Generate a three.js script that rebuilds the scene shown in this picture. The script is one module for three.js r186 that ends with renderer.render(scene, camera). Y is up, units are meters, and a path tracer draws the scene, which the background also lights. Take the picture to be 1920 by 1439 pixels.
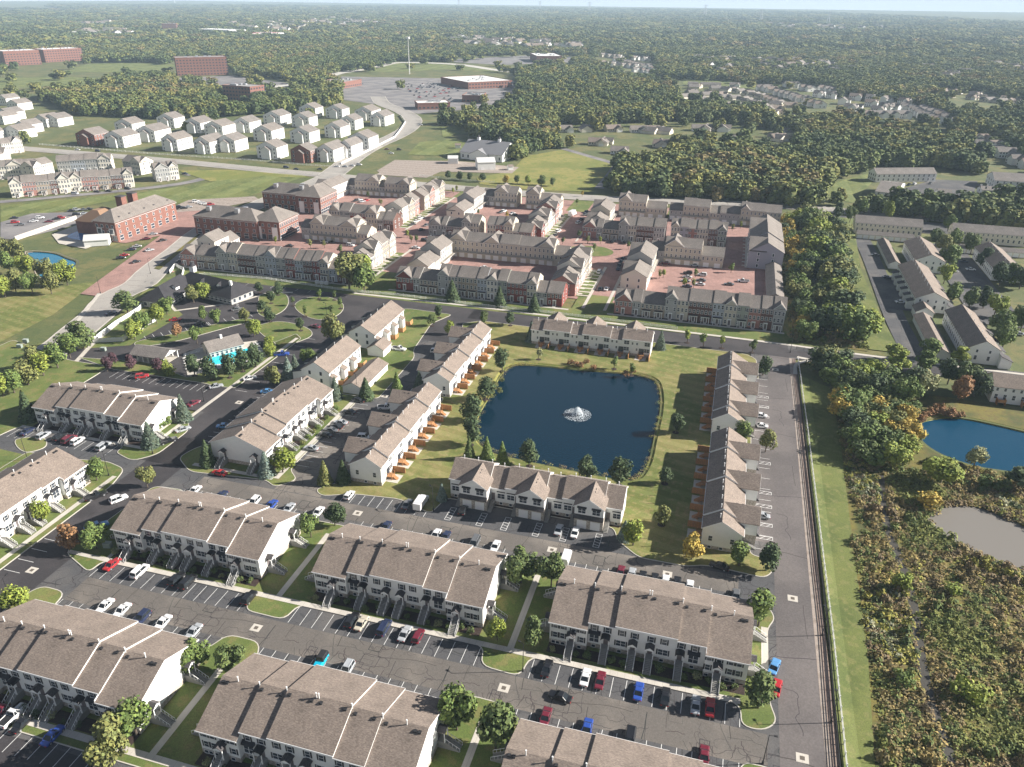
import * as THREE from 'three';
import { mergeGeometries } from 'three/addons/utils/BufferGeometryUtils.js';

// ---------------------------------------------------------------- camera, sky, sun, haze, exposure
const scene = new THREE.Scene();
const camera = new THREE.PerspectiveCamera(53.1, 1024 / 767, 1, 40000);
const YAW = 15.6 * Math.PI / 180, PITCH = 26.8 * Math.PI / 180;
camera.position.set(0, 122, 0);
camera.lookAt(-Math.sin(YAW) * Math.cos(PITCH), 122 - Math.sin(PITCH), -Math.cos(YAW) * Math.cos(PITCH));
camera.rotateZ(0.63 * Math.PI / 180);
const renderer = new THREE.WebGLRenderer({ antialias: true });
renderer.toneMapping = THREE.LinearToneMapping;
renderer.toneMappingExposure = 2.35;
renderer.shadowMap.enabled = true;
const SUN_EL = 27.4 * Math.PI / 180, SUN_AZ = -18.5 * Math.PI / 180;
const sunDir = new THREE.Vector3(Math.cos(SUN_EL) * Math.cos(SUN_AZ), Math.sin(SUN_EL), Math.cos(SUN_EL) * Math.sin(SUN_AZ));
{
  const W = 256, H = 128, d = new Float32Array(W * H * 4);
  for (let j = 0; j < H; j++) for (let i = 0; i < W; i++) {
    const el = ((j + 0.5) / H - 0.5) * Math.PI, az = ((i + 0.5) / W - 0.5) * 2 * Math.PI;
    const v = new THREE.Vector3(Math.cos(az) * Math.cos(el), Math.sin(el), Math.sin(az) * Math.cos(el));
    const t = Math.pow(Math.max(0, Math.sin(el)), 0.24), c = Math.max(0, v.dot(sunDir)), glow = 0.35 * Math.pow(c, 6);
    const k = (j * W + i) * 4;
    d[k] = THREE.MathUtils.lerp(8.6, 0.3, t) + glow;
    d[k + 1] = THREE.MathUtils.lerp(8.9, 0.52, t) + glow * 0.95;
    d[k + 2] = THREE.MathUtils.lerp(9.3, 1.05, t) + glow * 0.85;
    d[k + 3] = 1;
  }
  const t = new THREE.DataTexture(d, W, H, THREE.RGBAFormat, THREE.FloatType);
  t.mapping = THREE.EquirectangularReflectionMapping; t.minFilter = t.magFilter = THREE.LinearFilter; t.needsUpdate = true;
  scene.background = t; scene.environment = t;
  scene.backgroundIntensity = 0.065; scene.environmentIntensity = 0.065;
}
const sun = new THREE.DirectionalLight(new THREE.Color(1, 0.94, 0.86), 5);
sun.position.copy(sunDir).multiplyScalar(900).add(new THREE.Vector3(-60, 0, -300)); sun.target.position.set(-60, 0, -300);
sun.castShadow = true; sun.shadow.radius = 1; sun.shadow.mapSize.set(2048, 2048);
Object.assign(sun.shadow.camera, { left: -400, right: 400, top: 400, bottom: -400, near: 1, far: 2500 });
sun.name = 'sun'; scene.add(sun, sun.target);
scene.fog = new THREE.FogExp2(new THREE.Color(0.62, 0.82, 1.0), 0.00011);

// ---------------------------------------------------------------- small helpers
let seed = 12345;
const rnd = () => { seed = (seed + 0x6d2b79f5) | 0; let t = Math.imul(seed ^ (seed >>> 15), 1 | seed); t = (t + Math.imul(t ^ (t >>> 7), 61 | t)) ^ t; return ((t ^ (t >>> 14)) >>> 0) / 4294967296; };
const rr = (a, b) => a + (b - a) * rnd();
const V = (x, y, z) => new THREE.Vector3(x, y, z);
const used = {};
function numbered(n) { const k = used[n] = (used[n] ?? -1) + 1; return k ? n + '_' + String(k).padStart(3, '0') : n; }
function tag(o, label, category, group, kind) {
  o.userData.label = label; o.userData.category = category;
  if (group) o.userData.group = group;
  if (kind) o.userData.kind = kind;
  return o;
}
function base(name, x = 0, z = 0, turn = 0, y = 0) { const g = new THREE.Group(); g.name = numbered(name); g.position.set(x, y, z); g.rotation.y = turn; scene.add(g); return g; }
function put(name, geo, mat, parent) {
  const m = new THREE.Mesh(geo, mat); m.name = parent ? name : numbered(name); m.castShadow = m.receiveShadow = true;
  (parent ?? scene).add(m); return m;
}
function dup(o, x, z, turn = 0, y = 0) { const c = o.clone(); c.userData = {}; c.name = numbered(o.userData.stem ?? o.name.replace(/_\d+$/, '')); c.position.set(x, y, z); c.rotation.y = turn; scene.add(c); return c; }
const ORD = ['first', 'second', 'third', 'fourth', 'fifth', 'sixth', 'seventh', 'eighth', 'ninth', 'tenth', 'eleventh', 'twelfth', 'thirteenth', 'fourteenth', 'fifteenth', 'sixteenth', 'seventeenth', 'eighteenth', 'nineteenth', 'twentieth'];
const ord = (i) => ORD[i] ?? (i + 1) + 'th';

// collects flat-shaded faces; uv in metres along and up each face
class MB {
  constructor() { this.p = []; this.n = []; this.u = []; }
  poly(pts, uvs) {
    const nx = V(0, 0, 0);
    for (let i = 0; i < pts.length; i++) { const a = pts[i], b = pts[(i + 1) % pts.length]; nx.x += (a[1] - b[1]) * (a[2] + b[2]); nx.y += (a[2] - b[2]) * (a[0] + b[0]); nx.z += (a[0] - b[0]) * (a[1] + b[1]); }
    if (nx.lengthSq() < 1e-12) return this;
    nx.normalize();
    const t = Math.abs(nx.y) > 0.95 ? V(1, 0, 0) : V(nx.z, 0, -nx.x).normalize(), b = V(0, 0, 0).crossVectors(nx, t);
    const uv = pts.map((q) => [q[0] * t.x + q[1] * t.y + q[2] * t.z, q[0] * b.x + q[1] * b.y + q[2] * b.z]);
    const tri = (i, j, k) => { for (const q of [i, j, k]) { this.p.push(...pts[q]); this.n.push(nx.x, nx.y, nx.z); this.u.push(...(uvs ? uvs[q] : uv[q])); } };
    if (pts.length <= 4) for (let i = 1; i < pts.length - 1; i++) tri(0, i, i + 1);
    else for (const f of THREE.ShapeUtils.triangulateShape(uv.map((q) => new THREE.Vector2(...q)), [])) tri(...f);
    return this;
  }
  box(x0, x1, y0, y1, z0, z1, skip = '') {
    if (!skip.includes('t')) this.poly([[x0, y1, z1], [x1, y1, z1], [x1, y1, z0], [x0, y1, z0]]);
    if (!skip.includes('u')) this.poly([[x0, y0, z0], [x1, y0, z0], [x1, y0, z1], [x0, y0, z1]]);
    if (!skip.includes('f')) this.poly([[x0, y0, z1], [x1, y0, z1], [x1, y1, z1], [x0, y1, z1]]);
    if (!skip.includes('b')) this.poly([[x1, y0, z0], [x0, y0, z0], [x0, y1, z0], [x1, y1, z0]]);
    if (!skip.includes('r')) this.poly([[x1, y0, z1], [x1, y0, z0], [x1, y1, z0], [x1, y1, z1]]);
    if (!skip.includes('l')) this.poly([[x0, y0, z0], [x0, y0, z1], [x0, y1, z1], [x0, y1, z0]]);
    return this;
  }
  // closed outline in (z, y), counter-clockwise seen from +x, pushed along x
  prismX(o, x0, x1) {
    if (THREE.ShapeUtils.area(o.map((q) => new THREE.Vector2(-q[0], q[1]))) < 0) o = [...o].reverse();
    this.poly(o.map(([z, y]) => [x1, y, z])); this.poly([...o].reverse().map(([z, y]) => [x0, y, z]));
    o.forEach((a, i) => { const b = o[(i + 1) % o.length]; this.poly([[x1, a[1], a[0]], [x0, a[1], a[0]], [x0, b[1], b[0]], [x1, b[1], b[0]]]); });
    return this;
  }
  // outline in (x, y), pushed along z
  prismZ(o, z0, z1) {
    if (THREE.ShapeUtils.area(o.map((q) => new THREE.Vector2(q[0], q[1]))) < 0) o = [...o].reverse();
    this.poly(o.map(([x, y]) => [x, y, z1])); this.poly([...o].reverse().map(([x, y]) => [x, y, z0]));
    o.forEach((a, i) => { const b = o[(i + 1) % o.length]; this.poly([[a[0], a[1], z1], [a[0], a[1], z0], [b[0], b[1], z0], [b[0], b[1], z1]]); });
    return this;
  }
  // outline in (x, z), pushed up
  prismY(o, y0, y1, bottom = false) {
    if (THREE.ShapeUtils.area(o.map((q) => new THREE.Vector2(q[0], -q[1]))) < 0) o = [...o].reverse();
    this.poly(o.map(([x, z]) => [x, y1, z])); if (bottom) this.poly([...o].reverse().map(([x, z]) => [x, y0, z]));
    o.forEach((a, i) => { const b = o[(i + 1) % o.length]; this.poly([[a[0], y0, a[1]], [b[0], y0, b[1]], [b[0], y1, b[1]], [a[0], y1, a[1]]]); });
    return this;
  }
  cyl(x, z, y0, y1, r0, r1 = r0, n = 8) {
    const c = (r, y, i) => [x + r * Math.cos(i / n * 2 * Math.PI), y, z - r * Math.sin(i / n * 2 * Math.PI)];
    for (let i = 0; i < n; i++) this.poly([c(r0, y0, i), c(r0, y0, i + 1), c(r1, y1, i + 1), c(r1, y1, i)]);
    this.poly([...Array(n)].map((_, i) => c(r1, y1, i)));
    return this;
  }
  bar(a, b, w, h = w) { // box beam from a to b
    const A = V(...a), d = V(...b).sub(A), s = V(-d.z, 0, d.x); if (s.lengthSq() < 1e-9) s.set(1, 0, 0); s.normalize().multiplyScalar(w / 2);
    const t = V(0, 0, 0).crossVectors(s, d).normalize().multiplyScalar(h / 2), B = V(...b), q = (c, i, j) => [c.x + i * s.x + j * t.x, c.y + i * s.y + j * t.y, c.z + i * s.z + j * t.z];
    const P = [[-1, -1], [1, -1], [1, 1], [-1, 1]];
    for (let i = 0; i < 4; i++) { const [a1, b1] = P[i], [a2, b2] = P[(i + 1) % 4]; this.poly([q(A, a2, b2), q(A, a1, b1), q(B, a1, b1), q(B, a2, b2)]); }
    this.poly(P.map(([i, j]) => q(A, i, j))); this.poly([...P].reverse().map(([i, j]) => q(B, i, j)));
    return this;
  }
  add(other, x = 0, y = 0, z = 0) { for (let i = 0; i < other.p.length; i += 3) this.p.push(other.p[i] + x, other.p[i + 1] + y, other.p[i + 2] + z); this.n.push(...other.n); this.u.push(...other.u); return this; }
  get empty() { return !this.p.length; }
  geo() {
    const g = new THREE.BufferGeometry();
    g.setAttribute('position', new THREE.Float32BufferAttribute(this.p, 3)); g.setAttribute('normal', new THREE.Float32BufferAttribute(this.n, 3)); g.setAttribute('uv', new THREE.Float32BufferAttribute(this.u, 2));
    return g;
  }
  build(name, mat, parent) { return put(name, this.geo(), mat, parent); }
}

// ---------------------------------------------------------------- textures: tileable value noise
function lattice(n, s) { const a = new Float32Array(n * n); const keep = seed; seed = s; for (let i = 0; i < n * n; i++) a[i] = rnd(); seed = keep; return a; }
const lats = {};
function vnoise(u, v, n, s) { // u, v in 0..1, n cells across, wraps
  const a = lats[n + '_' + s] ??= lattice(n, s * 977 + n), x = u * n, y = v * n, i = Math.floor(x), j = Math.floor(y), f = x - i, g = y - j, fx = f * f * (3 - 2 * f), fy = g * g * (3 - 2 * g);
  const at = (p, q) => a[((q % n + n) % n) * n + ((p % n + n) % n)];
  return (at(i, j) * (1 - fx) + at(i + 1, j) * fx) * (1 - fy) + (at(i, j + 1) * (1 - fx) + at(i + 1, j + 1) * fx) * fy;
}
const fbm = (u, v, n, s, oct = 4) => { let t = 0, a = 0.5, w = 0; for (let i = 0; i < oct; i++) { t += a * vnoise(u, v, n << i, s + i); w += a; a *= 0.5; } return t / w; };
function tex(size, metres, fn, srgb = true) { // fn(u, v, x, y) -> [r, g, b] sRGB 0..255
  const d = new Uint8Array(size * size * 4);
  for (let y = 0; y < size; y++) for (let x = 0; x < size; x++) { const c = fn((x + 0.5) / size, (y + 0.5) / size, x, y), k = (y * size + x) * 4; for (let i = 0; i < 3; i++) d[k + i] = Math.max(0, Math.min(255, c[i])); d[k + 3] = 255; }
  const t = new THREE.DataTexture(d, size, size); t.wrapS = t.wrapT = THREE.RepeatWrapping; t.magFilter = THREE.LinearFilter; t.minFilter = THREE.LinearMipmapLinearFilter; t.generateMipmaps = true;
  if (srgb) t.colorSpace = THREE.SRGBColorSpace; t.repeat.set(1 / metres, 1 / metres); t.needsUpdate = true; return t;
}
function canvasTex(size, metres, draw) {
  const c = document.createElement('canvas'); c.width = c.height = size; draw(c.getContext('2d'), size);
  const t = new THREE.CanvasTexture(c); t.colorSpace = THREE.SRGBColorSpace; t.wrapS = t.wrapT = THREE.RepeatWrapping; t.repeat.set(1 / metres, 1 / metres); return t;
}
const mix = (a, b, t) => a.map((v, i) => v + (b[i] - v) * t), cl = (x) => Math.max(0, Math.min(1, x)), sm = (a, b, x) => { const t = cl((x - a) / (b - a)); return t * t * (3 - 2 * t); };
const std = (o) => new THREE.MeshStandardMaterial({ roughness: 0.9, ...o });
const lin = (r, g, b) => new THREE.Color().setRGB(r, g, b);

function asphaltTex(c0, c1, cracks, sd, metres = 40) {
  return canvasTex(1024, metres, (g, n) => {
    const im = g.createImageData(n, n);
    for (let y = 0; y < n; y++) for (let x = 0; x < n; x++) {
      const u = x / n, v = y / n, t = fbm(u, v, 5, sd, 5), f = vnoise(u, v, 256, sd + 9) - 0.5, c = mix(c0, c1, sm(0.3, 0.7, t)), k = (y * n + x) * 4;
      for (let i = 0; i < 3; i++) im.data[k + i] = c[i] + f * 14; im.data[k + 3] = 255;
    }
    g.putImageData(im, 0, 0);
    const keep = seed; seed = sd * 31 + 7;
    for (let k = 0; k < cracks; k++) {
      g.strokeStyle = `rgba(${rr(24, 38)},${rr(24, 34)},${rr(26, 34)},${rr(0.45, 0.95)})`; g.lineWidth = rr(1.2, 3.4);
      const straight = rnd() < 0.3; let x = rr(0, n), y = rr(0, n), a = straight ? (rnd() < 0.5 ? 0 : Math.PI / 2) : rr(0, 7);
      g.beginPath(); g.moveTo(x, y);
      const steps = straight ? rr(8, 30) : rr(6, 22);
      for (let s = 0; s < steps; s++) { x += 12 * Math.cos(a); y += 12 * Math.sin(a); a += straight ? rr(-0.08, 0.08) : rr(-0.9, 0.9); g.lineTo(x, y); }
      g.stroke();
      if (rnd() < 0.12) { g.strokeRect(rr(0, n - 150), rr(0, n - 150), rr(40, 140), rr(30, 90)); }
    }
    for (let k = 0; k < cracks / 4; k++) { g.fillStyle = `rgba(${rnd() < 0.5 ? '20,20,24' : '120,112,104'},${rr(0.06, 0.2)})`; g.beginPath(); g.ellipse(rr(0, n), rr(0, n), rr(4, 40), rr(3, 16), rr(0, 3), 0, 7); g.fill(); }
    seed = keep;
  });
}
function grassTex(cols, metres, sd, stripe = 0, across = 9) {
  return tex(1024, metres, (u, v) => {
    const a = fbm(u, v, 6, sd, 5), b = fbm(u, v, 40, sd + 20, 3), f = vnoise(u, v, 512, sd + 40);
    let c = mix(cols[0], cols[1], sm(0.32, 0.68, a)); c = mix(c, cols[2], sm(0.5, 0.75, b) * 0.6);
    const s = stripe ? (Math.sin((u * 2 + v * across) * 2 * Math.PI) > 0 ? 1 : -1) * stripe : 0;
    return c.map((q) => q * (0.86 + 0.28 * f) + s);
  });
}
function shingleTex(cols, sd) {
  return tex(1024, 10, (u, v) => {
    const row = Math.floor(v * 70), sh = (row * 37 % 11) / 11, col = Math.floor((u + sh / 33) * 33), h = lattice.h ??= lattice(128, 5);
    const t = h[((row * 31 + col * 17) % 128) * 128 + (col * 7 + row) % 128], e = (v * 70) % 1 < 0.14 ? 0.8 : 1, w = 0.88 + 0.24 * fbm(u, v, 4, sd, 4);
    return mix(cols[0], cols[1], t).map((q) => q * e * w);
  });
}
const M = {
  ground: std({ map: grassTex([[84, 92, 50], [108, 104, 62], [70, 84, 44]], 90, 3) }),
  lawn: std({ map: grassTex([[86, 101, 46], [110, 116, 62], [122, 112, 70]], 60, 4) }),
  mown: std({ map: grassTex([[98, 106, 50], [124, 120, 70], [142, 126, 86]], 45, 5, 5, 9) }),
  strip: std({ map: grassTex([[88, 100, 48], [108, 116, 60], [128, 126, 78]], 48, 6, 7, 0) }),
  field: std({ map: grassTex([[112, 116, 54], [136, 130, 70], [98, 112, 46]], 120, 7) }),
  meadow: std({ map: grassTex([[74, 80, 36], [112, 104, 46], [96, 82, 46]], 30, 8) }),
  asphalt: std({ map: asphaltTex([76, 76, 78], [95, 92, 90], 130, 11), roughness: 0.85 }),
  lane: std({ map: asphaltTex([98, 93, 88], [122, 115, 107], 150, 12), roughness: 0.85 }),
  dark: std({ map: asphaltTex([54, 51, 53], [68, 64, 65], 14, 13), roughness: 0.8 }),
  east: std({ map: asphaltTex([90, 85, 84], [104, 98, 96], 16, 14, 60), roughness: 0.85 }),
  road: std({ map: asphaltTex([138, 134, 128], [158, 153, 146], 60, 15, 60), roughness: 0.85 }),
  far: std({ map: asphaltTex([112, 109, 110], [134, 130, 128], 30, 16, 60) }),
  concrete: std({ map: tex(512, 12, (u, v) => { const t = 188 + 26 * (fbm(u, v, 6, 21, 4) - 0.5) + 14 * (vnoise(u, v, 200, 5) - 0.5) - ((u * 8) % 1 < 0.03 ? 34 : 0); return [t, t - 6, t - 16]; }) }),
  kerb: std({ color: lin(0.5, 0.47, 0.41) }),
  gravel: std({ map: tex(512, 8, (u, v) => { const t = 150 + 40 * (vnoise(u, v, 128, 4) - 0.5) + 40 * (fbm(u, v, 5, 22) - 0.5); return [t, t - 12, t - 22]; }) }),
  paver: std({ map: tex(1024, 16, (u, v, x, y) => { const r = Math.floor(v * 64), c = Math.floor(u * 40 + (r % 2) * 0.5), h = ((r * 73 + c * 151) % 97) / 97, j = (v * 64) % 1 < 0.12 || (u * 40 + (r % 2) * 0.5) % 1 < 0.08 ? 0.82 : 1, w = 0.85 + 0.3 * fbm(u, v, 5, 23); return mix([146, 112, 104], [170, 136, 126], h).map((q) => q * j * w); }) }),
  mulch: std({ map: tex(256, 5, (u, v) => { const t = 0.6 + 0.8 * vnoise(u, v, 64, 24); return [54 * t, 41 * t, 36 * t]; }) }),
  paint: std({ color: lin(0.72, 0.72, 0.7), roughness: 0.7 }),
  siding: std({ map: tex(256, 3, (u, v) => { const t = 228 - ((v * 15) % 1 < 0.16 ? 20 : 0) + 8 * (fbm(u, v, 4, 25) - 0.5); return [t, t, t - 3]; }), roughness: 0.6 }),
  cream: std({ map: tex(256, 3, (u, v) => { const t = 218 - ((v * 15) % 1 < 0.16 ? 20 : 0) + 8 * (fbm(u, v, 4, 25) - 0.5); return [t, t - 7, t - 22]; }), roughness: 0.6 }),
  trim: std({ color: lin(0.8, 0.8, 0.79), roughness: 0.5 }),
  shutter: std({ color: lin(0.012, 0.012, 0.016), roughness: 0.5 }),
  glass: std({ color: lin(0.045, 0.055, 0.07), roughness: 0.08, metalness: 0 }),
  roof: std({ map: shingleTex([[112, 101, 93], [144, 131, 120]], 31) }),
  roofGrey: std({ map: shingleTex([[108, 103, 99], [138, 131, 125]], 32) }),
  roofStone: std({ map: shingleTex([[110, 104, 99], [138, 130, 123]], 33) }),
  roofDark: std({ map: shingleTex([[60, 58, 60], [84, 80, 80]], 34) }),
  stone: std({ map: tex(512, 6, (u, v) => { const r = Math.floor(v * 20), c = Math.floor(u * 14 + (r % 3) * 0.33), h = ((r * 53 + c * 131) % 89) / 89; const j = (v * 20) % 1 < 0.1 ? 0.8 : 1; return mix([152, 144, 134], [196, 187, 175], h).map((q) => q * j); }) }),
  steps: std({ color: lin(0.24, 0.235, 0.22) }),
  door: std({ color: lin(0.14, 0.12, 0.12), roughness: 0.4 }),
  garage: std({ color: lin(0.8, 0.8, 0.79), roughness: 0.5 }),
  wood: std({ map: tex(256, 4, (u, v) => { const b = (Math.floor(u * 28) * 37 % 11) / 11, j = (u * 28) % 1 < 0.1 ? 0.7 : 1, t = 0.9 + 0.2 * vnoise(u, v, 32, 3); return [176 * t * j * (0.9 + 0.2 * b), 128 * t * j * (0.9 + 0.2 * b), 84 * t * j]; }) }),
  black: std({ color: lin(0.02, 0.02, 0.022), roughness: 0.6 }),
  metal: std({ color: lin(0.45, 0.46, 0.48), roughness: 0.4, metalness: 0.6 }),
  brick: std({ map: tex(512, 4, (u, v) => { const r = Math.floor(v * 48), c = Math.floor(u * 18 + (r % 2) * 0.5), h = ((r * 73 + c * 151) % 97) / 97, j = (v * 48) % 1 < 0.16 ? 0.9 : 1, w = 0.9 + 0.2 * fbm(u, v, 5, 23); return mix([116, 80, 70], [144, 102, 90], h).map((q) => q * j * w); }) }),
  bark: std({ color: lin(0.1, 0.08, 0.06) }),
};
// ---------------------------------------------------------------- the setting: ground, ponds, roads, lawns, pavements, markings
const rect = (x0, x1, z0, z1) => [[x0, z0], [x1, z0], [x1, z1], [x0, z1]];
function area2(o) { let s = 0; o.forEach((a, i) => { const b = o[(i + 1) % o.length]; s += a[0] * b[1] - b[0] * a[1]; }); return s / 2; }
function rounded(o, r) {
  const out = [];
  o.forEach((p, i) => {
    const a = o[(i + o.length - 1) % o.length], b = o[(i + 1) % o.length], la = Math.hypot(a[0] - p[0], a[1] - p[1]), lb = Math.hypot(b[0] - p[0], b[1] - p[1]), q = Math.min(r, la * 0.48, lb * 0.48);
    const s = [p[0] + (a[0] - p[0]) / la * q, p[1] + (a[1] - p[1]) / la * q], e = [p[0] + (b[0] - p[0]) / lb * q, p[1] + (b[1] - p[1]) / lb * q];
    for (let k = 0; k <= 4; k++) { const t = k / 4; out.push([(1 - t) ** 2 * s[0] + 2 * t * (1 - t) * p[0] + t * t * e[0], (1 - t) ** 2 * s[1] + 2 * t * (1 - t) * p[1] + t * t * e[1]]); }
  });
  return out;
}
function smooth(o, n = 4) { // closed curve through the points
  const c = new THREE.CatmullRomCurve3(o.map((q) => V(q[0], 0, q[1])), true, 'centripetal');
  return c.getPoints(o.length * n).slice(0, -1).map((q) => [q.x, q.z]);
}
function inset(o, d) { // vertex-normal inset, positive = inward
  const s = area2(o) > 0 ? 1 : -1;
  return o.map((p, i) => {
    const a = o[(i + o.length - 1) % o.length], b = o[(i + 1) % o.length];
    let e1 = [p[0] - a[0], p[1] - a[1]], e2 = [b[0] - p[0], b[1] - p[1]]; const l1 = Math.hypot(...e1) || 1, l2 = Math.hypot(...e2) || 1;
    let n = [-(e1[1] / l1 + e2[1] / l2) * s, (e1[0] / l1 + e2[0] / l2) * s]; const l = Math.hypot(...n) || 1, k = Math.min(2, 2 / l);
    return [p[0] + n[0] / l * d * k, p[1] + n[1] / l * d * k];
  });
}
function flat(o, y, holes = []) { // triangulated sheet facing up, uv = metres
  const cw = (q) => (area2(q) > 0 ? [...q].reverse() : q), P = cw(o).map((q) => new THREE.Vector2(q[0], -q[1])), Hs = holes.map((h) => cw(h).reverse().map((q) => new THREE.Vector2(q[0], -q[1])));
  const all = [P, ...Hs].flat(), f = THREE.ShapeUtils.triangulateShape(P, Hs), m = new MB();
  for (const t of f) for (const k of t) { m.p.push(all[k].x, y, -all[k].y); m.n.push(0, 1, 0); m.u.push(all[k].x, all[k].y); }
  for (let i = 0; i < m.p.length; i += 9) { const ax = m.p[i + 3] - m.p[i], az = m.p[i + 5] - m.p[i + 2], bx = m.p[i + 6] - m.p[i], bz = m.p[i + 8] - m.p[i + 2]; if (az * bx - ax * bz < 0) { for (const k of [0, 1, 2]) { const t = m.p[i + 3 + k]; m.p[i + 3 + k] = m.p[i + 6 + k]; m.p[i + 6 + k] = t; } const j = i / 9 * 6; for (const k of [0, 1]) { const t = m.u[j + 2 + k]; m.u[j + 2 + k] = m.u[j + 4 + k]; m.u[j + 4 + k] = t; } } }
  return m;
}
const structure = (o, label, cat) => tag(o, label, cat, null, 'structure');
const sheet = (name, o, y, mat, label, cat, holes) => structure(flat(o, y, holes).build(name, mat), label, cat);
const kerbs = new MB();
function kerbRing(o, h = 0.13, w = 0.2) { const i = inset(o, w); o.forEach((a, k) => { const n = (k + 1) % o.length, b = o[n], c = i[n], d = i[k], s = area2(o) > 0; const q = s ? [[a, b, c, d]] : [[b, a, d, c]]; for (const [A, B, C, D] of q) { kerbs.poly([[A[0], h, A[1]], [D[0], h, D[1]], [C[0], h, C[1]], [B[0], h, B[1]]]); kerbs.poly([[A[0], -0.05, A[1]], [A[0], h, A[1]], [B[0], h, B[1]], [B[0], -0.05, B[1]]]); } }); }
function pad(o, label, { r = 2.5, mat = M.lawn, holes = [], curved = false, kerb = true, h = 0.115 } = {}) {
  const q = curved ? smooth(o) : rounded(o, r); if (kerb) kerbRing(q);
  return sheet('lawn', kerb ? inset(q, 0.19) : q, h, mat, label, 'lawn', holes);
}
// strip along a polyline
function strip(pts, w, y, mb, curve = true) {
  const c = curve && pts.length > 2 ? new THREE.CatmullRomCurve3(pts.map((p) => V(p[0], 0, p[1])), false, 'centripetal').getPoints(pts.length * 5).map((p) => [p.x, p.z]) : pts;
  const L = [], R = []; let s = 0; const S = [];
  c.forEach((p, i) => { const a = c[Math.max(0, i - 1)], b = c[Math.min(c.length - 1, i + 1)], dx = b[0] - a[0], dz = b[1] - a[1], l = Math.hypot(dx, dz) || 1; if (i) s += Math.hypot(p[0] - c[i - 1][0], p[1] - c[i - 1][1]); S.push(s); L.push([p[0] + dz / l * w / 2, p[1] - dx / l * w / 2]); R.push([p[0] - dz / l * w / 2, p[1] + dx / l * w / 2]); });
  for (let i = 0; i < c.length - 1; i++) mb.poly([[R[i][0], y, R[i][1]], [R[i + 1][0], y, R[i + 1][1]], [L[i + 1][0], y, L[i + 1][1]], [L[i][0], y, L[i][1]]], [[0, S[i]], [0, S[i + 1]], [w, S[i + 1]], [w, S[i]]]);
  return { L, R, c };
}
const pondMain = smooth([[-68.6, -206], [-69.6, -225], [-70.4, -241], [-68.6, -247.4], [-64, -249.4], [-45, -251], [-24, -252.8], [-17.5, -250.5], [-15, -244], [-13.2, -230], [-13, -210], [-13.3, -192], [-15.5, -185.5], [-22, -184.6], [-36, -185.4], [-50, -186.6], [-57, -187.6], [-62.5, -191], [-66, -197]]);
const pondEast = smooth([[68.6, -240], [70, -245], [74, -248.4], [79, -251.2], [85, -251.6], [93, -250], [100, -248], [118, -243], [126, -234], [120, -224], [106, -219], [92, -221.4], [80, -222], [72, -226.4], [68.4, -232.4]]);
const pondWest = smooth([[-349, -306], [-336, -308], [-322, -303], [-314, -300], [-308.4, -292.8], [-303, -283], [-301, -275.3], [-310, -276], [-321.3, -283.9], [-335.6, -297.2]]);
const pondDark = smooth([[-300, -241], [-292, -243.5], [-284, -243], [-279, -236], [-276.5, -229.1], [-275, -221.7], [-280, -217], [-292, -216], [-302, -224]]);
const mudPool = smooth([[62, -188], [64.6, -192.6], [68.4, -196.8], [73, -198.4], [77.3, -198], [82, -195], [87, -191], [90, -184], [86, -176], [78, -174], [70, -178]]);
sheet('ground', rect(-9000, 9000, -12000, 400), -0.28, M.ground, 'wide ground of rough grass beneath the whole suburb', 'ground', [pondMain, pondEast, pondWest, pondDark, mudPool].map((p) => inset(p, -0.4)));

function pond(o, label, mat, bank, drop = 0.7, yTop = -0.1) {
  const w = structure(flat(inset(o, -1.2), -drop).build('pond', mat), label, 'pond');
  const b = new MB(), outer = inset(o, -1.6), inner = inset(o, 0.2), s = area2(o) > 0;
  o.forEach((_, k) => { const n = (k + 1) % o.length, q = [[outer[k][0], yTop, outer[k][1]], [inner[k][0], -drop - 0.2, inner[k][1]], [inner[n][0], -drop - 0.2, inner[n][1]], [outer[n][0], yTop, outer[n][1]]]; b.poly(s ? q : q.reverse()); });
  structure(b.build('pond_bank', bank), 'grassy bank sloping to the ' + label, 'bank'); return w;
}
const waterBump = tex(512, 9, (u, v) => { const t = 255 * fbm(u, v, 24, 51, 4); return [t, t, t]; }, false);
const water = (c, r = 0.08) => new THREE.MeshPhysicalMaterial({ color: c, roughness: r, ior: 1.33, bumpMap: waterBump, bumpScale: 0.03 });
pond(pondMain, 'large square deep blue pond with a fountain', water(lin(0.001, 0.017, 0.034)), M.field, 0.6, 0.1);
pond(pondEast, 'curved blue pond beyond the white fence at the right', water(lin(0.004, 0.05, 0.1)), M.field);
pond(pondWest, 'bright turquoise pond below the brick shops', water(lin(0.01, 0.15, 0.26)), M.gravel);
pond(pondDark, 'dark green pond at the left edge beside the avenue', water(lin(0.006, 0.05, 0.05)), M.field);
pond(mudPool, 'shallow muddy grey pool in the marsh', std({ color: lin(0.2, 0.185, 0.165), roughness: 0.35 }), M.meadow, 0.5);

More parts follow.
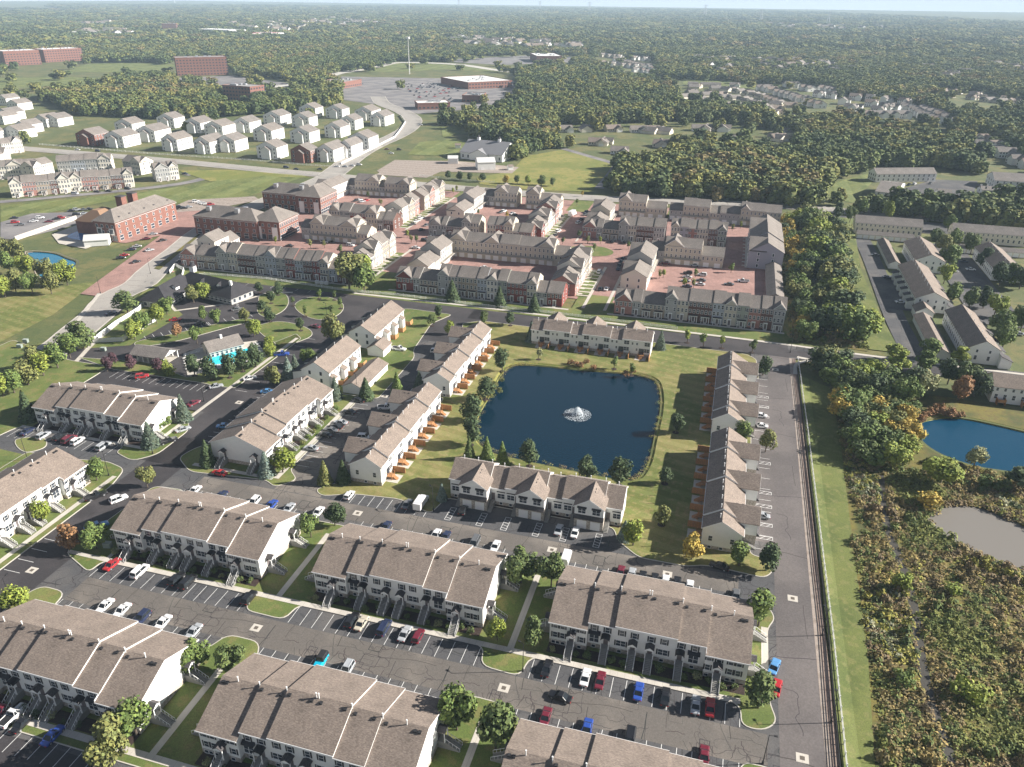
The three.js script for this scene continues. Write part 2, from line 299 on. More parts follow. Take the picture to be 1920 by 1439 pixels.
// asphalt
const ASP = [[rect(-158, 30, -162, -40)], [rect(-158, -82, -304, -162)], [rect(-225, -158, -162, -130)], [rect(16, 30, -290, -162)], [rect(-246, -158, -296, -196)], [rect(-82, 120, -296.6, -284)]];
structure(ASP.reduce((m, [o]) => m.add(flat(o, 0)), new MB()).build('parking_lot', M.asphalt), 'old grey asphalt of the car parks between the white terraces', 'car park');
const darkRoad = [rect(-153.4, -141, -165, -60), rect(-155, -139.5, -300, -165), rect(-208, -155, -200.8, -183.5), rect(-139.5, -94, -300, -259), rect(-100, -94, -300, -286), rect(-160, -139.5, -168, -153.5), rect(-139.5, -133, -259, -205)];
structure(darkRoad.reduce((m, o) => m.add(flat(o, 0.014)), new MB()).add(flat(rect(-246, -155, -298, -200.8), 0.014)).add(flat(rect(-160, -60, -68, -40), 0.014)).build('new_road', M.dark), 'newly laid dark asphalt road along the west side', 'road');
structure(flat(rect(22.1, 30, -290, -30), 0.014).add(flat(rect(-7, 22.1, -262, -166), 0.014)).build('east_road', M.east), 'brownish grey service road running along the white fence', 'road');
structure(flat(rect(-94, 30, -296.4, -284.4), 0.016).add(flat(rect(30, 160, -292, -285.4), 0.016)).build('cross_street', M.dark), 'dark street between the pond terraces and the stone townhouses', 'road');
structure([rect(-132, 20, -107.4, -99.8), rect(-132, 14, -151.2, -144.6), rect(-110, -96, -200, -151.4), rect(-140, 8, -66, -60)].reduce((m, o) => m.add(flat(o, 0.012)), new MB()).build('drive_lane', M.lane), 'worn brownish driving lanes with patched cracks', 'drive lane');

// lawns
const L1 = 'lawn strip under the middle row of white terraces';
pad([[-144.3, -113.2], [-133, -108.6], [-133, -113.2], [-92, -113.2], [-91.4, -108.2], [-81, -108], [-80.6, -113.2], [-37, -113.2], [-36.4, -108], [-27.6, -107.4], [-27, -113.2], [15, -113.2], [15.2, -108], [19, -107.8], [22, -110.6], [20.4, -115.5], [20.4, -135.5], [22.2, -139], [20.4, -143], [17, -143.8], [16.4, -139.4], [-25, -139.4], [-26, -142], [-37, -142], [-38.6, -139.6], [-80, -139.6], [-81, -142], [-92, -142], [-93.4, -139.6], [-131, -139.6], [-133, -144], [-142.6, -143.2], [-142.6, -138]], L1);
pad([[-141.6, -98], [-140, -102], [-133, -101.8], [-132, -96], [-92, -96], [-90.6, -101], [-82.4, -101], [-80.5, -96], [-38, -96], [-36.4, -100.4], [-27.2, -100.2], [-25.5, -96], [15, -96], [15.3, -100.2], [20.6, -100.4], [21.6, -97], [21, -69], [-141.6, -69]], 'lawn strip under the nearest row of white terraces');
const pondHole = inset(pondMain, -1.55);
pad([[-94, -209.6], [-84, -209.6], [-84, -215.5], [-94, -215.5], [-94, -263.5], [-100, -280], [-93, -285], [14, -283], [18, -279.5], [19, -262], [16.5, -262], [16.5, -160], [21.6, -159.6], [22.2, -155.6], [20, -152], [12.5, -152.6], [6, -152.8], [2, -151], [-9.6, -151], [-15.6, -156], [-17.4, -161], [-63, -161], [-64.6, -153], [-75, -156.8], [-88, -155.4], [-96, -152], [-99.2, -154.4], [-94, -160]], 'mown lawns around the large blue pond', { mat: M.mown, holes: [pondHole], r: 2 });
pad([[-145.5, -157.5], [-137.6, -152], [-114.4, -154.6], [-110.4, -152], [-106, -157.2], [-111, -161.4], [-111, -208], [-135.5, -208], [-135.5, -200], [-139.4, -197], [-139.4, -168.5], [-144, -164]], 'lawn round the white terrace turned across the others');
pad([[-138.4, -208], [-105, -208], [-106, -243], [-109, -249], [-112, -276], [-107, -288], [-128, -289], [-139, -282]], 'grass between the two smaller white terraces');
pad([[-226, -203], [-208.6, -203], [-207.6, -181.8], [-160, -181.8], [-152.4, -172], [-152.4, -157.2], [-157, -152], [-165, -154.6], [-165, -158.4], [-204.5, -158.6], [-206, -150.4], [-230, -148], [-262, -190], [-262, -212]], 'lawn of the far left terrace beside the avenue');
pad([[-206, -201.2], [-168, -201.2], [-163.4, -200.4], [-155.4, -201], [-155.4, -246], [-160, -250], [-176, -203.4], [-200, -210], [-226, -206]], 'grass bank below the swimming pool', { r: 1.5 });
pad([[-190, -148], [-182, -146.4], [-164, -150], [-156, -148], [-153.6, -140], [-153.6, -60], [-190, -60]], 'lawn in front of the terrace at the left edge');
pad(smooth([[-190, -147], [-187, -151], [-192, -155.4], [-199, -152]]).slice(), 'small planted island by the left edge', { r: 1 });
pad([[-177.4, -279], [-168, -269], [-158, -266], [-153.4, -273], [-157, -285], [-168, -291.4], [-176, -288]], 'round grass island with young trees', { curved: true });
pad([[-198, -285], [-190, -290], [-181, -280], [-178, -268], [-181, -262], [-187, -265], [-193, -275]], 'grass island beside the clubhouse path', { curved: true });
pad([[-179, -252], [-174, -259], [-164, -258.6], [-155.4, -254], [-153, -249], [-156, -240], [-157.6, -230], [-163, -239], [-171, -244]], 'grass corner next to the pool hedge', { curved: true });
pad([[-212, -221], [-203, -226.6], [-190, -247], [-184.4, -257], [-187.4, -258.6], [-196, -250], [-206, -236], [-215, -224]], 'narrow planted island between the clubhouse parking rows', { curved: true });
// kerbless surroundings
const bare = (o, y, mat, label, cat = 'lawn', name = 'lawn', holes) => sheet(name, o, y, mat, label, cat, holes);
bare([[-300, -100], [-190, -100], [-190, -146], [-232, -148], [-262, -190], [-232, -212], [-215, -221], [-216, -254], [-247, -276], [-242, -298], [-252, -300], [-256, -284], [-247, -262], [-238, -232], [-240, -212], [-290, -120]], 0.02, M.lawn, 'grass verge along the avenue with young street trees');
bare([[-330, -120], [-262, -180], [-268, -238], [-281, -278], [-300, -262], [-340, -230]], -0.05, M.mown, 'striped lawn left of the avenue');
bare([[-252, -302], [-62, -304.6], [30, -303], [30, -297], [-82, -297], [-160, -297.5], [-246, -296.6]], 0.03, M.lawn, 'grass verge on the north side of the dark street');
bare(rect(-262, 32, -311, -301.8), 0.02, M.lawn, 'front lawn of the stone townhouses');
bare([[32.8, -60], [38, -60], [38.4, -106], [40.4, -133], [41.5, -176], [43.2, -228], [43, -262], [32.8, -270]], 0.04, M.strip, 'long mown grass strip east of the white fence');
bare([[60.5, -302], [61, -366], [60, -449], [64, -515], [78, -515], [72.6, -462], [69, -406], [70, -343], [72, -302]], 0.04, M.strip, 'long mown grass strip behind the right-hand estate');
bare([[38, -40], [38.4, -106], [40.4, -133], [41.5, -176], [43.2, -228], [43, -262], [48, -270], [132, -262], [150, -200], [150, -40]].concat([]), -0.12, M.meadow, 'marshy meadow of weeds and goldenrod', 'meadow', 'meadow', [inset(pondEast, -1.5), inset(mudPool, -1.5)]);
bare([[30.4, -494], [62, -500], [64, -450], [61, -366], [60, -300], [31, -302]], -0.1, M.meadow, 'weedy ground under the tree belt', 'meadow', 'meadow');
// gravel edge and footpath
structure(flat(rect(30, 31, -284, -40), 0.03).build('gravel_edge', M.gravel), 'pale gravel edge beside the service road', 'gravel');
structure(flat(rect(31, 32.3, -284, -40), 0.035).build('footpath', std({ map: asphaltTex([136, 118, 108], [152, 134, 122], 4, 19) })), 'brown footpath along the white fence', 'footpath');

// ---------- pavements
const pave = new MB();
const walk = (x0, x1, z0, z1, y = 0.15) => pave.add(flat(rect(Math.min(x0, x1), Math.max(x0, x1), Math.min(z0, z1), Math.max(z0, z1)), y));
walk(-134, 15, -114.3, -112.9); walk(-133.6, 13, -72, -70.6); walk(-133, -92, -95.4, -94.2, 0.148);
for (const x of [-86.2, -31.6]) { walk(x - 0.7, x + 0.7, -137.8, -114.3); walk(x - 0.7, x + 0.7, -95, -72); }
walk(19, 20.4, -135.5, -114.6); walk(-143.4, -134, -114.2, -113, 0.148);
walk(-113, -111.4, -207, -156); walk(-139, -113, -156.4, -155, 0.148); walk(-204, -158, -159.6, -158.2); walk(-156.8, -155.4, -144, -60); walk(-158, -156.6, -246, -158.4, 0.149);
walk(-133, -132, -144, -113, 0.149);
strip([[-240.8,-210.1],[-253.4,-236.4],[-268.3,-265.3]], 1.8, 0.06, pave); strip([[-246, -277], [-230, -219], [-222, -196], [-222, -130]], 1.8, 0.06, pave); strip([[-160, -299.6], [-110, -300], [-60, -299], [20, -297.6], [60, -295.6], [150, -294]], 1.6, 0.05, pave);
strip([[-236, -268], [-222, -257], [-203, -273]], 1.6, 0.05, pave, false); strip([[-203, -273], [-196, -289], [-186, -292]], 1.6, 0.06, pave, false);
strip([[33, -286], [45, -283.6], [60, -281.4], [80, -280]], 1.6, 0.06, pave); strip([[31.6, -270], [33, -280], [38, -284.4]], 1.6, 0.06, pave);
for (const [x0, x1] of [[-260, -165], [-146, -61], [-44, 29]]) walk(x0, x1, -309.4, -307.9, 0.06);
structure(pave.build('pavement', M.concrete), 'pale concrete pavements and front walks', 'pavement');

// ---------- painted lines
const lines = new MB();
const lineZ = (x, z0, z1, y = 0.03, w = 0.11) => lines.poly([[x - w / 2, y, z1], [x + w / 2, y, z1], [x + w / 2, y, z0], [x - w / 2, y, z0]]);
const lineX = (z, x0, x1, y = 0.03, w = 0.11) => lines.poly([[x0, y, z + w / 2], [x1, y, z + w / 2], [x1, y, z - w / 2], [x0, y, z - w / 2]]);
function stalls(x0, x1, z0, z1, n) { for (let i = 0; i <= n; i++) lineZ(x0 + (x1 - x0) * i / n, z0, z1); }
function stallsX(z0, z1, x0, x1, n) { for (let i = 0; i <= n; i++) lineX(z0 + (z1 - z0) * i / n, x0, x1); }
stalls(-132, -92.6, -112.6, -107.6, 14); stalls(-80, -37.6, -112.6, -107.6, 15); stalls(-26, 15, -112.6, -107.6, 15);
stalls(-132, -91, -99.8, -96.4, 15); stalls(-81, -38, -99.8, -96.4, 15); stalls(-26, 15, -99.8, -96.4, 15);
stalls(-131, -93.6, -145, -140, 13); stalls(-80, -39, -145, -140, 15); stalls(-24, 8, -145, -140, 12);
stalls(-90, -66, -156, -151.4, 9); stalls(-131.6, -93, -70, -64.8, 14); stalls(-60, -30, -70, -64.8, 11);
stalls(-202.6, -164, -200.2, -195.4, 14); stalls(-203, -167, -157.6, -152.6, 13);
stallsX(-206, -164, -111, -106.4, 15); stallsX(-200, -168, -144.6, -139.6, 12); stallsX(-300, -205, -95, -90, 2);
stallsX(-120, -104, -153, -148.4, 4); stallsX(-247, -200, -154.6, -150, 6);
for (let k = 0; k < 9; k++) lineZ(-70 + k * 6.4, -292.6, -288.4);
for (let k = 0; k < 12; k++) lineZ(-238 + k * 6.5, -297, -294);
function hatchZ(x0, x1, z0, z1, n) { lineZ(x0, z0, z1); lineZ(x1, z0, z1); for (let i = 0; i <= n; i++) { const z = z0 + (z1 - z0) * i / n; lines.poly([[x0, 0.031, z + 0.1], [x1, 0.031, z + (i % n ? 0.5 : 0.1)], [x1, 0.031, z + (i % n ? 0.38 : -0.02)], [x0, 0.031, z - 0.02]]); } }
function hatchX(z0, z1, x0, x1, n) { lineX(z0, x0, x1); lineX(z1, x0, x1); lineZ(x0, z0, z1); lineZ(x1, z0, z1); for (let i = 0; i < n; i++) { const a = x0 + (x1 - x0) * i / n, b = x0 + (x1 - x0) * (i + 1) / n; lines.poly([[a, 0.031, z1], [a + 0.16, 0.031, z1], [b, 0.031, z0], [b - 0.16, 0.031, z0]]); } }
for (const x of [-59.6, -51, -44.4, -36, -28.9, -20.4]) hatchZ(x - 0.75, x + 0.75, -157.4, -152, 5);
for (const z of [-248, -240.6, -233.6, -204.4, -188.6, -182, -173.6, -168]) hatchX(z - 0.7, z + 0.7, 17.2, 22, 3);
stallsX(-262, -163, 17, 21.8, 18);
// clubhouse parking (turned 45 degrees to the terraces)
for (const [ax, az, bx, bz, n, lx, lz] of [[-216, -230, -201, -250, 8, 3.6, 2.8], [-205, -226, -189, -247, 8, -3.4, -2.6], [-205, -277, -193, -262, 7, -3.4, -2.6], [-198, -247, -187, -261, 5, -3.6, -2.6]]) for (let i = 0; i <= n; i++) { const x = ax + (bx - ax) * i / n, z = az + (bz - az) * i / n; strip([[x, z], [x + lx, z + lz]], 0.14, 0.03, lines, false); }
structure(lines.build('road_marking', M.paint), 'white painted parking bay lines and hatching', 'road marking');
structure(kerbs.build('kerb', M.kerb), 'pale concrete kerbs round the lawns and islands', 'kerb');
// ---------------------------------------------------------------- the white terraces
// shared window pieces: a frame with rails and, as its child, the glass
function windowGeo(w, h, rails = 1, mull = 0) {
  const f = new MB(), t = 0.07, d = 0.06;
  f.box(-w / 2 - t, -w / 2, 0, h, 0, d).box(w / 2, w / 2 + t, 0, h, 0, d).box(-w / 2 - t, w / 2 + t, h, h + t, 0, d).box(-w / 2 - t - 0.03, w / 2 + t + 0.03, -t, 0, 0, d + 0.04);
  for (let i = 1; i <= rails; i++) f.box(-w / 2, w / 2, h * i / (rails + 1) - 0.03, h * i / (rails + 1) + 0.03, 0, d * 0.8);
  for (let i = 1; i <= mull; i++) f.box(-w / 2 + w * i / (mull + 1) - 0.04, -w / 2 + w * i / (mull + 1) + 0.04, 0, h, 0, d);
  return [f.geo(), new MB().box(-w / 2, w / 2, 0, h, 0, 0.03, 'b').geo()];
}
const W1 = windowGeo(0.9, 1.4), W2 = windowGeo(1.9, 1.45, 1, 1), WB = windowGeo(0.75, 0.7, 0), WL = windowGeo(1.9, 1.9, 1, 1), WS = windowGeo(0.6, 0.9), SH = new MB().box(-0.2, 0.2, -0.03, 1.43, 0, 0.05).geo();
function addWindow(p, [f, g], x, y, z, turn = 0) { const w = put('window', f, M.trim, p); w.position.set(x, y, z); w.rotation.y = turn; put('pane', g, M.glass, w); return w; }
function shutters(p, x, y, z, half = 0.55) { for (const s of [-1, 1]) { const m = put('shutter', SH, M.shutter, p); m.position.set(x + s * (half + 0.16), y, z); } }
const slope = (m, x0, x1, pts, t = 0.16) => m.prismX([...pts, ...[...pts].reverse().map(([z, y]) => [z, y - t])], x0, x1);
const stoop = (() => { // porch with gable or arched hood, landing, steps, rails and door; local z = 0 at the wall, landing 1.75 m up
  const H = 1.7, D = 1.5, hood = new MB(), arch = new MB(), posts = new MB(), land = new MB(), rail = new MB(), dr = new MB(), front = new MB();
  const hood2 = [[-0.95, 4.15], [0, 4.75], [0.95, 4.15], [0.95, 4.27], [0, 4.9], [-0.95, 4.27]];
  hood.prismZ(hood2, 0, D + 0.15); front.prismZ([[-0.85, 4.1], [0.85, 4.1], [0, 4.68]], D - 0.05, D + 0.06).box(-0.85, 0.85, 3.95, 4.12, D - 0.06, D + 0.07);
  const a = []; for (let i = 0; i <= 8; i++) { const t = Math.PI * i / 8; a.push([-0.95 * Math.cos(t), 4.2 + 0.62 * Math.sin(t)]); }
  arch.prismZ([...a, ...[...a].reverse().map(([x, y]) => [x * 0.9, y - 0.12])], 0, D + 0.15);
  for (const s of [-1, 1]) posts.box(s * 0.8 - 0.07, s * 0.8 + 0.07, H, 4.15, D - 0.15, D - 0.01);
  land.box(-0.85, 0.85, 0, H, 0, D);
  for (let i = 0; i < 9; i++) land.box(-0.62, 0.62, 0, H - (i + 1) * 0.17, D + i * 0.3, D + (i + 1) * 0.3 + 0.001);
  for (const s of [-1, 1]) { land.prismX([[D, 0], [D, H + 0.1], [D + 2.8, 0.2], [D + 2.8, 0]], s * 0.74 - 0.1, s * 0.74 + 0.1); rail.bar([s * 0.74, H + 0.95, D], [s * 0.74, 0.95, D + 2.75], 0.06); for (let k = 0; k <= 4; k++) rail.bar([s * 0.74, H + 0.1 - k * 0.4, D + 0.05 + k * 0.68], [s * 0.74, H + 0.95 - k * 0.42, D + 0.05 + k * 0.68], 0.05); }
  dr.box(-0.48, 0.48, H, H + 2.1, 0, 0.07);
  return { hood: hood.geo(), arch: arch.geo(), posts: posts.geo(), land: land.geo(), rail: rail.geo(), door: dr.geo(), front: front.geo() };
})();
function addStoop(p, x, z, arched, turn = 0) {
  const g = new THREE.Group(); g.name = 'porch'; g.position.set(x, 0, z); g.rotation.y = turn; p.add(g);
  put('porch_roof', arched ? stoop.arch : stoop.hood, arched ? M.shutter : M.roofDark, g); if (!arched) put('gable_board', stoop.front, M.trim, g);
  put('posts', stoop.posts, M.trim, g); put('steps', stoop.land, M.steps, g); put('railing', stoop.rail, M.trim, g); put('door', stoop.door, M.door, g);
}
const pipeGeo = new MB().cyl(0, 0, -0.3, 1.0, 0.09, 0.09, 7).cyl(0, 0, 1.0, 1.18, 0.15, 0.15, 7).geo(), capGeo = new MB().box(-0.28, 0.28, -0.15, 0.16, -0.28, 0.28).geo();
function addAt(name, geo, mat, p, x, y, z, turn = 0) { const m = put(name, geo, mat, p); m.position.set(x, y, z); m.rotation.y = turn; return m; }

function buildTerrace(roofMat) { // six homes, 40 m long, front to +z, origin at the front left corner
  const t = base('terrace_house'), D = -17.8, R = -8.9, S = 0.4;
  t.userData.stem = 'terrace_house';
  const secs = [[0, 7.9, 0, 9.8], [7.9, 13.5, -1.2, 10.3], [13.5, 26, -1.2, 10.8], [26, 31.7, -1.2, 10.3], [31.7, 40, 0, 9.8]], wall = new MB(), base0 = new MB(), gut = new MB();
  for (const [x0, x1, f, hr] of secs) {
    const y = (z) => hr - S * Math.abs(z - R) - 0.02;
    wall.prismX([[f, 1.15], [f, y(f) - 0.12], [R, hr - 0.16], [D, y(D) - 0.12], [D, 1.15]], x0, x1);
    base0.prismX([[f + 0.03, 0], [f + 0.03, 1.2], [D - 0.03, 1.2], [D - 0.03, 0]], x0 - (x0 ? 0 : 0.03), x1 + (x1 === 40 ? 0.03 : 0));
    const e = 0.38, x0e = x0 - (x0 ? 0.08 : 0.3), x1e = x1 + (x1 === 40 ? 0.3 : 0.08);
    put('roof', slope(new MB(), x0e, x1e, [[f + e, y(f + e)], [R, hr], [D - e, y(D - e)]]).geo(), roofMat, t);
    gut.box(x0e, x1e, y(f + e) - 0.3, y(f + e) - 0.03, f + e - 0.02, f + e + 0.09).box(x0e, x1e, y(D - e) - 0.3, y(D - e) - 0.03, D - e - 0.09, D - e + 0.02);
  }
  for (const [x, f] of [[-0.31, 0], [40.23, 0], [13.44, -1.2], [7.84, -1.2], [26.0, -1.2], [31.7, 0]]) { const hr = x < 0 || x > 40 ? 9.8 : x > 10 && x < 27 ? 10.8 : 10.3, y = (z) => hr - S * Math.abs(z - R); slope(gut, x, x + 0.08, [[f + 0.38, y(f + 0.38) - 0.04], [R, hr - 0.04], [D - 0.38, y(D - 0.38) - 0.04]], 0.3); }
  wall.build('wall', M.siding, t); base0.build('foundation', M.stone, t); gut.build('gutter', M.trim, t);
  const win = (k, x, y, z, sh = 0) => { addWindow(t, k, x, y, z + 0.01); if (sh) shutters(t, x, y, z + 0.01, sh); };
  const F = [[1.2, 0], [2.75, 0], [5.1, 0], [6.8, 0], [9.2, 1], [11.9, 1], [14.9, 1], [17.5, 1], [20.9, 1], [23.5, 1], [26.9, 1], [29.6, 1], [32.5, 0], [34.4, 0], [36.7, 0], [38.3, 0]];
  for (const [x, s] of F) { win(W1, x, s ? 4.95 : 4.55, s ? -1.2 : 0, 0.47); win(W1, x, 4.7, D - 0.02, 0); t.children[t.children.length - 1].rotation.y = Math.PI; t.children[t.children.length - 1].position.z = D - 0.01; }
  for (const x of [1.2, 2.75, 6.8, 32.4, 36.7, 38.3]) win(W1, x, 2.0, 0, 0.47);
  for (const x of [14.8, 23.4]) win(W2, x, 2.1, -1.2, 0.98);
  for (const x of [9.3, 29.5]) { addAt('bay', new MB().box(-1.15, 1.15, 1.9, 4.35, 0, 0.35).geo(), M.trim, t, x, 0, -1.2); win(WL, x, 2.15, -0.84); addAt('awning', new MB().prismX([[0, 4.95], [0, 4.3], [0.75, 4.3], [0.75, 4.42]], -1.25, 1.25).geo(), M.shutter, t, x, 0, -1.2); }
  for (const [x, s] of [[0.9, 0], [1.8, 0], [2.9, 0], [6.4, 0], [9.2, 1], [14.6, 1], [23.3, 1], [29.4, 1], [32.3, 0], [36.5, 0], [37.6, 0]]) win(WB, x, 0.3, s ? -1.16 : 0.04);
  for (const [x, s, a] of [[4.7, 0, 0], [11.7, 1, 1], [17.3, 1, 0], [20.8, 1, 0], [26.8, 1, 1], [34.3, 0, 0]]) addStoop(t, x, s ? -1.2 : 0, a);
  for (const [x, turn] of [[-0.03, -Math.PI / 2], [40.03, Math.PI / 2]]) for (const z of [-3.4, -13.6]) addStoop(t, x, z, 0, turn);
  for (const [x, h] of [[3.2, 9.8], [7.7, 9.9], [13.3, 10.4], [19.2, 10.8], [19.7, 10.8], [26.1, 10.4], [31.9, 9.9], [36.4, 9.8]]) addAt('vent_pipe', pipeGeo, M.trim, t, x, h - 0.1, R + 0.35);
  for (const [x, h] of [[0.5, 9.8], [1.3, 9.8], [8.5, 10.3], [12.4, 10.3], [14.2, 10.8], [18.6, 10.8], [20.4, 10.8], [25.1, 10.8], [27, 10.3], [30.6, 10.3], [32.8, 9.8], [38.2, 9.8], [39, 9.8]]) addAt('roof_vent', capGeo, M.black, t, x, h - 0.34, R + 1);
  return t;
}
const terrace = buildTerrace(M.roof);
const TL = (o, where) => tag(o, 'white six-home terrace with black shutters, ' + where, 'terrace house');
terrace.position.set(-24.2, 0, -118.1); terrace.name = 'terrace_house'; TL(terrace, 'right end of the middle row beside the service road');
for (const [x, z, turn, w] of [[-78.9, -118.1, 0, 'middle of the middle row'], [-133, -118.1, 0, 'left end of the middle row'], [-131, -74.9, 0, 'left one of the nearest row'], [-77.8, -74.9, 0, 'centre of the nearest row, cut by the frame'], [-23.4, -74.9, 0, 'nearest row at the bottom right'],
  [-200.4, -162, 0, 'far left below the swimming pool'], [-117.1, -159.6, Math.PI / 2, 'turned crosswise, steps toward the dark car park'], [-160.2, -99.6, Math.PI / 2, 'cut off by the left edge of the photo']]) TL(dup(terrace, x, z, turn), w);

function buildGarageTerrace(mirror) { // garage wings on the front (+z), decks and fences at the back; 46.4 m long, origin at front left of the main wall
  const t = base('garage_terrace'), L = 46.4, B = -9.4, R = -5.2, S = 0.6, X = (a, b) => (mirror ? [L - b, L - a] : [a, b]), X1 = (a) => (mirror ? L - a : a);
  t.userData.stem = 'garage_terrace';
  const wall = new MB(), found = new MB(), gut = new MB();
  const sec = (a, b, hr) => {
    const [x0, x1] = X(a, b), yf = (z) => hr - S * Math.abs(z - R);
    wall.prismX([[0, 1.1], [0, yf(0) - 0.14], [R, hr - 0.16], [B, yf(B) - 0.14], [B, 0]].concat([[0, 0]]), x0, x1);
    const e0 = x0 - (x0 < 0.1 ? 0.25 : 0.06), e1 = x1 + (x1 > L - 0.1 ? 0.25 : 0.06);
    put('roof', slope(new MB(), e0, e1, [[0.4, yf(0.4)], [R, hr], [B - 0.35, yf(B - 0.35)]]).geo(), M.roof, t);
    gut.box(e0, e1, yf(B - 0.35) - 0.3, yf(B - 0.35) - 0.03, B - 0.46, B - 0.34).box(e0, e1, yf(0.4) - 0.28, yf(0.4) - 0.02, 0.38, 0.5);
    for (const x of [e0 - 0.02, e1 - 0.05]) slope(gut, x, x + 0.07, [[0.4, yf(0.4) - 0.03], [R, hr - 0.03], [B - 0.35, yf(B - 0.35) - 0.03]], 0.3);
  };
  for (let k = 0; k < 3; k++) {
    const o = k * 15.466; sec(o, o + 10.8, 9.5); sec(o + 10.8, o + 15.466, 8.9);
    const g = new THREE.Group(); g.name = 'garage_wing'; t.add(g);
    const [a, b] = X(o + 3.9, o + 11.4), c = (a + b) / 2, w = (b - a) / 2;
    new MB().prismZ([[a, 3.3], [a, 6.85], [c, 9.25], [b, 6.85], [b, 3.3]], -4.6, 3.5).build('wall', M.siding, g);
    new MB().box(a - 0.01, b + 0.01, 0, 3.3, 0.05, 3.51).build('garage_wall', M.stone, g);
    const rs = [[a - 0.35, 6.85 - 0.22], [c, 9.27], [b + 0.35, 6.85 - 0.22]];
    new MB().prismZ([...rs.map(([x, y]) => [x, y + 0.16]), ...[...rs].reverse()], -5.0, 3.9).build('wing_roof', M.roof, g);
    new MB().prismZ([...rs.map(([x, y]) => [x, y + 0.1]), ...[...rs].reverse().map(([x, y]) => [x, y - 0.14])], 3.82, 3.95).build('rake_board', M.trim, g);
    new MB().prismX([[3.5, 4.3], [4.25, 3.45], [4.25, 3.3], [3.5, 3.3]], a - 0.1, b + 0.1).build('pent_roof', M.roofDark, g);
    for (const s of [-1, 1]) {
      const gd = new MB().box(-1.25, 1.25, 0.02, 2.5, 0, 0.05); for (let i = 1; i < 5; i++) gd.box(-1.22, 1.22, i * 0.5 - 0.02, i * 0.5 + 0.02, 0.05, 0.065); addAt('garage_door', gd.geo(), M.garage, g, c + s * 1.75, 0, 3.51);
      addWindow(g, W2, c + s * 1.85, 4.75, 3.51); addAt('window_hood', new MB().prismX([[0, 6.75], [0, 6.3], [0.35, 6.3], [0.3, 6.55]], -1.2, 1.2).geo(), M.shutter, g, c + s * 1.85, 0, 3.51);
      addAt('roof_vent', capGeo, M.black, g, c + (mirror ? 1 : 1) * 0.5, 8.9, -1.2 + s * 0.7);
    }
    for (const [x, door] of [[3.2, 0], [12.1, 1]]) {
      const px = X1(o + x), st = new MB(); st.box(px - 0.6, px + 0.6, 0, 1.6, 0.01, 1.2); for (let i = 0; i < 8; i++) st.box(px - 0.55, px + 0.55, 0, 1.6 - (i + 1) * 0.18, 1.2 + i * 0.33, 1.2 + (i + 1) * 0.33); st.build('steps', M.steps, g);
      addAt('door', new MB().box(-0.5, 0.5, 1.6, 3.8, 0.01, 0.07).geo(), M.door, g, px, 0, 0);
    }
    for (const x of [1.5, 14.3]) { const px = X1(o + x); addWindow(t, W2, px, 2.3, 0.01); addAt('window_hood', new MB().box(-1.15, 1.15, 4.2, 4.45, 0, 0.12).geo(), M.shutter, t, px, 0, 0.01); addWindow(t, WB, px, 0.4, 0.04); }
    for (const x of [2.2, 6.2, 10.2, 13.6]) addAt('vent_pipe', pipeGeo, M.trim, t, X1(o + x), 8.75 + (x < 10.8 ? 0.4 : -0.1), R - 0.5);
    // back: two homes per module
    for (const h of [0, 7.73]) {
      const q = (x) => X1(o + h + x), back = (k2, x, y) => addWindow(t, k2, q(x), y, B - 0.01, Math.PI);
      back(W2, 1.4, 4.6); back(W2, 1.4, 2.0); back(WS, 5.2, 4.7); back(WS, 6.9, 4.7); back(WS, 5.2, 2.4);
      addAt('patio_door', new MB().box(-0.95, 0.95, 1.3, 3.4, -0.06, 0).geo(), M.glass, t, q(3.4), 0, B - 0.01);
      const dk = new MB().box(-1.1, 1.1, 1.0, 1.2, -1.6, 0); for (const s of [-1, 1]) dk.box(s * 1.02 - 0.07, s * 1.02 + 0.07, 0, 2.15, -1.6, -1.46).box(s * 1.02 - 0.04, s * 1.02 + 0.04, 2.05, 2.15, -1.6, 0).box(s * 1.02 - 0.03, s * 1.02 + 0.03, 1.55, 1.62, -1.6, 0);
      for (let i = 0; i < 5; i++) dk.box(-0.6, 0.6, 0, 1.0 - i * 0.2, -1.6 - (i + 1) * 0.28, -1.6 - i * 0.28); addAt('deck', dk.geo(), M.wood, t, q(3.4), 0, B);
      addAt('patio', new MB().box(-1.9, 2.2, 0.1, 0.17, -3.6, -0.05).geo(), M.concrete, t, q(3.2), 0, B);
      addAt('privacy_fence', new MB().box(-0.05, 0.05, 0.1, 1.95, -3.7, 0).box(-0.08, 0.08, 0.1, 2.05, -3.8, -3.64).box(-0.08, 0.08, 1.95, 2.02, -3.7, 0).geo(), M.wood, t, X1(o + h + 0.05), 0, B);
    }
  }
  found.box(-0.03, L + 0.03, 0, 1.1, B - 0.03, 0.03).build('foundation', M.stone, t);
  wall.build('wall', M.siding, t); gut.build('gutter', M.trim, t);
  for (const [x, tn] of [[-0.01, -Math.PI / 2], [L + 0.01, Math.PI / 2]]) { addWindow(t, W1, x, 2.6, -7.4, tn); addWindow(t, W1, x, 2.6, -2.2, tn); addWindow(t, WB, x, 0.35, -7.4, tn); addWindow(t, WB, x, 0.35, -4.6, tn); }
  return t;
}
const GL = (o, where) => tag(o, 'white terrace with gabled garage wings ' + where, 'terrace house');
const gT = buildGarageTerrace(false), gM = buildGarageTerrace(true);
gT.position.set(-62.2, 0, -162); GL(gT, 'facing the car park, below the blue pond');
GL(dup(gT, -91.6, -207.6, -Math.PI / 2), 'on the west bank, nearer of two'); GL(dup(gT, -91.6, -262.6, -Math.PI / 2), 'on the west bank, farther of two'); GL(dup(gT, -20.9, -277.8, Math.PI), 'north of the pond, decks toward the water');
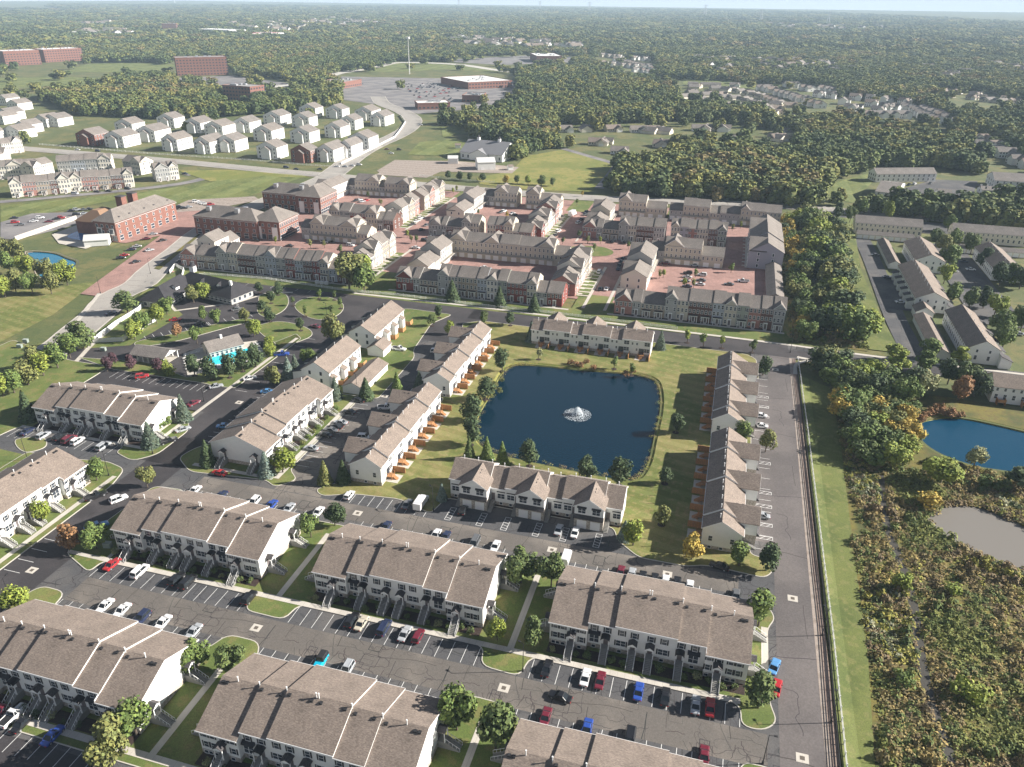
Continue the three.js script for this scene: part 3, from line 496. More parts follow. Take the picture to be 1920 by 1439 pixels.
gM.position.set(14.0, 0, -159.4); gM.rotation.y = Math.PI / 2; GL(gM, 'by the service road, nearer of two');
GL(dup(gM, 13.6, -215.8, Math.PI / 2), 'by the service road, farther of two');

// plain gabled blocks with real windows, used for smaller terraces and garages
function gabled({ name, L, D, eave, ridge, wallMat = M.siding, roofMat = M.roof, rows = [], backRows = rows, garage = 0, hip = 0, over = 0.35, gables = true, endWins = true, far = false }) {
  const t = base(name), wall = new MB(), f = -0, b = -D, r = -D / 2; t.userData.stem = name;
  wall.prismX([[f, 0], [f, eave], [r, ridge - 0.15], [b, eave], [b, 0]], hip ? 0.01 : 0, L); const s = (ridge - eave) / (D / 2);
  if (hip) {
    wall.p.length = wall.n.length = wall.u.length = 0; wall.box(0, L, 0, eave, b, f, 'ut');
    const rf = new MB(), o = over, e = eave - s * o * 0.3; rf.poly([[-o, e, f + o], [L + o, e, f + o], [L - hip, ridge, r], [hip, ridge, r]]).poly([[L + o, e, b - o], [-o, e, b - o], [hip, ridge, r], [L - hip, ridge, r]]).poly([[-o, e, b - o], [-o, e, f + o], [hip, ridge, r]]).poly([[L + o, e, f + o], [L + o, e, b - o], [L - hip, ridge, r]]).poly([[-o, e, f + o], [-o, e, b - o], [L + o, e, b - o], [L + o, e, f + o]]);
    rf.build('roof', roofMat, t);
  } else put('roof', slope(new MB(), -over * 0.7, L + over * 0.7, [[f + over, eave - s * over], [r, ridge], [b - over, eave - s * over]]).geo(), roofMat, t);
  wall.build('wall', wallMat, t);
  new MB().box(-over * 0.7, L + over * 0.7, eave - s * over - 0.3, eave - s * over - 0.16, f + over - 0.12, f + over - 0.02).box(-over * 0.7, L + over * 0.7, eave - s * over - 0.3, eave - s * over - 0.16, b - over + 0.02, b - over + 0.12).build('eaves_board', M.trim, t);
  const frames = new MB(), panes = new MB();
  const w = (x, y, z, ww, hh, sg) => { const z0 = sg > 0 ? z : z - 0.05, z1 = sg > 0 ? z + 0.05 : z; frames.box(x - ww / 2 - 0.1, x + ww / 2 + 0.1, y - 0.1, y + hh + 0.1, z0, z1); panes.box(x - ww / 2, x + ww / 2, y, y + hh * 0.47, sg > 0 ? z1 : z0 - 0.02, sg > 0 ? z1 + 0.02 : z0).box(x - ww / 2, x + ww / 2, y + hh * 0.53, y + hh, sg > 0 ? z1 : z0 - 0.02, sg > 0 ? z1 + 0.02 : z0); };
  for (const [list, z, sg] of [[rows, f, 1], [backRows, b, -1]]) for (const [y, n, ww, hh] of list) for (let i = 0; i < n; i++) w((i + 0.5) * L / n, y, z, ww, hh, sg);
  if (endWins && rows.length) for (const [y, , ww, hh] of rows) for (const [x, sg] of [[0, -1], [L, 1]]) for (const k of D > 11.5 ? [0.14, 0.38, 0.62, 0.86] : D > 9 ? [0.3, 0.7] : [0.5]) { const z = -D * k, x0 = sg > 0 ? x : x - 0.05, x1 = x0 + 0.05; frames.box(x0, x1, y - 0.1, y + hh + 0.1, z - ww / 2 - 0.1, z + ww / 2 + 0.1); panes.box(sg > 0 ? x1 : x0 - 0.02, sg > 0 ? x1 + 0.02 : x0, y, y + hh, z - ww / 2, z + ww / 2); }
  if (!frames.empty) { frames.build('window_frames', M.trim, t).userData.kind = 'stuff'; panes.build('window_panes', M.glass, t).userData.kind = 'stuff'; }
  for (let i = 0; i < garage; i++) { const x = (i + 0.5) * L / garage; addAt('garage_door', new MB().box(-1.3, 1.3, 0.02, 2.3, 0, 0.05).geo(), M.garage, t, x, 0, 0.01); }
  return t;
}
const place = (o, x, z, turn = 0) => { o.position.set(x, 0, z); o.rotation.y = turn; return o; };
const R4 = [[4.6, 10, 0.9, 1.4], [2, 10, 0.9, 1.5]];
// two smaller terraces behind the pool and their garages: origin = front left, front to +z
function smallTerrace(L, D, x, z, label) { const t = place(gabled({ name: 'small_terrace', L, D, eave: 6.3, ridge: 9.6, rows: [[4.6, Math.round(L / 2.6), 0.9, 1.4], [1.9, Math.round(L / 2.6), 0.9, 1.5]] }), x, z, Math.PI / 2); tag(t, label, 'terrace house');
  for (let k = 0; k < Math.round(L / 7.5); k++) { const px = 3.4 + k * 7.5; addAt('privacy_fence', new MB().box(-0.05, 0.05, 0.1, 1.9, 0, 3.4).box(-0.05, 3.2, 0.1, 1.9, 3.3, 3.4).geo(), M.wood, t, px, 0, 0.05); addAt('bump_out', new MB().prismX([[0, 0], [0, 4.6], [1.7, 3.8], [1.7, 0]], -1.1, 1.1).geo(), M.siding, t, px - 2, 0, 0); addAt('bump_roof', slope(new MB(), -1.25, 1.25, [[0.02, 4.85], [1.95, 3.9]], 0.14).geo(), M.roof, t, px - 2, 0, 0); }
  for (const px of [2, 9, 15, 21]) if (px < L) addAt('vent_pipe', pipeGeo, M.trim, t, px, 9.4, -D / 2);
  const side = new MB(), sr = new MB(); for (let k = 0; k < 3; k++) { const a = 1 + k * L / 3; side.prismX([[-D + 0.1, 0], [-D + 0.1, 4.9], [-D - 4.2, 4.0], [-D - 4.2, 0]], a, a + 5.4); slope(sr, a - 0.25, a + 5.65, [[-D + 0.1, 5.3], [-D - 4.5, 4.1]]); } side.build('garage_wing', M.siding, t); sr.build('garage_wing_roof', M.roofDark, t); return t; }
smallTerrace(24, 10.6, -123.9, -210.4, 'smaller white terrace behind the pool, nearer one with fenced patios');
smallTerrace(28, 10.8, -123, -245, 'smaller white terrace farther from the pool by the round island');
tag(place(gabled({ name: 'garage_block', L: 21, D: 7.2, eave: 2.8, ridge: 4.5, garage: 7 }), -111.2, -209, Math.PI / 2), 'long low white garage with brown roof between the terraces', 'garage');
tag(place(gabled({ name: 'garage_block', L: 7.4, D: 6.4, eave: 3.2, ridge: 5, garage: 2 }), -117.2, -239.4, Math.PI / 2), 'small white two-bay garage against the farther small terrace', 'garage');
// right-hand estate
const est = (L, label, x, z, turn, over = {}) => tag(place(gabled({ name: 'estate_terrace', L, D: 12, eave: 6.2, ridge: 9.4, rows: [[4.5, Math.round(L / 2.4), 0.7, 1.1], [1.6, Math.round(L / 2.7), 0.9, 1.6]], ...over }), x, z, turn), label, 'terrace house');
const e1 = est(36, 'cream terrace with grey roof behind a long low garage, right-hand estate', 73, -480, 0, { wallMat: M.cream, roofMat: M.roofGrey, D: 11 });
const e2 = est(38, 'cream terrace with grey roof at the right edge above the trees', 124.5, -478, 0, { wallMat: M.cream, roofMat: M.roofGrey, D: 11 });
const e3 = est(34, 'white terrace with stepped roof beyond the first low garage, right-hand estate', 94, -446.6, -Math.PI / 2, { D: 13.5 });
const e4 = est(48, 'long white terrace with small lean-to porches facing the mown strip', 84.3, -400.6, -Math.PI / 2, { D: 13.2 });
const e5 = est(40, 'white terrace at the corner of the dark street, right-hand estate', 93.6, -340, -Math.PI / 2, { D: 11 });
const e6 = est(38, 'white terrace half hidden by trees at the right edge', 128.5, -447, -Math.PI / 2, { D: 12.5 });
const e7 = est(46, 'white terrace with decks above the curved pond at the right edge', 94.6, -267, 0, { D: 9.5, ridge: 9 });
for (const [t, L, w] of [[e4, 48, 1], [e3, 34, 0], [e5, 40, 0], [e6, 38, 0]]) {
  if (w) for (let k = 0; k < 6; k++) { const x = 3 + k * 8; addAt('porch_wing', new MB().prismX([[0, 0], [0, 4.2], [2.6, 3.4], [2.6, 0]], 0, 3).geo(), M.siding, t, x, 0, 0); addAt('porch_roof', slope(new MB(), -0.2, 3.2, [[0, 4.4], [2.9, 3.5]]).geo(), M.roofDark, t, x, 0, 0); }
  for (let k = 0; k < L / 9; k++) { const D = t === e5 ? 11 : 12.6; addAt('garage_wing', new MB().prismX([[-D, 0], [-D, 4.6], [-D - 4, 3], [-D - 4, 0]], 1 + k * 9, 6.5 + k * 9).geo(), M.siding, t, 0, 0, 0); addAt('garage_wing_roof', slope(new MB(), 0.8 + k * 9, 6.7 + k * 9, [[-D, 4.9], [-D - 4.3, 3.1]]).geo(), M.roofDark, t, 0, 0, 0); }
  for (let k = 0; k < L / 6; k++) addAt('vent_pipe', pipeGeo, M.trim, t, 2 + k * 6, 9.2, -5.6);
}
for (let k = 0; k < 6; k++) addAt('deck', new MB().box(-1.3, 1.3, 1, 1.2, 0, 2).box(-1.3, -1.2, 0, 2.1, 0, 2).box(1.2, 1.3, 0, 2.1, 0, 2).box(-1.3, 1.3, 1.3, 2.1, 1.9, 2).geo(), M.wood, e7, 3 + k * 7.6, 0, 0);
const shed = (L, D, label, x, z, turn, o = {}) => tag(place(gabled({ name: 'garage_block', L, D, eave: 2.8, ridge: 4.3, garage: Math.round(L / 3.2), ...o }), x, z, turn), label, 'garage');
shed(44, 5.6, 'long low garage with dark roof along the grey estate lane', 82.6, -457.6, -Math.PI / 2); shed(40, 6.4, 'long low garage with dark roof nearest the dark street', 82.2, -340, -Math.PI / 2);
shed(30, 4.4, 'low flat-sloped garage in front of the cream terrace, right-hand estate', 73, -468, 0, { wallMat: M.cream, roofMat: M.roofGrey }); shed(32, 5, 'low garage in front of the cream terrace at the right edge', 124, -455, 0, { wallMat: M.cream, roofMat: M.roofGrey });
shed(8, 7, 'small white garage joining the long terrace to the low garage', 83.4, -350.6, -Math.PI / 2, { eave: 3.4, ridge: 5.6 });
// ---------------------------------------------------------------- trees and plants
const leafMat = (r, g, b) => new THREE.MeshStandardMaterial({ color: lin(r * 1.55, g * 1.45, b * 1.3), roughness: 0.85, vertexColors: true, side: THREE.DoubleSide });
const LEAF = { green: leafMat(0.075, 0.115, 0.03), mid: leafMat(0.062, 0.092, 0.03), dark: leafMat(0.035, 0.058, 0.024), lime: leafMat(0.13, 0.17, 0.03), olive: leafMat(0.105, 0.12, 0.04), gold: leafMat(0.25, 0.2, 0.045), spruce: leafMat(0.055, 0.08, 0.062), blue: leafMat(0.1, 0.14, 0.13), plum: leafMat(0.05, 0.025, 0.035), rust: leafMat(0.17, 0.1, 0.05), pale: leafMat(0.17, 0.19, 0.1), weed: leafMat(0.14, 0.145, 0.05) };
const nrm = () => { let x, y, z, l; do { x = rr(-1, 1); y = rr(-1, 1); z = rr(-1, 1); l = x * x + y * y + z * z; } while (l > 1 || l < 0.01); l = Math.sqrt(l); return [x / l, y / l, z / l]; };
class Leaves {
  constructor() { this.p = []; this.n = []; this.c = []; }
  leaf(x, y, z, n, s, up = 0.25) { // a small bent pair of triangles facing roughly along n
    const N = V(n[0] + rr(-0.7, 0.7), n[1] + up + rr(-0.7, 0.7), n[2] + rr(-0.7, 0.7)).normalize(), T = V(rr(-1, 1), rr(-1, 1), rr(-1, 1)).cross(N).normalize(), B = V(0, 0, 0).crossVectors(N, T), k = rr(0.62, 1.38), w = rr(0.9, 1.12), a = s * rr(0.7, 1.3), b = s * rr(0.5, 0.9), f = s * 0.25;
    const q = (i, j, h) => [x + T.x * i + B.x * j + N.x * h, y + T.y * i + B.y * j + N.y * h, z + T.z * i + B.z * j + N.z * h], P = [q(-a, 0, -f), q(0, -b, 0), q(a, 0, -f), q(0, b, 0)];
    for (const i of [0, 1, 3, 1, 2, 3]) { this.p.push(...P[i]); this.n.push(N.x, N.y, N.z); this.c.push(k * w, k, k * (2 - w)); }
  }
  geo() { const g = new THREE.BufferGeometry(); g.setAttribute('position', new THREE.Float32BufferAttribute(this.p, 3)); g.setAttribute('normal', new THREE.Float32BufferAttribute(this.n, 3)); g.setAttribute('color', new THREE.Float32BufferAttribute(this.c, 3)); return g; }
}
// crowns are 1 unit high trees, scaled when planted; returns [trunk, crown]
function treeShape(kind, nLeaf, leafSize, sd) {
  seed = sd; const L = new Leaves(), tr = new MB();
  if (kind === 'spruce') {
    for (let i = 0; i < nLeaf; i++) { const t = Math.pow(rnd(), 0.62), y = 1 - t * 0.95, tier = 0.78 + 0.22 * Math.abs(Math.sin(y * 26)), r = (0.02 + 0.27 * t) * tier * Math.sqrt(rr(0.35, 1)), a = rr(0, 6.283); L.leaf(r * Math.cos(a), y - 0.06 * r / 0.3, r * Math.sin(a), [Math.cos(a), 0.3, Math.sin(a)], leafSize * (0.6 + 0.5 * t)); }
    tr.cyl(0, 0, 0, 0.9, 0.018, 0.004, 6);
  } else {
    const P = { round: [0.58, 0.27, 0.4, 9, 0.2], broad: [0.6, 0.4, 0.36, 14, 0.2], tall: [0.56, 0.2, 0.42, 9, 0.14], bush: [0.48, 0.55, 0.45, 9, 0.3], wild: [0.55, 0.42, 0.42, 12, 0.22], young: [0.64, 0.2, 0.34, 6, 0.15] }[kind];
    const [cy, rx, ry, nb, br] = P, blobs = [];
    for (let i = 0; i < nb; i++) { const d = nrm(), q = i ? rr(0.45, 0.85) : 0.1; const yy = cy + d[1] * ry * q, taper = kind === 'round' || kind === 'tall' || kind === 'young' ? 1 - 0.55 * Math.max(0, (yy - cy) / ry) : 1; blobs.push([d[0] * rx * q * taper, yy, d[2] * rx * q * taper, br * rr(0.75, 1.25) * (taper * 0.4 + 0.6)]); }
    for (let i = 0; i < nLeaf; i++) { const b = blobs[i % nb], d = nrm(), r = b[3] * Math.pow(rr(0.4, 1), 0.5); L.leaf(b[0] + d[0] * r, Math.max(0.1, b[1] + d[1] * r), b[2] + d[2] * r, d, leafSize); }
    const th = kind === 'bush' ? 0.2 : cy; tr.cyl(0, 0, 0, th, 0.026, 0.014, 6);
    if (kind !== 'bush') for (let i = 1; i < Math.min(6, nb); i++) tr.bar([0, cy * 0.55, 0], [blobs[i][0], blobs[i][1], blobs[i][2]], 0.014);
  }
  return [tr.geo(), L.geo()];
}
const SHAPES = {};
for (const [k, n, s] of [['round', 1300, 0.042], ['broad', 1900, 0.045], ['tall', 1100, 0.04], ['spruce', 1700, 0.04], ['bush', 420, 0.085], ['wild', 1300, 0.05], ['young', 420, 0.045]]) SHAPES[k] = [0, 1, 2].map((i) => treeShape(k, n, s, 100 * i + k.length * 7 + 3));
const KIND = { round: 'tree', broad: 'tree', tall: 'tree', spruce: 'spruce', bush: 'shrub', wild: 'tree', young: 'tree' };
let planted = 0;
function plant(kind, col, x, z, h, label, group, y = 0.1, wide = 1, cat) {
  const [tg, cg] = SHAPES[kind][planted++ % 3], t = base(kind === 'spruce' ? 'spruce_tree' : kind === 'bush' ? 'shrub' : col === 'plum' ? 'purple_tree' : 'tree', x, z, rr(0, 6.28), y);
  const hh = h * 1.12; t.scale.set(hh * wide * rr(0.95, 1.15), hh, hh * wide * rr(0.95, 1.15)); put('trunk', tg, M.bark, t); put('crown', cg, LEAF[col], t);
  return tag(t, label, cat ?? KIND[kind], group);
}
// a line or cluster that one can count through: ordinals single each tree out
function row(list, kind, col, h, what, place, end, opt = {}) {
  list.forEach((q, i) => { const n = list.length > 1 ? `${ord(i)} ${what} from the ${end} ${place}` : `${what} ${place}`; const c = Array.isArray(col) ? col[i % col.length] : col; plant(q[3] ?? kind, c, q[0], q[1], q[2] ?? h * rr(0.9, 1.1), n, list.length > 1 ? opt.group : undefined, opt.y ?? 0.1, opt.wide ?? 1); });
}
const mulchRing = new MB(); const ring = (l) => { for (const q of l) mulchRing.cyl(q[0], q[1], 0.1, 0.145, 1.1, 1.0, 9); return l; };
row(ring([[-71,-241],[-70.2,-218.3],[-70.1,-203.1],[-65.6,-189]]), 'round', 'dark', 8.2, 'dark oval tree', 'on the lawn west of the pond', 'north', { group: 'oval trees west of the pond' });
row(ring([[-45.5,-182.7],[-28.3,-180.7],[-19.1,-180.5]]), 'round', 'dark', 8, 'dark oval tree', 'on the south bank of the pond', 'west', { group: 'oval trees on the south bank' });
row([[-63.4,-181.3],[-58.4,-182.8],[-53.3,-181.4]], 'spruce', ['mid', 'green', 'green'], 6.6, 'bright evergreen', 'behind the garage terrace below the pond', 'west');
row(ring([[-60.8,-254.6],[-32.3,-254.8],[-25.5,-251.1]]), 'young', ['pale', 'green', 'green'], 4.6, 'thin young tree', 'on the north bank of the pond', 'west');
row([[-67.9,-270.6],[-18,-278]], 'spruce', 'spruce', 7.5, 'blue-green spruce', 'beside the terrace north of the pond', 'west');
row(ring([[-6.4,-214.6],[-6.8,-184.9],[-5.7,-165.7]]), 'round', ['dark', 'dark', 'olive'], [5.4][0], 'small round tree', 'on the lawn east of the pond', 'north');
row(ring([[-111.2,-282.7],[-110.9,-273.6],[-101.1,-267.5],[-91.3,-282.1],[-80.2,-283.5]]), 'round', ['dark', 'mid', 'lime', 'mid', 'dark'], 5.4, 'small round tree', 'along the dark street above the pond', 'west');
row(ring([[-8.4,-287.2],[-2.1,-284.6],[5,-285.9],[16.4,-285.1]]), 'young', ['lime', 'green', 'lime', 'mid'], 5.4, 'young tree', 'along the dark street north-east of the pond', 'west');
row([[-113.1,-304.4],[-90.9,-303.9],[-74.9,-302.6]], 'spruce', 'dark', [8][0], 'dark conical evergreen', 'by the white picket fence', 'west', { y: 0, wide: 1.3 });
row([[-163.2,-303.3],[-155,-302.1],[-162.6,-311.2]], 'broad', ['olive', 'green', 'lime'], [14][0], 'large bright tree', 'between the two front stone rows', 'west', { y: 0 });
row([[13.5,-214.6],[20.6,-210.8],[20.2,-265.6]], 'round', ['green', 'olive', 'dark'], 6.6, 'parking-island tree', 'by the east terraces', 'middle', {});
row([[13.9,-154.9],[20.3,-155],[2.8,-154],[-11.6,-155.3]], 'round', ['green', 'dark', 'gold', 'lime'], 6.8, 'tree', 'at the south end of the east terraces', 'right');
row([[-14.1,-157.1],[-64,-160]], 'spruce', 'blue', 5.2, 'blue spruce', 'beside the garage terrace below the pond', 'east', { wide: 1.15 });
row([[18.4,-135.5],[18.3,-113.1]], 'round', ['green', 'mid'], 8.6, 'dense tree', 'at the right end of the middle row', 'north');
row([[-34.8,-134.2],[-27.7,-134.8]], 'broad', 'mid', 7.8, 'large tree', 'behind the footway between two middle-row terraces', 'west', { wide: 0.9 });
row([[-34.9,-115.5],[-27.2,-116.2]], 'broad', ['lime', 'mid'], 6, 'leafy tree', 'beside the footway between two middle-row terraces', 'west', { wide: 0.8 });
row([[-89.7,-135.3],[-86.2,-141.3]], 'broad', ['green', 'dark'], 6.4, 'bushy tree', 'behind the left footway of the middle row', 'west', { wide: 0.9 });
row([[-90.7,-91],[-83.7,-92.2]], 'broad', ['green', 'mid'], 6.4, 'leafy tree', 'at the right end of the near left terrace', 'west', { wide: 0.9 });
row([[-91.6,-74.5],[-91.4,-68.4]], 'broad', ['green', 'olive'], 9, 'big tree', 'in front of the near left terrace', 'north', { wide: 0.85 });
row([[-35.6,-92.1],[-27.6,-90.3]], 'broad', ['green', 'mid'], 9.5, 'tall tree', 'between the two nearest terraces', 'west', { wide: 0.72 });
row([[-137.6,-116.4],[-158.3,-120.9],[-159.3,-140.9],[-143.6,-114.6],[-143.5,-142]], 'broad', ['green', 'lime', 'green', 'rust', 'olive'], [6][0], 'tree', 'along the dark road at the left', 'middle', { wide: 0.9 });
plant('broad', 'lime', ...[[-138.6,-94.4]][0], 6.2, 'bright small tree on the left island of the nearest car park');
row([[-158,-177],[-157,-160.4],[-205.1,-163.3]], 'spruce', ['spruce', 'spruce', 'dark'], 8.6, 'tall spruce', 'beside the far left terrace', 'right', { wide: 1.15 });
row([[-161,-169.1],[-160.7,-170.9],[-160.4,-172.7]], 'tall', 'green', 3.4, 'small clipped conifer', 'against the white end wall', 'south', { group: 'clipped conifers at the end wall', wide: 1.3 });
row([[-134.8,-156.8],[-115.6,-156.8],[-118.6,-204.2],[-140.4,-216],[-141.7,-213.3]], 'spruce', ['dark', 'blue', 'spruce', 'spruce', 'blue'], 7.6, 'spruce', 'around the crosswise white terrace', 'south', { wide: 1.15 });
row([[-112,-159.3],[-143.4,-206.7],[-139.9,-224.6]], 'broad', ['lime', 'olive', 'green'], 6.6, 'round bright tree', 'by the crosswise white terrace', 'south');
plant('broad', 'olive', -139.5, -244, 12, 'huge spreading tree beside the small white terrace near the pool', undefined, 0.1, 0.8);
row([[-94.7,-219.7],[-100.7,-214.4],[-109,-207.5],[-98,-158.1],[-93.4,-160.2]], 'spruce', ['spruce', 'green', 'dark', 'olive', 'dark'], 6.6, 'tree', 'in the car park west of the garage terraces', 'north', { wide: 1.2 });
row(ring([[-174.7,-205.4],[-166.7,-203.9],[-162,-207.6],[-160.4,-213.3],[-157.9,-218]]), 'round', 'dark', 8, 'dark oval pear tree', 'along the pool terrace', 'west', { group: 'oval trees along the pool' });
row([[-206.5,-199.2],[-208.3,-203.9],[-199.7,-203.4],[-188.4,-203.8]], 'round', 'plum', 4.8, 'purple-leaved tree', 'on the lawn below the pavilion', 'west', { group: 'purple trees below the pavilion' });
row(ring([[-199.6,-286.4],[-190.3,-286.9],[-187.8,-276.8],[-185.2,-265.6],[-176.6,-257.8],[-159.8,-253.1]]), 'round', 'dark', 5.6, 'small dark tree', 'on the clubhouse islands', 'west');
row(ring([[-176.9,-277],[-170.6,-288.3],[-163.3,-288.6],[-155.8,-280],[-156.4,-272.5],[-165.9,-267.4]]), 'young', ['mid', 'green'], 4.6, 'young tree', 'on the round grass island', 'west');
row([[-202.2,-232.4],[-203.6,-250.9],[-195.2,-247.4],[-186,-254.3],[-174.2,-242.4],[-191.3,-229.8]], 'broad', ['rust', 'green', 'green', 'olive', 'lime', 'green'], 6, 'island tree', 'in the clubhouse car park', 'west', { wide: 0.8 });
row([[-220.3,-267.3],[-218.7,-271.3],[-222.5,-252.3],[-220.2,-242.7],[-216.9,-226.1],[-218.7,-232.4]], 'broad', ['olive', 'lime', 'green', 'lime', 'lime', 'green'], 7.5, 'leafy tree', 'around the clubhouse', 'north');
row([[-239.2,-248.8],[-229.6,-213.2]], 'round', 'mid', 9.4, 'dense street tree', 'on the east side of the avenue', 'north', { y: 0, wide: 1.3 });
row([[-225.8,-173.3],[-224.5,-176.4],[-224.7,-182.4],[-225.5,-189.9],[-225.6,-196.4],[-231.7,-193],[-228,-204.8]], 'round', ['lime', 'green', 'olive', 'lime', 'green', 'olive', 'green'], 8.6, 'street tree', 'beside the avenue at the left edge', 'south', { group: 'street trees beside the avenue', y: 0, wide: 1.1 });
row([[-303.5,-248.3],[-304.7,-255.1],[-295.7,-255.5],[-287.8,-258],[-290,-269.7],[-301.8,-269.9],[-328.3,-275],[-343.2,-293.7],[-317.1,-274.4],[-349.1,-291.9]], 'broad', 'lime,olive,green,olive'.split(','), 10, 'yellowing tree', 'round the turquoise pond', 'west', { y: 0, wide: 0.85 });
row([[67.5,-293.5],[67.9,-282.4],[77.4,-285.3],[81.4,-299.4],[91,-296.8]], 'tall', ['lime', 'lime', 'green', 'green', 'lime'], 8.4, 'bright street tree', 'along the dark street at the right', 'west', { y: 0, wide: 1.5, group: 'bright street trees at the right' });
row([[83.6,-277.5],[90.5,-270],[88.5,-273.5],[70.1,-266.2],[73.5,-266.2],[66.1,-254.7],[84.4,-264.7]], 'broad', ['dark', 'dark', 'mid', 'dark', 'pale', 'green', 'rust'], 9, 'garden tree', 'north of the curved pond', 'east', { y: -0.1 });
row([[66.5,-510.4],[73.1,-503.8],[82.6,-525.7],[97.2,-521.3],[120.7,-522.3],[127,-500.3],[123.8,-467.8],[113.7,-464.5],[137.3,-520.3],[149.2,-518.6],[161.2,-518.3]], 'broad', ['dark', 'mid', 'green', 'lime', 'mid', 'green', 'green', 'mid', 'dark', 'olive', 'dark'], 9, 'tree', 'along the pale road, right-hand estate', 'west', { y: -0.2, wide: 0.8 });
row([[114.7,-451],[112.2,-424.7],[105.2,-396.8],[102.7,-368.3],[129.6,-428.7],[129.3,-454],[130.1,-400.6],[135.4,-403.6],[138.5,-399.3],[108.9,-363.3],[115.1,-365.2],[116.8,-354.7],[113,-333.1],[111.6,-319.7],[123.3,-340.2]], 'broad', ['olive', 'green', 'lime', 'green', 'dark', 'mid', 'dark', 'green', 'dark', 'mid', 'dark', 'lime', 'green', 'green', 'mid'], 10, 'estate tree', 'between the right-hand terraces', 'north', { y: -0.2, wide: 0.9 });
row([[-202.8,-543.2],[-193.6,-543],[-185.2,-542.6],[-175.5,-542.6],[-157.8,-542.3],[-149.8,-544.9],[-141.6,-544.6],[-131.7,-544.8],[-123.1,-544.6]], 'round', ['dark', 'dark', 'dark', 'dark', 'gold', 'mid', 'lime', 'mid', 'mid'], 6, 'small tree', 'along the far road below the field', 'west', { y: -0.1, wide: 1.2, group: 'small trees along the far road' });
// hedges, shrubs at the steps, marsh plants
for (const [o, w] of [[[[-196.6, -213], [-183, -203.6]], 'west'], [[[-166, -239.6], [-158.6, -228.4]], 'east']]) for (let i = 0; i < 9; i++) { const t = i / 8; plant('bush', 'lime', o[0][0] + (o[1][0] - o[0][0]) * t + rr(-0.6, 0.6), o[0][1] + (o[1][1] - o[0][1]) * t + rr(-0.6, 0.6), 2.6, `clipped yellow-green hedge shrub on the ${w} side of the swimming pool`, `hedge shrubs on the ${w} side of the pool`); }
for (const [x0, z0, w] of [[-24.2, -118.1, 'right'], [-78.9, -118.1, 'middle'], [-133, -118.1, 'left']]) for (let i = 0; i < 16; i++) { const q = 1.2 + i * 2.45; if ([4.7, 11.7, 17.3, 20.8, 26.8, 34.3].some((a) => Math.abs(a - q) < 1.15)) continue; plant('bush', i % 4 ? 'mid' : 'pale', x0 + q, z0 + rr(1, 2.6), rr(1, 1.5), `low shrub between the steps of the ${w} middle-row terrace`, `shrubs by the steps of the ${w} middle-row terrace`); }
for (const [x0, w] of [[-131, 'left'], [-77.8, 'centre']]) for (let i = 0; i < 12; i++) { const q = 2.2 + i * 3.2; plant('bush', i % 3 ? 'dark' : 'pale', x0 + q, -72.9 + rr(-0.6, 0.6), rr(0.9, 1.4), `low shrub between the steps of the nearest ${w} terrace`, `shrubs by the steps of the nearest ${w} terrace`); }
for (let i = 0; i < 12; i++) plant('bush', i % 2 ? 'green' : 'olive', -114.6 + rr(-0.6, 0.6), -161.6 - i * 3.25, rr(1.1, 1.7), 'rounded shrub between the steps of the crosswise white terrace', 'shrubs by the steps of the crosswise terrace');
for (const q of [[-48.4,-254],[-46.2,-253.3],[-44.2,-253],[-42.9,-256.8],[-39.4,-252.3],[-27.4,-250.6],[-25.2,-253.5]]) plant('bush', 'rust', q[0], q[1], rr(1.4, 2.2), 'reddish shrub on the north bank of the blue pond', 'reddish shrubs on the north bank');
for (const q of [[-69.5,-228.1],[-67.1,-224.7],[-69.1,-222.7],[-68.9,-232.7],[-68.6,-220.1]]) plant('bush', 'olive', q[0], q[1], rr(1.4, 2.2), 'shrub in the planted bed on the west bank', 'shrubs on the west bank');
structure(mulchRing.build('mulch_ring', M.mulch), 'dark mulch rings round the young trees', 'mulch');
structure([[-133, -117.6, 40], [-78.9, -117.6, 40], [-24.2, -117.6, 40], [-131, -74.5, 40], [-77.8, -74.5, 40], [-200.4, -161.6, 40]].reduce((m, [x, z, L]) => m.add(flat(rect(x, x + L, z - 0.6, z + 2.2), 0.135)), new MB()).add(flat(rect(-117.6, -115, -199, -160), 0.135)).add(flat(rect(-62, -16, -162.4, -161.2), 0.135)).build('mulch_bed', M.mulch), 'dark mulch beds along the terrace fronts', 'mulch bed');
// ---------------------------------------------------------------- cars
const carPaint = {}; const paintOf = (name) => carPaint[name] ??= new THREE.MeshPhysicalMaterial({ color: lin(...{ white: [0.78, 0.78, 0.78], black: [0.012, 0.012, 0.014], silver: [0.42, 0.44, 0.46], grey: [0.14, 0.145, 0.15], red: [0.42, 0.02, 0.025], 'dark red': [0.16, 0.015, 0.03], blue: [0.025, 0.075, 0.36], 'dark blue': [0.02, 0.03, 0.075], cyan: [0.0, 0.42, 0.62], beige: [0.55, 0.5, 0.4], 'light blue': [0.1, 0.28, 0.55] }[name]), roughness: 0.35, metalness: 0.1, clearcoat: 1, clearcoatRoughness: 0.06 });
const carGlass = std({ color: lin(0.02, 0.025, 0.03), roughness: 0.05 }), tyre = std({ color: lin(0.02, 0.02, 0.02), roughness: 0.8 }), lampRed = std({ color: lin(0.35, 0.02, 0.02), roughness: 0.3 }), lampClear = std({ color: lin(0.7, 0.72, 0.75), roughness: 0.2 });
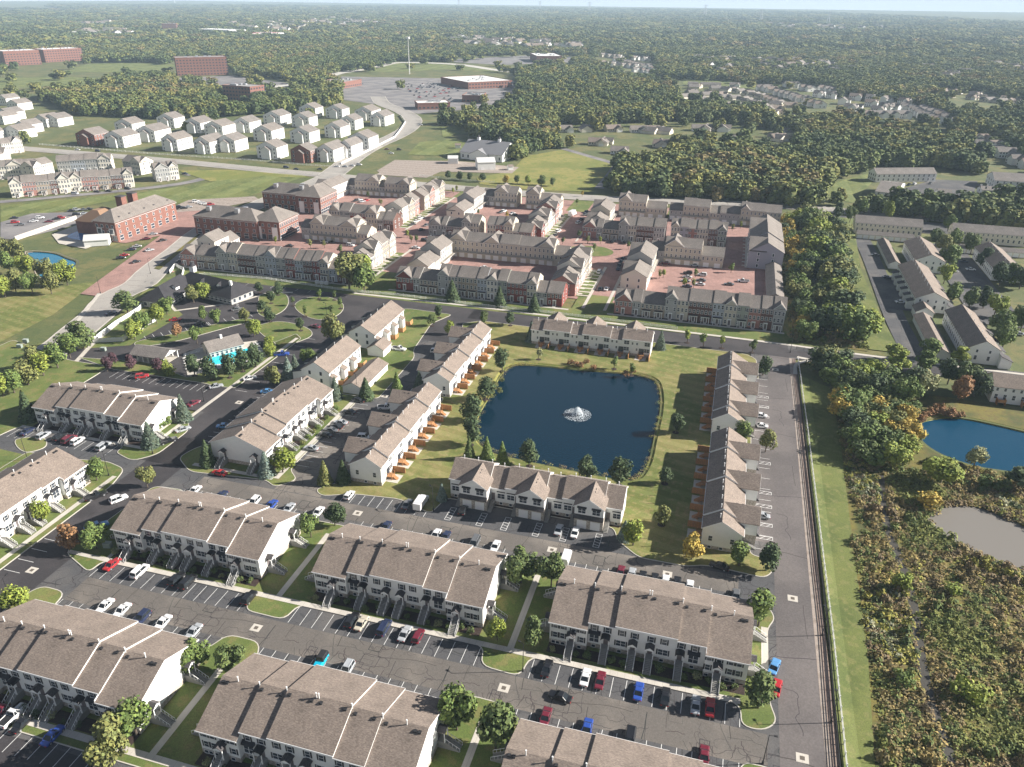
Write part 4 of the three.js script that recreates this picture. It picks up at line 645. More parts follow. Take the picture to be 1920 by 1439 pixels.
// a loft of cross-sections along x: each [x, halfWidthBottom, halfWidthTop, yBottom, yTop]
function loft(secs, round = 0.12) {
  const m = new MB(), ring = ([x, wb, wt, y0, y1]) => [[x, y0, wb], [x, y0 + (y1 - y0) * 0.55, wb * 1.01], [x, y1 - (y1 - y0) * round, wt], [x, y1, wt - 0.14], [x, y1, -wt + 0.14], [x, y1 - (y1 - y0) * round, -wt], [x, y0 + (y1 - y0) * 0.55, -wb * 1.01], [x, y0, -wb]];
  const R = secs.map(ring);
  for (let i = 0; i < R.length - 1; i++) for (let k = 0; k < 8; k++) { const n = (k + 1) % 8; m.poly([R[i][k], R[i + 1][k], R[i + 1][n]]).poly([R[i][k], R[i + 1][n], R[i][n]]); }
  m.poly([...R[0]]); m.poly([...R[R.length - 1]].reverse()); return m;
}
const CARS = {}; // [body, greenhouse roof, glass, extras], nose toward +x
function carParts(kind) {
  const s = { sedan: [4.7, 0.9, 0.82, 1.43], suv: [4.6, 0.93, 0.98, 1.72], van: [5.0, 0.98, 1.0, 1.78], pickup: [5.6, 0.98, 1.02, 1.85], jeep: [4.2, 0.92, 1.0, 1.8], hatch: [4.2, 0.88, 0.88, 1.5] }[kind], [L, w, belt, top] = s, h = L / 2;
  const nose = kind === 'van' ? 0.9 : kind === 'sedan' || kind === 'hatch' ? 0.72 : 0.92;
  const body = loft([[-h, w * 0.86, w * 0.84, 0.42, belt - 0.08], [-h + 0.18, w * 0.97, w * 0.93, 0.3, belt - 0.01], [-h * 0.4, w, w * 0.95, 0.24, belt], [h * 0.25, w, w * 0.95, 0.24, belt], [h * 0.55, w * 0.99, w * 0.92, 0.24, (belt + nose) / 2 + 0.03], [h - 0.22, w * 0.95, w * 0.86, 0.28, nose], [h, w * 0.8, w * 0.74, 0.4, nose - 0.16]]);
  let rear = -h * 0.62, roofA = -h * 0.3, roofB = h * 0.12, front = h * 0.42;
  if (kind === 'suv' || kind === 'van' || kind === 'hatch') { rear = -h + 0.18; roofA = -h + 0.42; }
  if (kind === 'van') { roofB = h * 0.3; front = h * 0.66; }
  if (kind === 'pickup') { rear = -h * 0.12; roofA = -h * 0.06; roofB = h * 0.18; front = h * 0.42; body.box(-h + 0.1, -h * 0.14, belt, belt + 0.12, w - 0.12, w - 0.02).box(-h + 0.1, -h * 0.14, belt, belt + 0.12, -w + 0.02, -w + 0.12).box(-h + 0.02, -h + 0.12, belt - 0.1, belt + 0.12, -w + 0.02, w - 0.02); }
  if (kind === 'jeep') { rear = -h + 0.1; roofA = -h + 0.14; roofB = h * 0.08; front = h * 0.2; }
  const wt = w * 0.76, wb = w * 0.92, gl = new MB(), rf = new MB(), yB = belt - 0.02, yT = top - 0.06;
  const P = (x, y, z) => [x, y, z], side = (z0, z1) => { const q = [P(rear, yB, z0), P(front, yB, z0), P(roofB, yT, z1), P(roofA, yT, z1)]; gl.poly(z0 > 0 ? q : q.reverse()); };
  side(wb, wt); side(-wb, -wt); gl.poly([P(front, yB, wb), P(front, yB, -wb), P(roofB, yT, -wt), P(roofB, yT, wt)]); gl.poly([P(rear, yB, -wb), P(rear, yB, wb), P(roofA, yT, wt), P(roofA, yT, -wt)]);
  rf.poly([P(roofA - 0.05, yT, wt + 0.02), P(roofB + 0.05, yT, wt + 0.02), P(roofB - 0.08, top, wt - 0.12), P(roofA + 0.08, top, wt - 0.12)]).poly([P(roofB + 0.05, yT, -wt - 0.02), P(roofA - 0.05, yT, -wt - 0.02), P(roofA + 0.08, top, -wt + 0.12), P(roofB - 0.08, top, -wt + 0.12)]).poly([P(roofB + 0.05, yT, wt + 0.02), P(roofB + 0.05, yT, -wt - 0.02), P(roofB - 0.08, top, -wt + 0.12), P(roofB - 0.08, top, wt - 0.12)]).poly([P(roofA - 0.05, yT, -wt - 0.02), P(roofA - 0.05, yT, wt + 0.02), P(roofA + 0.08, top, wt - 0.12), P(roofA + 0.08, top, -wt + 0.12)]).poly([P(roofA + 0.08, top, wt - 0.12), P(roofB - 0.08, top, wt - 0.12), P(roofB - 0.08, top, -wt + 0.12), P(roofA + 0.08, top, -wt + 0.12)]);
  for (const z of [1, -1]) { for (const [x0, x1] of [[rear, roofA], [front, roofB]]) rf.bar([x0, yB, z * wb], [x1, yT, z * wt], 0.09); rf.bar([(rear + front) / 2, yB, z * (wb + 0.005)], [(roofA + roofB) / 2, yT, z * (wt + 0.005)], 0.09); }
  if (kind === 'suv' || kind === 'van') for (const z of [1, -1]) rf.bar([roofA + 0.2, top + 0.04, z * (wt - 0.16)], [roofB - 0.2, top + 0.04, z * (wt - 0.16)], 0.05);
  const r = kind === 'pickup' || kind === 'jeep' ? 0.38 : 0.33, wheel = new MB(), hub = new MB();
  for (let i = 0; i < 14; i++) { const a = i / 14 * 6.2832, b = (i + 1) / 14 * 6.2832, c = (t, q, z) => [q * Math.cos(t), q * Math.sin(t), z]; wheel.poly([c(a, r, 0.11), c(a, r, -0.11), c(b, r, -0.11), c(b, r, 0.11)].reverse()); wheel.poly([c(a, r, 0.11), c(b, r, 0.11), c(b, 0.001, 0.11), c(a, 0.001, 0.11)]); wheel.poly([c(b, r, -0.11), c(a, r, -0.11), c(a, 0.001, -0.11), c(b, 0.001, -0.11)]); hub.poly([c(a, r * 0.62, 0.118), c(b, r * 0.62, 0.118), c(b, 0.001, 0.13), c(a, 0.001, 0.13)]); hub.poly([c(b, r * 0.62, -0.118), c(a, r * 0.62, -0.118), c(a, 0.001, -0.13), c(b, 0.001, -0.13)]); }
  const headlight = new MB().box(-0.12, 0.04, -0.09, 0.07, -0.2, 0.2).geo(), mirror = new MB().box(-0.08, 0.08, -0.06, 0.1, -0.1, 0.1).geo();
  return { L, w, h, nose, belt, r, front, body: body.geo(), roof: rf.geo(), glass: gl.geo(), wheel: wheel.geo(), hub: hub.geo(), headlight, mirror, bed: kind === 'pickup' ? new MB().box(-h + 0.14, -h * 0.16, belt - 0.02, belt + 0.02, -w + 0.14, w - 0.14).geo() : null };
}
function car(kind, colour, x, z, heading, label, group, y = 0.02, simple = false) { // heading: direction of the nose in degrees, 0 = +x, 90 = -z (north)
  const c = CARS[kind] ??= carParts(kind), t = base('parked_car', x, z, heading * Math.PI / 180, y), p = paintOf(colour);
  put('body', c.body, p, t); put('windows', c.glass, carGlass, t); put('roof', c.roof, kind === 'jeep' ? M.black : p, t);
  for (const sx of [-1, 1]) for (const sz of [-1, 1]) { const w = put('wheel', c.wheel, tyre, t); w.position.set(sx * c.h * 0.62, c.r, sz * (c.w - 0.1)); if (!simple) put('rim', c.hub, M.metal, w); }
  if (!simple) for (const sz of [-1, 1]) { const a = put('headlight', c.headlight, lampClear, t); a.position.set(c.h - 0.12, c.nose - 0.2, sz * c.w * 0.62); const b = put('tail_light', c.headlight, lampRed, t); b.position.set(-c.h + 0.06, c.belt - 0.24, sz * c.w * 0.68); const m = put('mirror', c.mirror, p, t); m.position.set(c.front - 0.25, c.belt + 0.03, sz * (c.w + 0.05)); }
  if (c.bed) put('load_bed', c.bed, M.black, t);
  return tag(t, label, kind === 'pickup' ? 'pickup truck' : kind === 'van' || kind === 'suv' ? kind.toUpperCase() : 'car', group);
}
const KN = { sedan: 'saloon car', suv: 'sport utility car', van: 'people carrier', pickup: 'pickup truck', jeep: 'open off-road car with black top', hatch: 'hatchback' };
// list of [x, z, kind, colour, heading]; one label each from colour, kind, place and order
function cars(list, place, end, h0, opt = {}) {
  const seen = {}, total = {}; list.forEach((c) => { const k = c[3] + c[2]; total[k] = (total[k] ?? 0) + 1; });
  for (const [x, z, kind, col, h] of list) { const k = col + kind, n = seen[k] = (seen[k] ?? -1) + 1; car(kind, col, x, z, h ?? h0, total[k] > 1 ? `${ord(n)} ${col} ${KN[kind]} from the ${end} ${place}` : `${col} ${KN[kind]} ${place}`, undefined, opt.y ?? 0.02, opt.simple); }
}
const at = (pts, kinds) => pts.map((p, i) => [p[0], p[1], ...kinds[i].split(',')].map((v, k) => (k === 4 ? +v : v)));
cars(at([[-129.5,-112.3],[-121.5,-112],[-111.5,-112.1],[-108.4,-112],[-92,-111.5]], ['sedan,red', 'van,white', 'suv,black', 'van,black', 'suv,black']), 'in front of the left middle-row terrace', 'left', 90);
cars(at([[-66.7,-111.7],[-64.4,-111.6],[-59.1,-111.6],[-54.2,-111.4],[-51.2,-111.5]], ['suv,black', 'sedan,beige', 'van,dark blue', 'sedan,silver', 'hatch,dark red']), 'in front of the centre middle-row terrace', 'left', 90);
cars(at([[-22.9,-110.8],[-15,-110.7],[-12,-110.8],[-4.3,-110.2],[0.9,-110.4],[6.7,-110.1],[9.4,-110.3]], ['sedan,black', 'sedan,white', 'sedan,dark red', 'sedan,blue', 'sedan,black', 'sedan,silver', 'sedan,red']), 'in front of the right middle-row terrace', 'left', 90);
cars(at([[-121.1,-100.2],[-116.5,-100.1],[-110.7,-99.3],[-105.5,-99.5],[-97.5,-99.1]], ['sedan,white', 'sedan,white', 'suv,dark blue', 'sedan,white', 'sedan,silver']), 'behind the nearest left terrace', 'left', -90);
cars(at([[-67.6,-99.4],[-61.5,-98.9]], ['jeep,cyan', 'suv,silver']), 'behind the nearest centre terrace', 'left', -90);
cars(at([[-20.4,-99],[-12.4,-98.7],[-4.4,-98.8],[8.9,-98.9]], ['sedan,dark red', 'sedan,blue', 'van,black', 'sedan,dark red']), 'behind the nearest right terrace', 'left', -90);
car('sedan', 'black', ...[[-18.8,-104.6]][0], 172, 'black saloon car driving along the nearest parking lane');
cars(at([[-116.4,-71.3],[-113.4,-70.6],[-105.9,-69.9],[-119.5,-72.2]], ['pickup,white', 'sedan,black', 'sedan,blue', 'sedan,dark red']), 'at the bottom left corner of the photo', 'left', 90);
cars(at([[-129.9,-143.9],[-121.5,-143.8],[-111.4,-143.8],[-106.3,-143.9],[-101.1,-144],[-92.9,-144.7]], ['sedan,white', 'sedan,dark blue', 'suv,white', 'sedan,blue', 'sedan,silver', 'sedan,white']), 'behind the left middle-row terrace', 'left', -90);
cars(at([[-73.3,-144],[-59.9,-144.6],[-57.3,-144.5],[-49.5,-144.4],[-44.2,-144.5]], ['sedan,dark blue', 'sedan,white', 'sedan,dark blue', 'van,grey', 'sedan,white']), 'behind the centre middle-row terrace', 'left', -90);
cars(at([[-13,-143.8],[-10.4,-143.8],[-7.8,-143.4],[-5,-143.4],[-2.5,-143.5],[0.2,-143.7],[3.1,-143.3],[13.5,-143.3]], ['sedan,dark red', 'sedan,silver', 'sedan,black', 'sedan,black', 'sedan,white', 'sedan,black', 'sedan,white', 'sedan,grey']), 'behind the right middle-row terrace', 'left', -90);
cars(at([[-88.6,-154.1],[-71.9,-154.8],[-56.7,-156.5],[-30.6,-155.6],[-26.4,-155.7]], ['hatch,white', 'sedan,grey', 'hatch,black', 'sedan,silver', 'sedan,white']), 'by the garage terrace below the pond', 'left', 90);
car('sedan', 'black', ...[[9.4,-152.9]][0], 165, 'black saloon car in tree shade by the curved kerb south of the east terraces');
cars(at([[21.5,-124.3],[21.8,-118.8]], ['sedan,light blue,75', 'sedan,red,80']), 'beside the service road behind the big tree', 'north', 90);
cars(at([[19,-233.2],[19.2,-226.2],[19.1,-176.7],[18,-268.3]], ['sedan,white', 'sedan,white', 'sedan,silver', 'sedan,grey']), 'in front of the east terraces', 'north', 180);
cars(at([[-198.9,-156.5],[-192.1,-155.7],[-186.7,-156.5],[-182.9,-156.1],[-179.8,-156.1],[-170.2,-155.8]], ['sedan,dark blue', 'suv,silver', 'suv,black', 'van,dark red', 'suv,white', 'van,silver']), 'in front of the far left terrace', 'left', 90);
cars(at([[-153.9,-164],[-154.1,-171.4],[-191.5,-198.8],[-162.1,-199.9],[-154.5,-208.7],[-143,-201.5],[-143.1,-176.8],[-154.5,-229.9],[-128.6,-153.4],[-161.7,-187.1]], ['pickup,black,58', 'sedan,silver,58', 'suv,red,40', 'sedan,silver,45', 'sedan,white,45', 'sedan,light blue,20', 'sedan,light blue,20', 'pickup,blue,28', 'sedan,red,175', 'sedan,dark red,75']), 'along the dark west road', 'south', 90);
cars(at([[-153.6,-134.2],[-146.8,-134.7],[-143.5,-123.1]], ['pickup,black,62', 'suv,white,62', 'pickup,light blue,58']), 'on the dark road beside the left terraces', 'north', 60);
cars(at([[-110.5,-172.8],[-110.2,-181.1],[-110,-184.2],[-109.5,-186.6],[-109.3,-189.4],[-109.8,-196.5],[-110.6,-204.6]], ['sedan,silver', 'sedan,black', 'sedan,grey', 'sedan,black', 'sedan,silver', 'sedan,black', 'sedan,black']), 'in front of the crosswise terrace', 'south', 180);
cars(at([[-114.3,-247.4],[-99.7,-202.8],[-98,-183.3],[-99.7,-249.3],[-155.9,-258.2],[-144.8,-256.2]], ['pickup,white,0', 'pickup,white,20', 'suv,white,10', 'suv,white,10', 'sedan,dark red,170', 'suv,white,60']), 'near the small white terraces', 'right', 0);
cars(at([[-214.8,-247.4],[-202.6,-247.1],[-197.6,-265.4]], ['sedan,red,30', 'sedan,black,30', 'sedan,grey,45']), 'in the clubhouse car park', 'left', 0);
cars(at([[-244.8,-245.4],[-239.5,-218.5],[-283.3,-307.3],[-290.3,-326],[-295.6,-343.3]], ['sedan,dark blue,60', 'sedan,grey,55', 'sedan,black,62', 'sedan,silver,62', 'sedan,black,62']), 'driving on the avenue', 'south', 60, { y: 0.06 });
{ const p = [[-68.3,-155.9]][0], t = base('box_truck', p[0], p[1], Math.PI / 2, 0.02); new MB().box(-3.4, 1.0, 0.75, 2.7, -1.05, 1.05).build('cargo_box', paintOf('white'), t); loft([[1.1, 0.98, 0.9, 0.45, 2.2], [2.0, 0.98, 0.85, 0.4, 2.15], [2.5, 0.98, 0.85, 0.4, 1.3], [3.3, 0.9, 0.8, 0.45, 1.15]]).build('cab', paintOf('white'), t); new MB().poly([[2.56, 1.32, 0.75], [2.56, 1.32, -0.75], [2.06, 2.08, -0.7], [2.06, 2.08, 0.7]]).build('windscreen', carGlass, t); const c = CARS.pickup; for (const x of [-2.3, 2.4]) for (const z of [-0.92, 0.92]) { const w = put('wheel', c.wheel, tyre, t); w.position.set(x, 0.38, z); } new MB().box(-3.5, 1.0, 0.5, 0.74, -0.6, 0.6).build('chassis', M.black, t); tag(t, 'white box truck parked beside the grey car west of the garage terrace', 'truck'); }
{ const p = [[-26.4,-145]][0], t = base('white_van', p[0], p[1], Math.PI / 2, 0.02); loft([[-2.8, 0.98, 0.86, 0.45, 2.45], [-2.6, 1, 0.88, 0.35, 2.55], [1.2, 1, 0.88, 0.35, 2.55], [1.9, 1, 0.84, 0.35, 1.45], [2.8, 0.9, 0.76, 0.42, 1.1]]).build('body', paintOf('white'), t); new MB().poly([[1.88, 1.52, 0.78], [1.88, 1.52, -0.78], [1.27, 2.46, -0.74], [1.27, 2.46, 0.74]]).build('windscreen', carGlass, t); for (const x of [-1.8, 1.8]) for (const z of [-0.9, 0.9]) { const w = put('wheel', CARS.van.wheel, tyre, t); w.position.set(x, 0.33, z); } tag(t, 'white delivery van parked behind the right middle-row terrace under the trees', 'van'); }
// storm drains with pale aprons
for (const [p, l] of [[[[-2.3,-147]][0], 'storm drain cover in a pale concrete apron south of the east terraces'], [[[26,-146.8]][0], 'upper storm drain cover on the service road'], [[[26,-104]][0], 'lower storm drain cover on the service road'], [[[-30.6,-147.9]][0], 'storm drain cover behind the footway trees of the middle row'], [[[-83.1,-147.9]][0], 'storm drain cover left of the garage terrace below the pond'], [[[-30,-103.9]][0], 'storm drain cover in the nearest parking lane, right part'], [[[-85.7,-104.3]][0], 'small dark storm drain cover in the nearest parking lane, left part'], [[[-147.6,-148]][0], 'storm drain cover at the dark road crossing'], [[[-146.5,-105.6]][0], 'storm drain cover on the dark road at the left edge'], [[[-148.2,-192.5]][0], 'storm drain cover on the dark road beside the far left terrace'], [[[-103.7,-210.8]][0], 'storm drain cover west of the nearer west-bank terrace'], [[[24.8,-272]][0], 'storm drain cover near the top of the service road']]) {
  const t = base('storm_drain', p[0], p[1], 0, 0); new MB().box(-1.1, 1.1, 0, 0.045, -1.0, 1.0).build('apron', M.concrete, t); new MB().box(-0.42, 0.42, 0.045, 0.07, -0.42, 0.42).build('grate', std({ color: lin(0.12, 0.1, 0.08) }), t); tag(t, l, 'drain');
}
// ---------------------------------------------------------------- the stone and brick townhouse quarter
const tint = (c, r = 0.8) => std({ color: lin(...c), roughness: r });
const brickTex = (a, b) => std({ map: tex(256, 4, (u, v) => { const r = Math.floor(v * 48), c = Math.floor(u * 18 + (r % 2) * 0.5), h = ((r * 73 + c * 151) % 97) / 97; return mix(a, b, h).map((q) => q * (0.9 + 0.2 * fbm(u, v, 5, 23))); }) });
const C = { red: brickTex([112, 58, 54], [138, 76, 68]), pink: brickTex([148, 106, 98], [176, 130, 120]), brown: brickTex([88, 62, 56], [116, 84, 74]), tan: brickTex([138, 126, 112], [176, 162, 146]), beige: tint([0.5, 0.46, 0.38]), cream: tint([0.66, 0.62, 0.54]), grey: tint([0.36, 0.36, 0.35]), blue: tint([0.34, 0.37, 0.42]), green: tint([0.32, 0.34, 0.29]), lilac: tint([0.36, 0.35, 0.4]), white: tint([0.76, 0.75, 0.72]) };
const unitBits = () => ({ fr: new MB(), pn: new MB(), sh: new MB(), dr: new MB(), po: new MB(), gd: new MB(), rail: new MB(), slab: new MB() });
function stoneRow(label, x, z, turn, spec, { D = 12, garages = true, e3 = 9, rise = 3.3, name = 'townhouse_row' } = {}) {
  const t = base(name, x, z, turn), b = unitBits(), roofs = [], r = -D / 2; let x0 = 0;
  for (const s of spec.split(' ')) {
    const [w, st, col, fl = ''] = s.split(':'), W = +w, n = +st, x1 = x0 + W, eave = n === 3 ? e3 : 6, off = (roofs.length % 3) * 0.28, top = eave + rise + off, k = rise / (D / 2), wall = new MB();
    wall.prismX([[0, 0], [0, eave + off], [r, top - 0.1], [-D, eave + off], [-D, 0]], x0, x1);
    const last = x1 > spec.split(' ').reduce((a, q) => a + +q.split(':')[0], 0) - 0.01;
    roofs.push(slope(new MB(), x0 - (x0 ? 0.02 : 0.3), x1 + (last ? 0.3 : 0.02), [[0.4, eave + off - k * 0.4], [r, top], [-D - 0.4, eave + off - k * 0.4]]));
    if (fl.includes('g') || fl.includes('G')) for (const sg of fl.includes('G') ? [1, -1] : [1]) {
      const c = (x0 + x1) / 2, h = W / 2, gy = eave + off + Math.min(rise, h * 0.95), zf = sg > 0 ? 0.25 : -D - 0.25, zr = r + sg * (gy - top) / -k * 0 ;
      wall.prismZ([[x0, eave + off - 0.6], [x1, eave + off - 0.6], [x1, eave + off], [c, gy - 0.12], [x0, eave + off]], Math.min(zf, r), Math.max(zf, r));
      const q = [[x0 - 0.3, eave + off - 0.25], [c, gy], [x1 + 0.3, eave + off - 0.25]]; roofs.push(new MB().prismZ([...q.map(([a, y]) => [a, y + 0.14]), ...[...q].reverse()], Math.min(zf + sg * 0.35, r), Math.max(zf + sg * 0.35, r)));
      const zt = zf + sg * 0.36; b.po.prismZ([...q.map(([a, y]) => [a, y + 0.02]), ...[...q].reverse().map(([a, y]) => [a, y - 0.22])], zt - 0.05, zt + 0.05);
    }
    wall.build('wall', C[col], t);
    b.po.box(x0, x1, eave + off - k * 0.4 - 0.28, eave + off - k * 0.4 - 0.06, 0.28, 0.4).box(x0, x1, eave + off - k * 0.4 - 0.28, eave + off - k * 0.4 - 0.06, -D - 0.4, -D - 0.28);
    const nw = Math.max(2, Math.round(W / 1.7)), win = (cx, y, ww, hh, zz, sg) => { const zo = sg > 0 ? zz : zz - 0.06; b.fr.box(cx - ww / 2 - 0.12, cx + ww / 2 + 0.12, y - 0.12, y + hh + 0.12, zo, zo + 0.06); b.pn.box(cx - ww / 2, cx + ww / 2, y, y + hh * 0.46, sg > 0 ? zo + 0.06 : zo - 0.02, sg > 0 ? zo + 0.08 : zo).box(cx - ww / 2, cx + ww / 2, y + hh * 0.54, y + hh, sg > 0 ? zo + 0.06 : zo - 0.02, sg > 0 ? zo + 0.08 : zo); };
    for (let f = 1; f < n; f++) for (let i = 0; i < nw; i++) { const cx = x0 + (i + 0.5) * W / nw; if (fl.includes('s')) { if (i % 3 === 1 && nw > 2) continue; b.sh.box(cx - 0.85, cx - 0.55, f * 3 + 0.8, f * 3 + 2.3, 0, 0.06).box(cx + 0.55, cx + 0.85, f * 3 + 0.8, f * 3 + 2.3, 0, 0.06); } win(cx, f * 3 + 0.8, 0.85, 1.5, fl.includes('g') ? 0.25 : 0, 1); }
    if (fl.includes('g')) new MB().box(x0, x1, 0, eave - 0.6, 0, 0.25, 'b').build('wall', C[col], t);
    const zf = fl.includes('g') ? 0.25 : 0, dn = Math.max(1, Math.round(W / 6));
    for (let i = 0; i < dn; i++) { const c = x0 + (i + 0.5) * W / dn; b.dr.box(c - 0.5, c + 0.5, 0.2, 2.4, zf, zf + 0.1); b.fr.box(c - 0.75, c - 0.5, 0.1, 2.7, zf, zf + 0.2).box(c + 0.5, c + 0.75, 0.1, 2.7, zf, zf + 0.2).box(c - 0.85, c + 0.85, 2.45, 2.9, zf, zf + 0.35);
      if (fl.includes('p')) { for (const q of [-1.5, 1.5]) b.po.box(c + q - 0.12, c + q + 0.12, 0, 2.7, zf + 1.2, zf + 1.44); b.po.box(c - 1.75, c + 1.75, 2.7, 3.0, zf, zf + 1.5); b.sh.box(c - 1.8, c + 1.8, 3.0, 3.08, zf, zf + 1.55); }
      win(c - W / dn * 0.32, 0.9, 0.8, 1.4, zf, 1); b.slab.box(c - 0.7, c + 0.7, -0.1, 0.12, zf, zf + 2.6); }
    for (let f = 1; f < n; f++) for (let i = 0; i < Math.round(W / 2.4); i++) win(x0 + (i + 0.5) * W / Math.round(W / 2.4), f * 3 + 0.7, 0.75, 1.4, -D, -1);
    if (garages) { const ng = Math.max(1, Math.round(W / 5)); for (let i = 0; i < ng; i++) { const c = x0 + (i + 0.5) * W / ng; b.gd.box(c - 1.4, c + 1.4, 0, 2.3, -D - 0.06, -D); } if (n === 3) { b.slab.box(x0, x1, 2.9, 3.1, -D - 1.5, -D); b.rail.box(x0, x1, 3.9, 4.0, -D - 1.5, -D - 1.42); for (let i = 0; i < W * 2.5; i++) b.rail.box(x0 + i * 0.4, x0 + i * 0.4 + 0.05, 3.1, 3.9, -D - 1.48, -D - 1.44); } }
    x0 = x1;
  }
  for (const m of roofs) put('roof', m.geo(), M.roofStone, t);
  for (const [sg, xx] of [[-1, 0], [1, x0]]) for (let f = 0; f < 3; f++) { const s = spec.split(' ')[sg < 0 ? 0 : spec.split(' ').length - 1].split(':'); if (f >= +s[1]) continue; for (const q of [0.27, 0.7]) { const a = sg > 0 ? xx : xx - 0.06; b.fr.box(a, a + 0.06, f * 3 + 0.7, f * 3 + 2.4, -D * q - 0.6, -D * q + 0.6); b.pn.box(sg > 0 ? a + 0.06 : a - 0.02, sg > 0 ? a + 0.08 : a, f * 3 + 0.85, f * 3 + 2.25, -D * q - 0.42, -D * q + 0.42); } }
  for (const [nm, m, mat] of [['window_frames', b.fr, M.trim], ['window_panes', b.pn, M.glass], ['shutters', b.sh, M.shutter], ['doors', b.dr, M.door], ['porticos', b.po, M.trim], ['garage_doors', b.gd, M.garage], ['balcony_railings', b.rail, M.black], ['balconies', b.slab, M.concrete]]) if (!m.empty) m.build(nm, mat, t).userData.kind = 'stuff';
  return tag(t, label, 'townhouse row');
}
const hp = Math.PI / 2;
stoneRow('front row of brick and stone townhouses, left one of three behind the fence', -259, -311, 0, '9:2:pink:g 12:2:tan:p 6:3:grey:gs 5.5:3:beige 10:3:brown:p 5.5:3:grey:p 5.8:3:blue:g 5:3:grey:sp 5:3:red 4.4:3:blue:p 5:3:brown:p 4:3:red 4.4:3:beige:gp 4.2:2:blue 7:2:brown');
stoneRow('front row of brick and stone townhouses, middle one of three behind the fence', -143, -311, 0, '8.4:2:red:g 3.3:2:grey 9:2:tan:p 5:3:grey:gs 4.5:3:beige 9.3:3:tan:p 4.5:3:blue:p 5:3:cream:g 4.4:3:green:sp 9.1:3:red 4.5:3:beige:gp 4.8:2:grey:s 6.7:2:red');
stoneRow('front row of brick and stone townhouses, right one of three behind the fence', -41.4, -311, 0, '7.6:2:pink:g 3.7:2:grey 10.2:2:tan:p 4.8:3:grey:gs 4.8:3:beige 9.8:3:brown:p 4.8:3:blue:p 5:3:beige:g 4.8:3:green:sp 4.8:3:pink 4.8:3:brown 4.6:3:grey:gp');
stoneRow('pale townhouses closing the left court beside the avenue', -258, -345, -hp, '9:2:cream:g 12:3:cream', { D: 10 });
stoneRow('stepped townhouses on the east side of the left court', -166, -325, hp, '7:2:brown:g 5:2:grey 9:3:cream:g 9:3:tan 8:3:beige:g', { D: 11 });
stoneRow('townhouses with balconies and garages on the north side of the left court', -186, -383, Math.PI, '6:2:beige 10:3:beige:G 10:3:beige 8:3:beige:G 6:2:grey', {});
stoneRow('gabled townhouses on the west side of the middle court', -144.4, -362, -hp, '9:3:beige:g 8:3:grey 8:2:beige:g 9:2:cream', { D: 10.5 });
stoneRow('stepped townhouses on the east side of the middle court', -62, -326, hp, '8:2:pink:g 6:2:grey 9:3:cream:g 9:3:tan 9:3:beige:g', { D: 11.5 });
stoneRow('long row with many balconies and garages on the north side of the middle court', -74, -378, Math.PI, '7:2:beige 8.5:3:beige:G 10:3:beige 10:3:beige 8.5:3:beige:G 10:3:beige 8.5:3:beige:G 5:2:grey');
stoneRow('gabled townhouses on the west side of the right court', -43.6, -384, -hp, '10:3:beige:g 12:3:grey 10:2:beige:g 9:2:cream', { D: 12 });
stoneRow('townhouses with garages on the north side of the right court', 1.4, -399.6, Math.PI, '11:2:beige 9:3:beige 9.5:3:beige:G 7:2:grey');
stoneRow('tall grey-lilac block with side windows beside the tree belt', 13.6, -452, -hp, '20:3:lilac:g 20:3:lilac 19:3:lilac:g', { D: 16.4, e3: 9.2, rise: 4.6, garages: false });
tag(place(gabled({ name: 'garage_block', L: 50, D: 7, eave: 2.8, ridge: 4.5, garage: 14, wallMat: C.grey, roofMat: M.roofStone }), 22.4, -394, -hp), 'long low garage along the tree belt in the right court', 'garage');
stoneRow('red and cream row facing the crossing, upper left court', -224.5, -401, 0, '7:3:beige:g 6.4:3:grey:s 10:3:red:p 7:3:beige:g 4:2:grey:s 6:2:brown');
stoneRow('brick townhouses with stepped front lawns, upper left court, nearer part', -185.2, -409, hp, '8:2:brown:g 10:3:cream 9:3:tan:g 8:3:pink', { D: 11 });
stoneRow('brick townhouses with stepped front lawns, upper left court, farther part', -184.6, -451, hp, '9:3:beige 9:3:pink:g 9:3:cream 9:3:tan:g', { D: 12 });
stoneRow('grey row with balconies below the crossroads', -206, -490, Math.PI, '8:3:beige:G 10:3:beige 4:2:grey 9:3:beige:G 9:3:beige 6:2:grey');
stoneRow('sunlit white row beside the upper brick block', -262.6, -478, -hp, '12:3:white 12:3:white:g 9:3:white', { D: 11.5 });
stoneRow('grey and brick row facing the crossing, upper middle court, left half', -162, -400.5, 0, '7.6:2:grey:g 3:2:grey 9.5:2:brown 5:3:grey:gs 5:3:beige');
stoneRow('grey and brick row facing the crossing, upper middle court, right half', -127, -400, 0, '5:3:beige 4.8:3:red 5:3:beige:g 3.7:2:grey:s 6.8:2:brown');
stoneRow('grey gabled row on the west side of the upper middle court', -163, -476, -hp, '12:3:grey:g 12:3:grey 9:2:grey 10:2:cream:g', { D: 11 });
stoneRow('brick row with stepped front lawns, upper middle court', -98.6, -410, hp, '8:2:red:g 8:2:beige 11:3:cream:g 8:2:grey 10:3:pink:g 10:3:cream', { D: 11.5 });
stoneRow('grey row with balconies below the field, left of the gap', -131, -488, Math.PI, '6:3:beige 9:3:beige:G 8:2:grey', {}); stoneRow('grey row with balconies below the field, right of the gap', -103, -488, Math.PI, '7:2:beige 6:2:grey 9:3:beige:G', {});
stoneRow('pink and dark brick row facing the oval green', -77.3, -422.5, 0, '7.8:2:pink:g 3.5:2:grey 9:2:tan:p 5.4:3:grey:gs 4.4:3:beige 9.6:3:brown:p 6:3:grey');
stoneRow('brick row with green-gabled end, upper right court', -28.6, -427, 0, '4.8:3:beige:g 4.8:3:lilac:s 4.6:3:pink:s 6:3:beige 5:3:brown 4.8:3:green:gp');
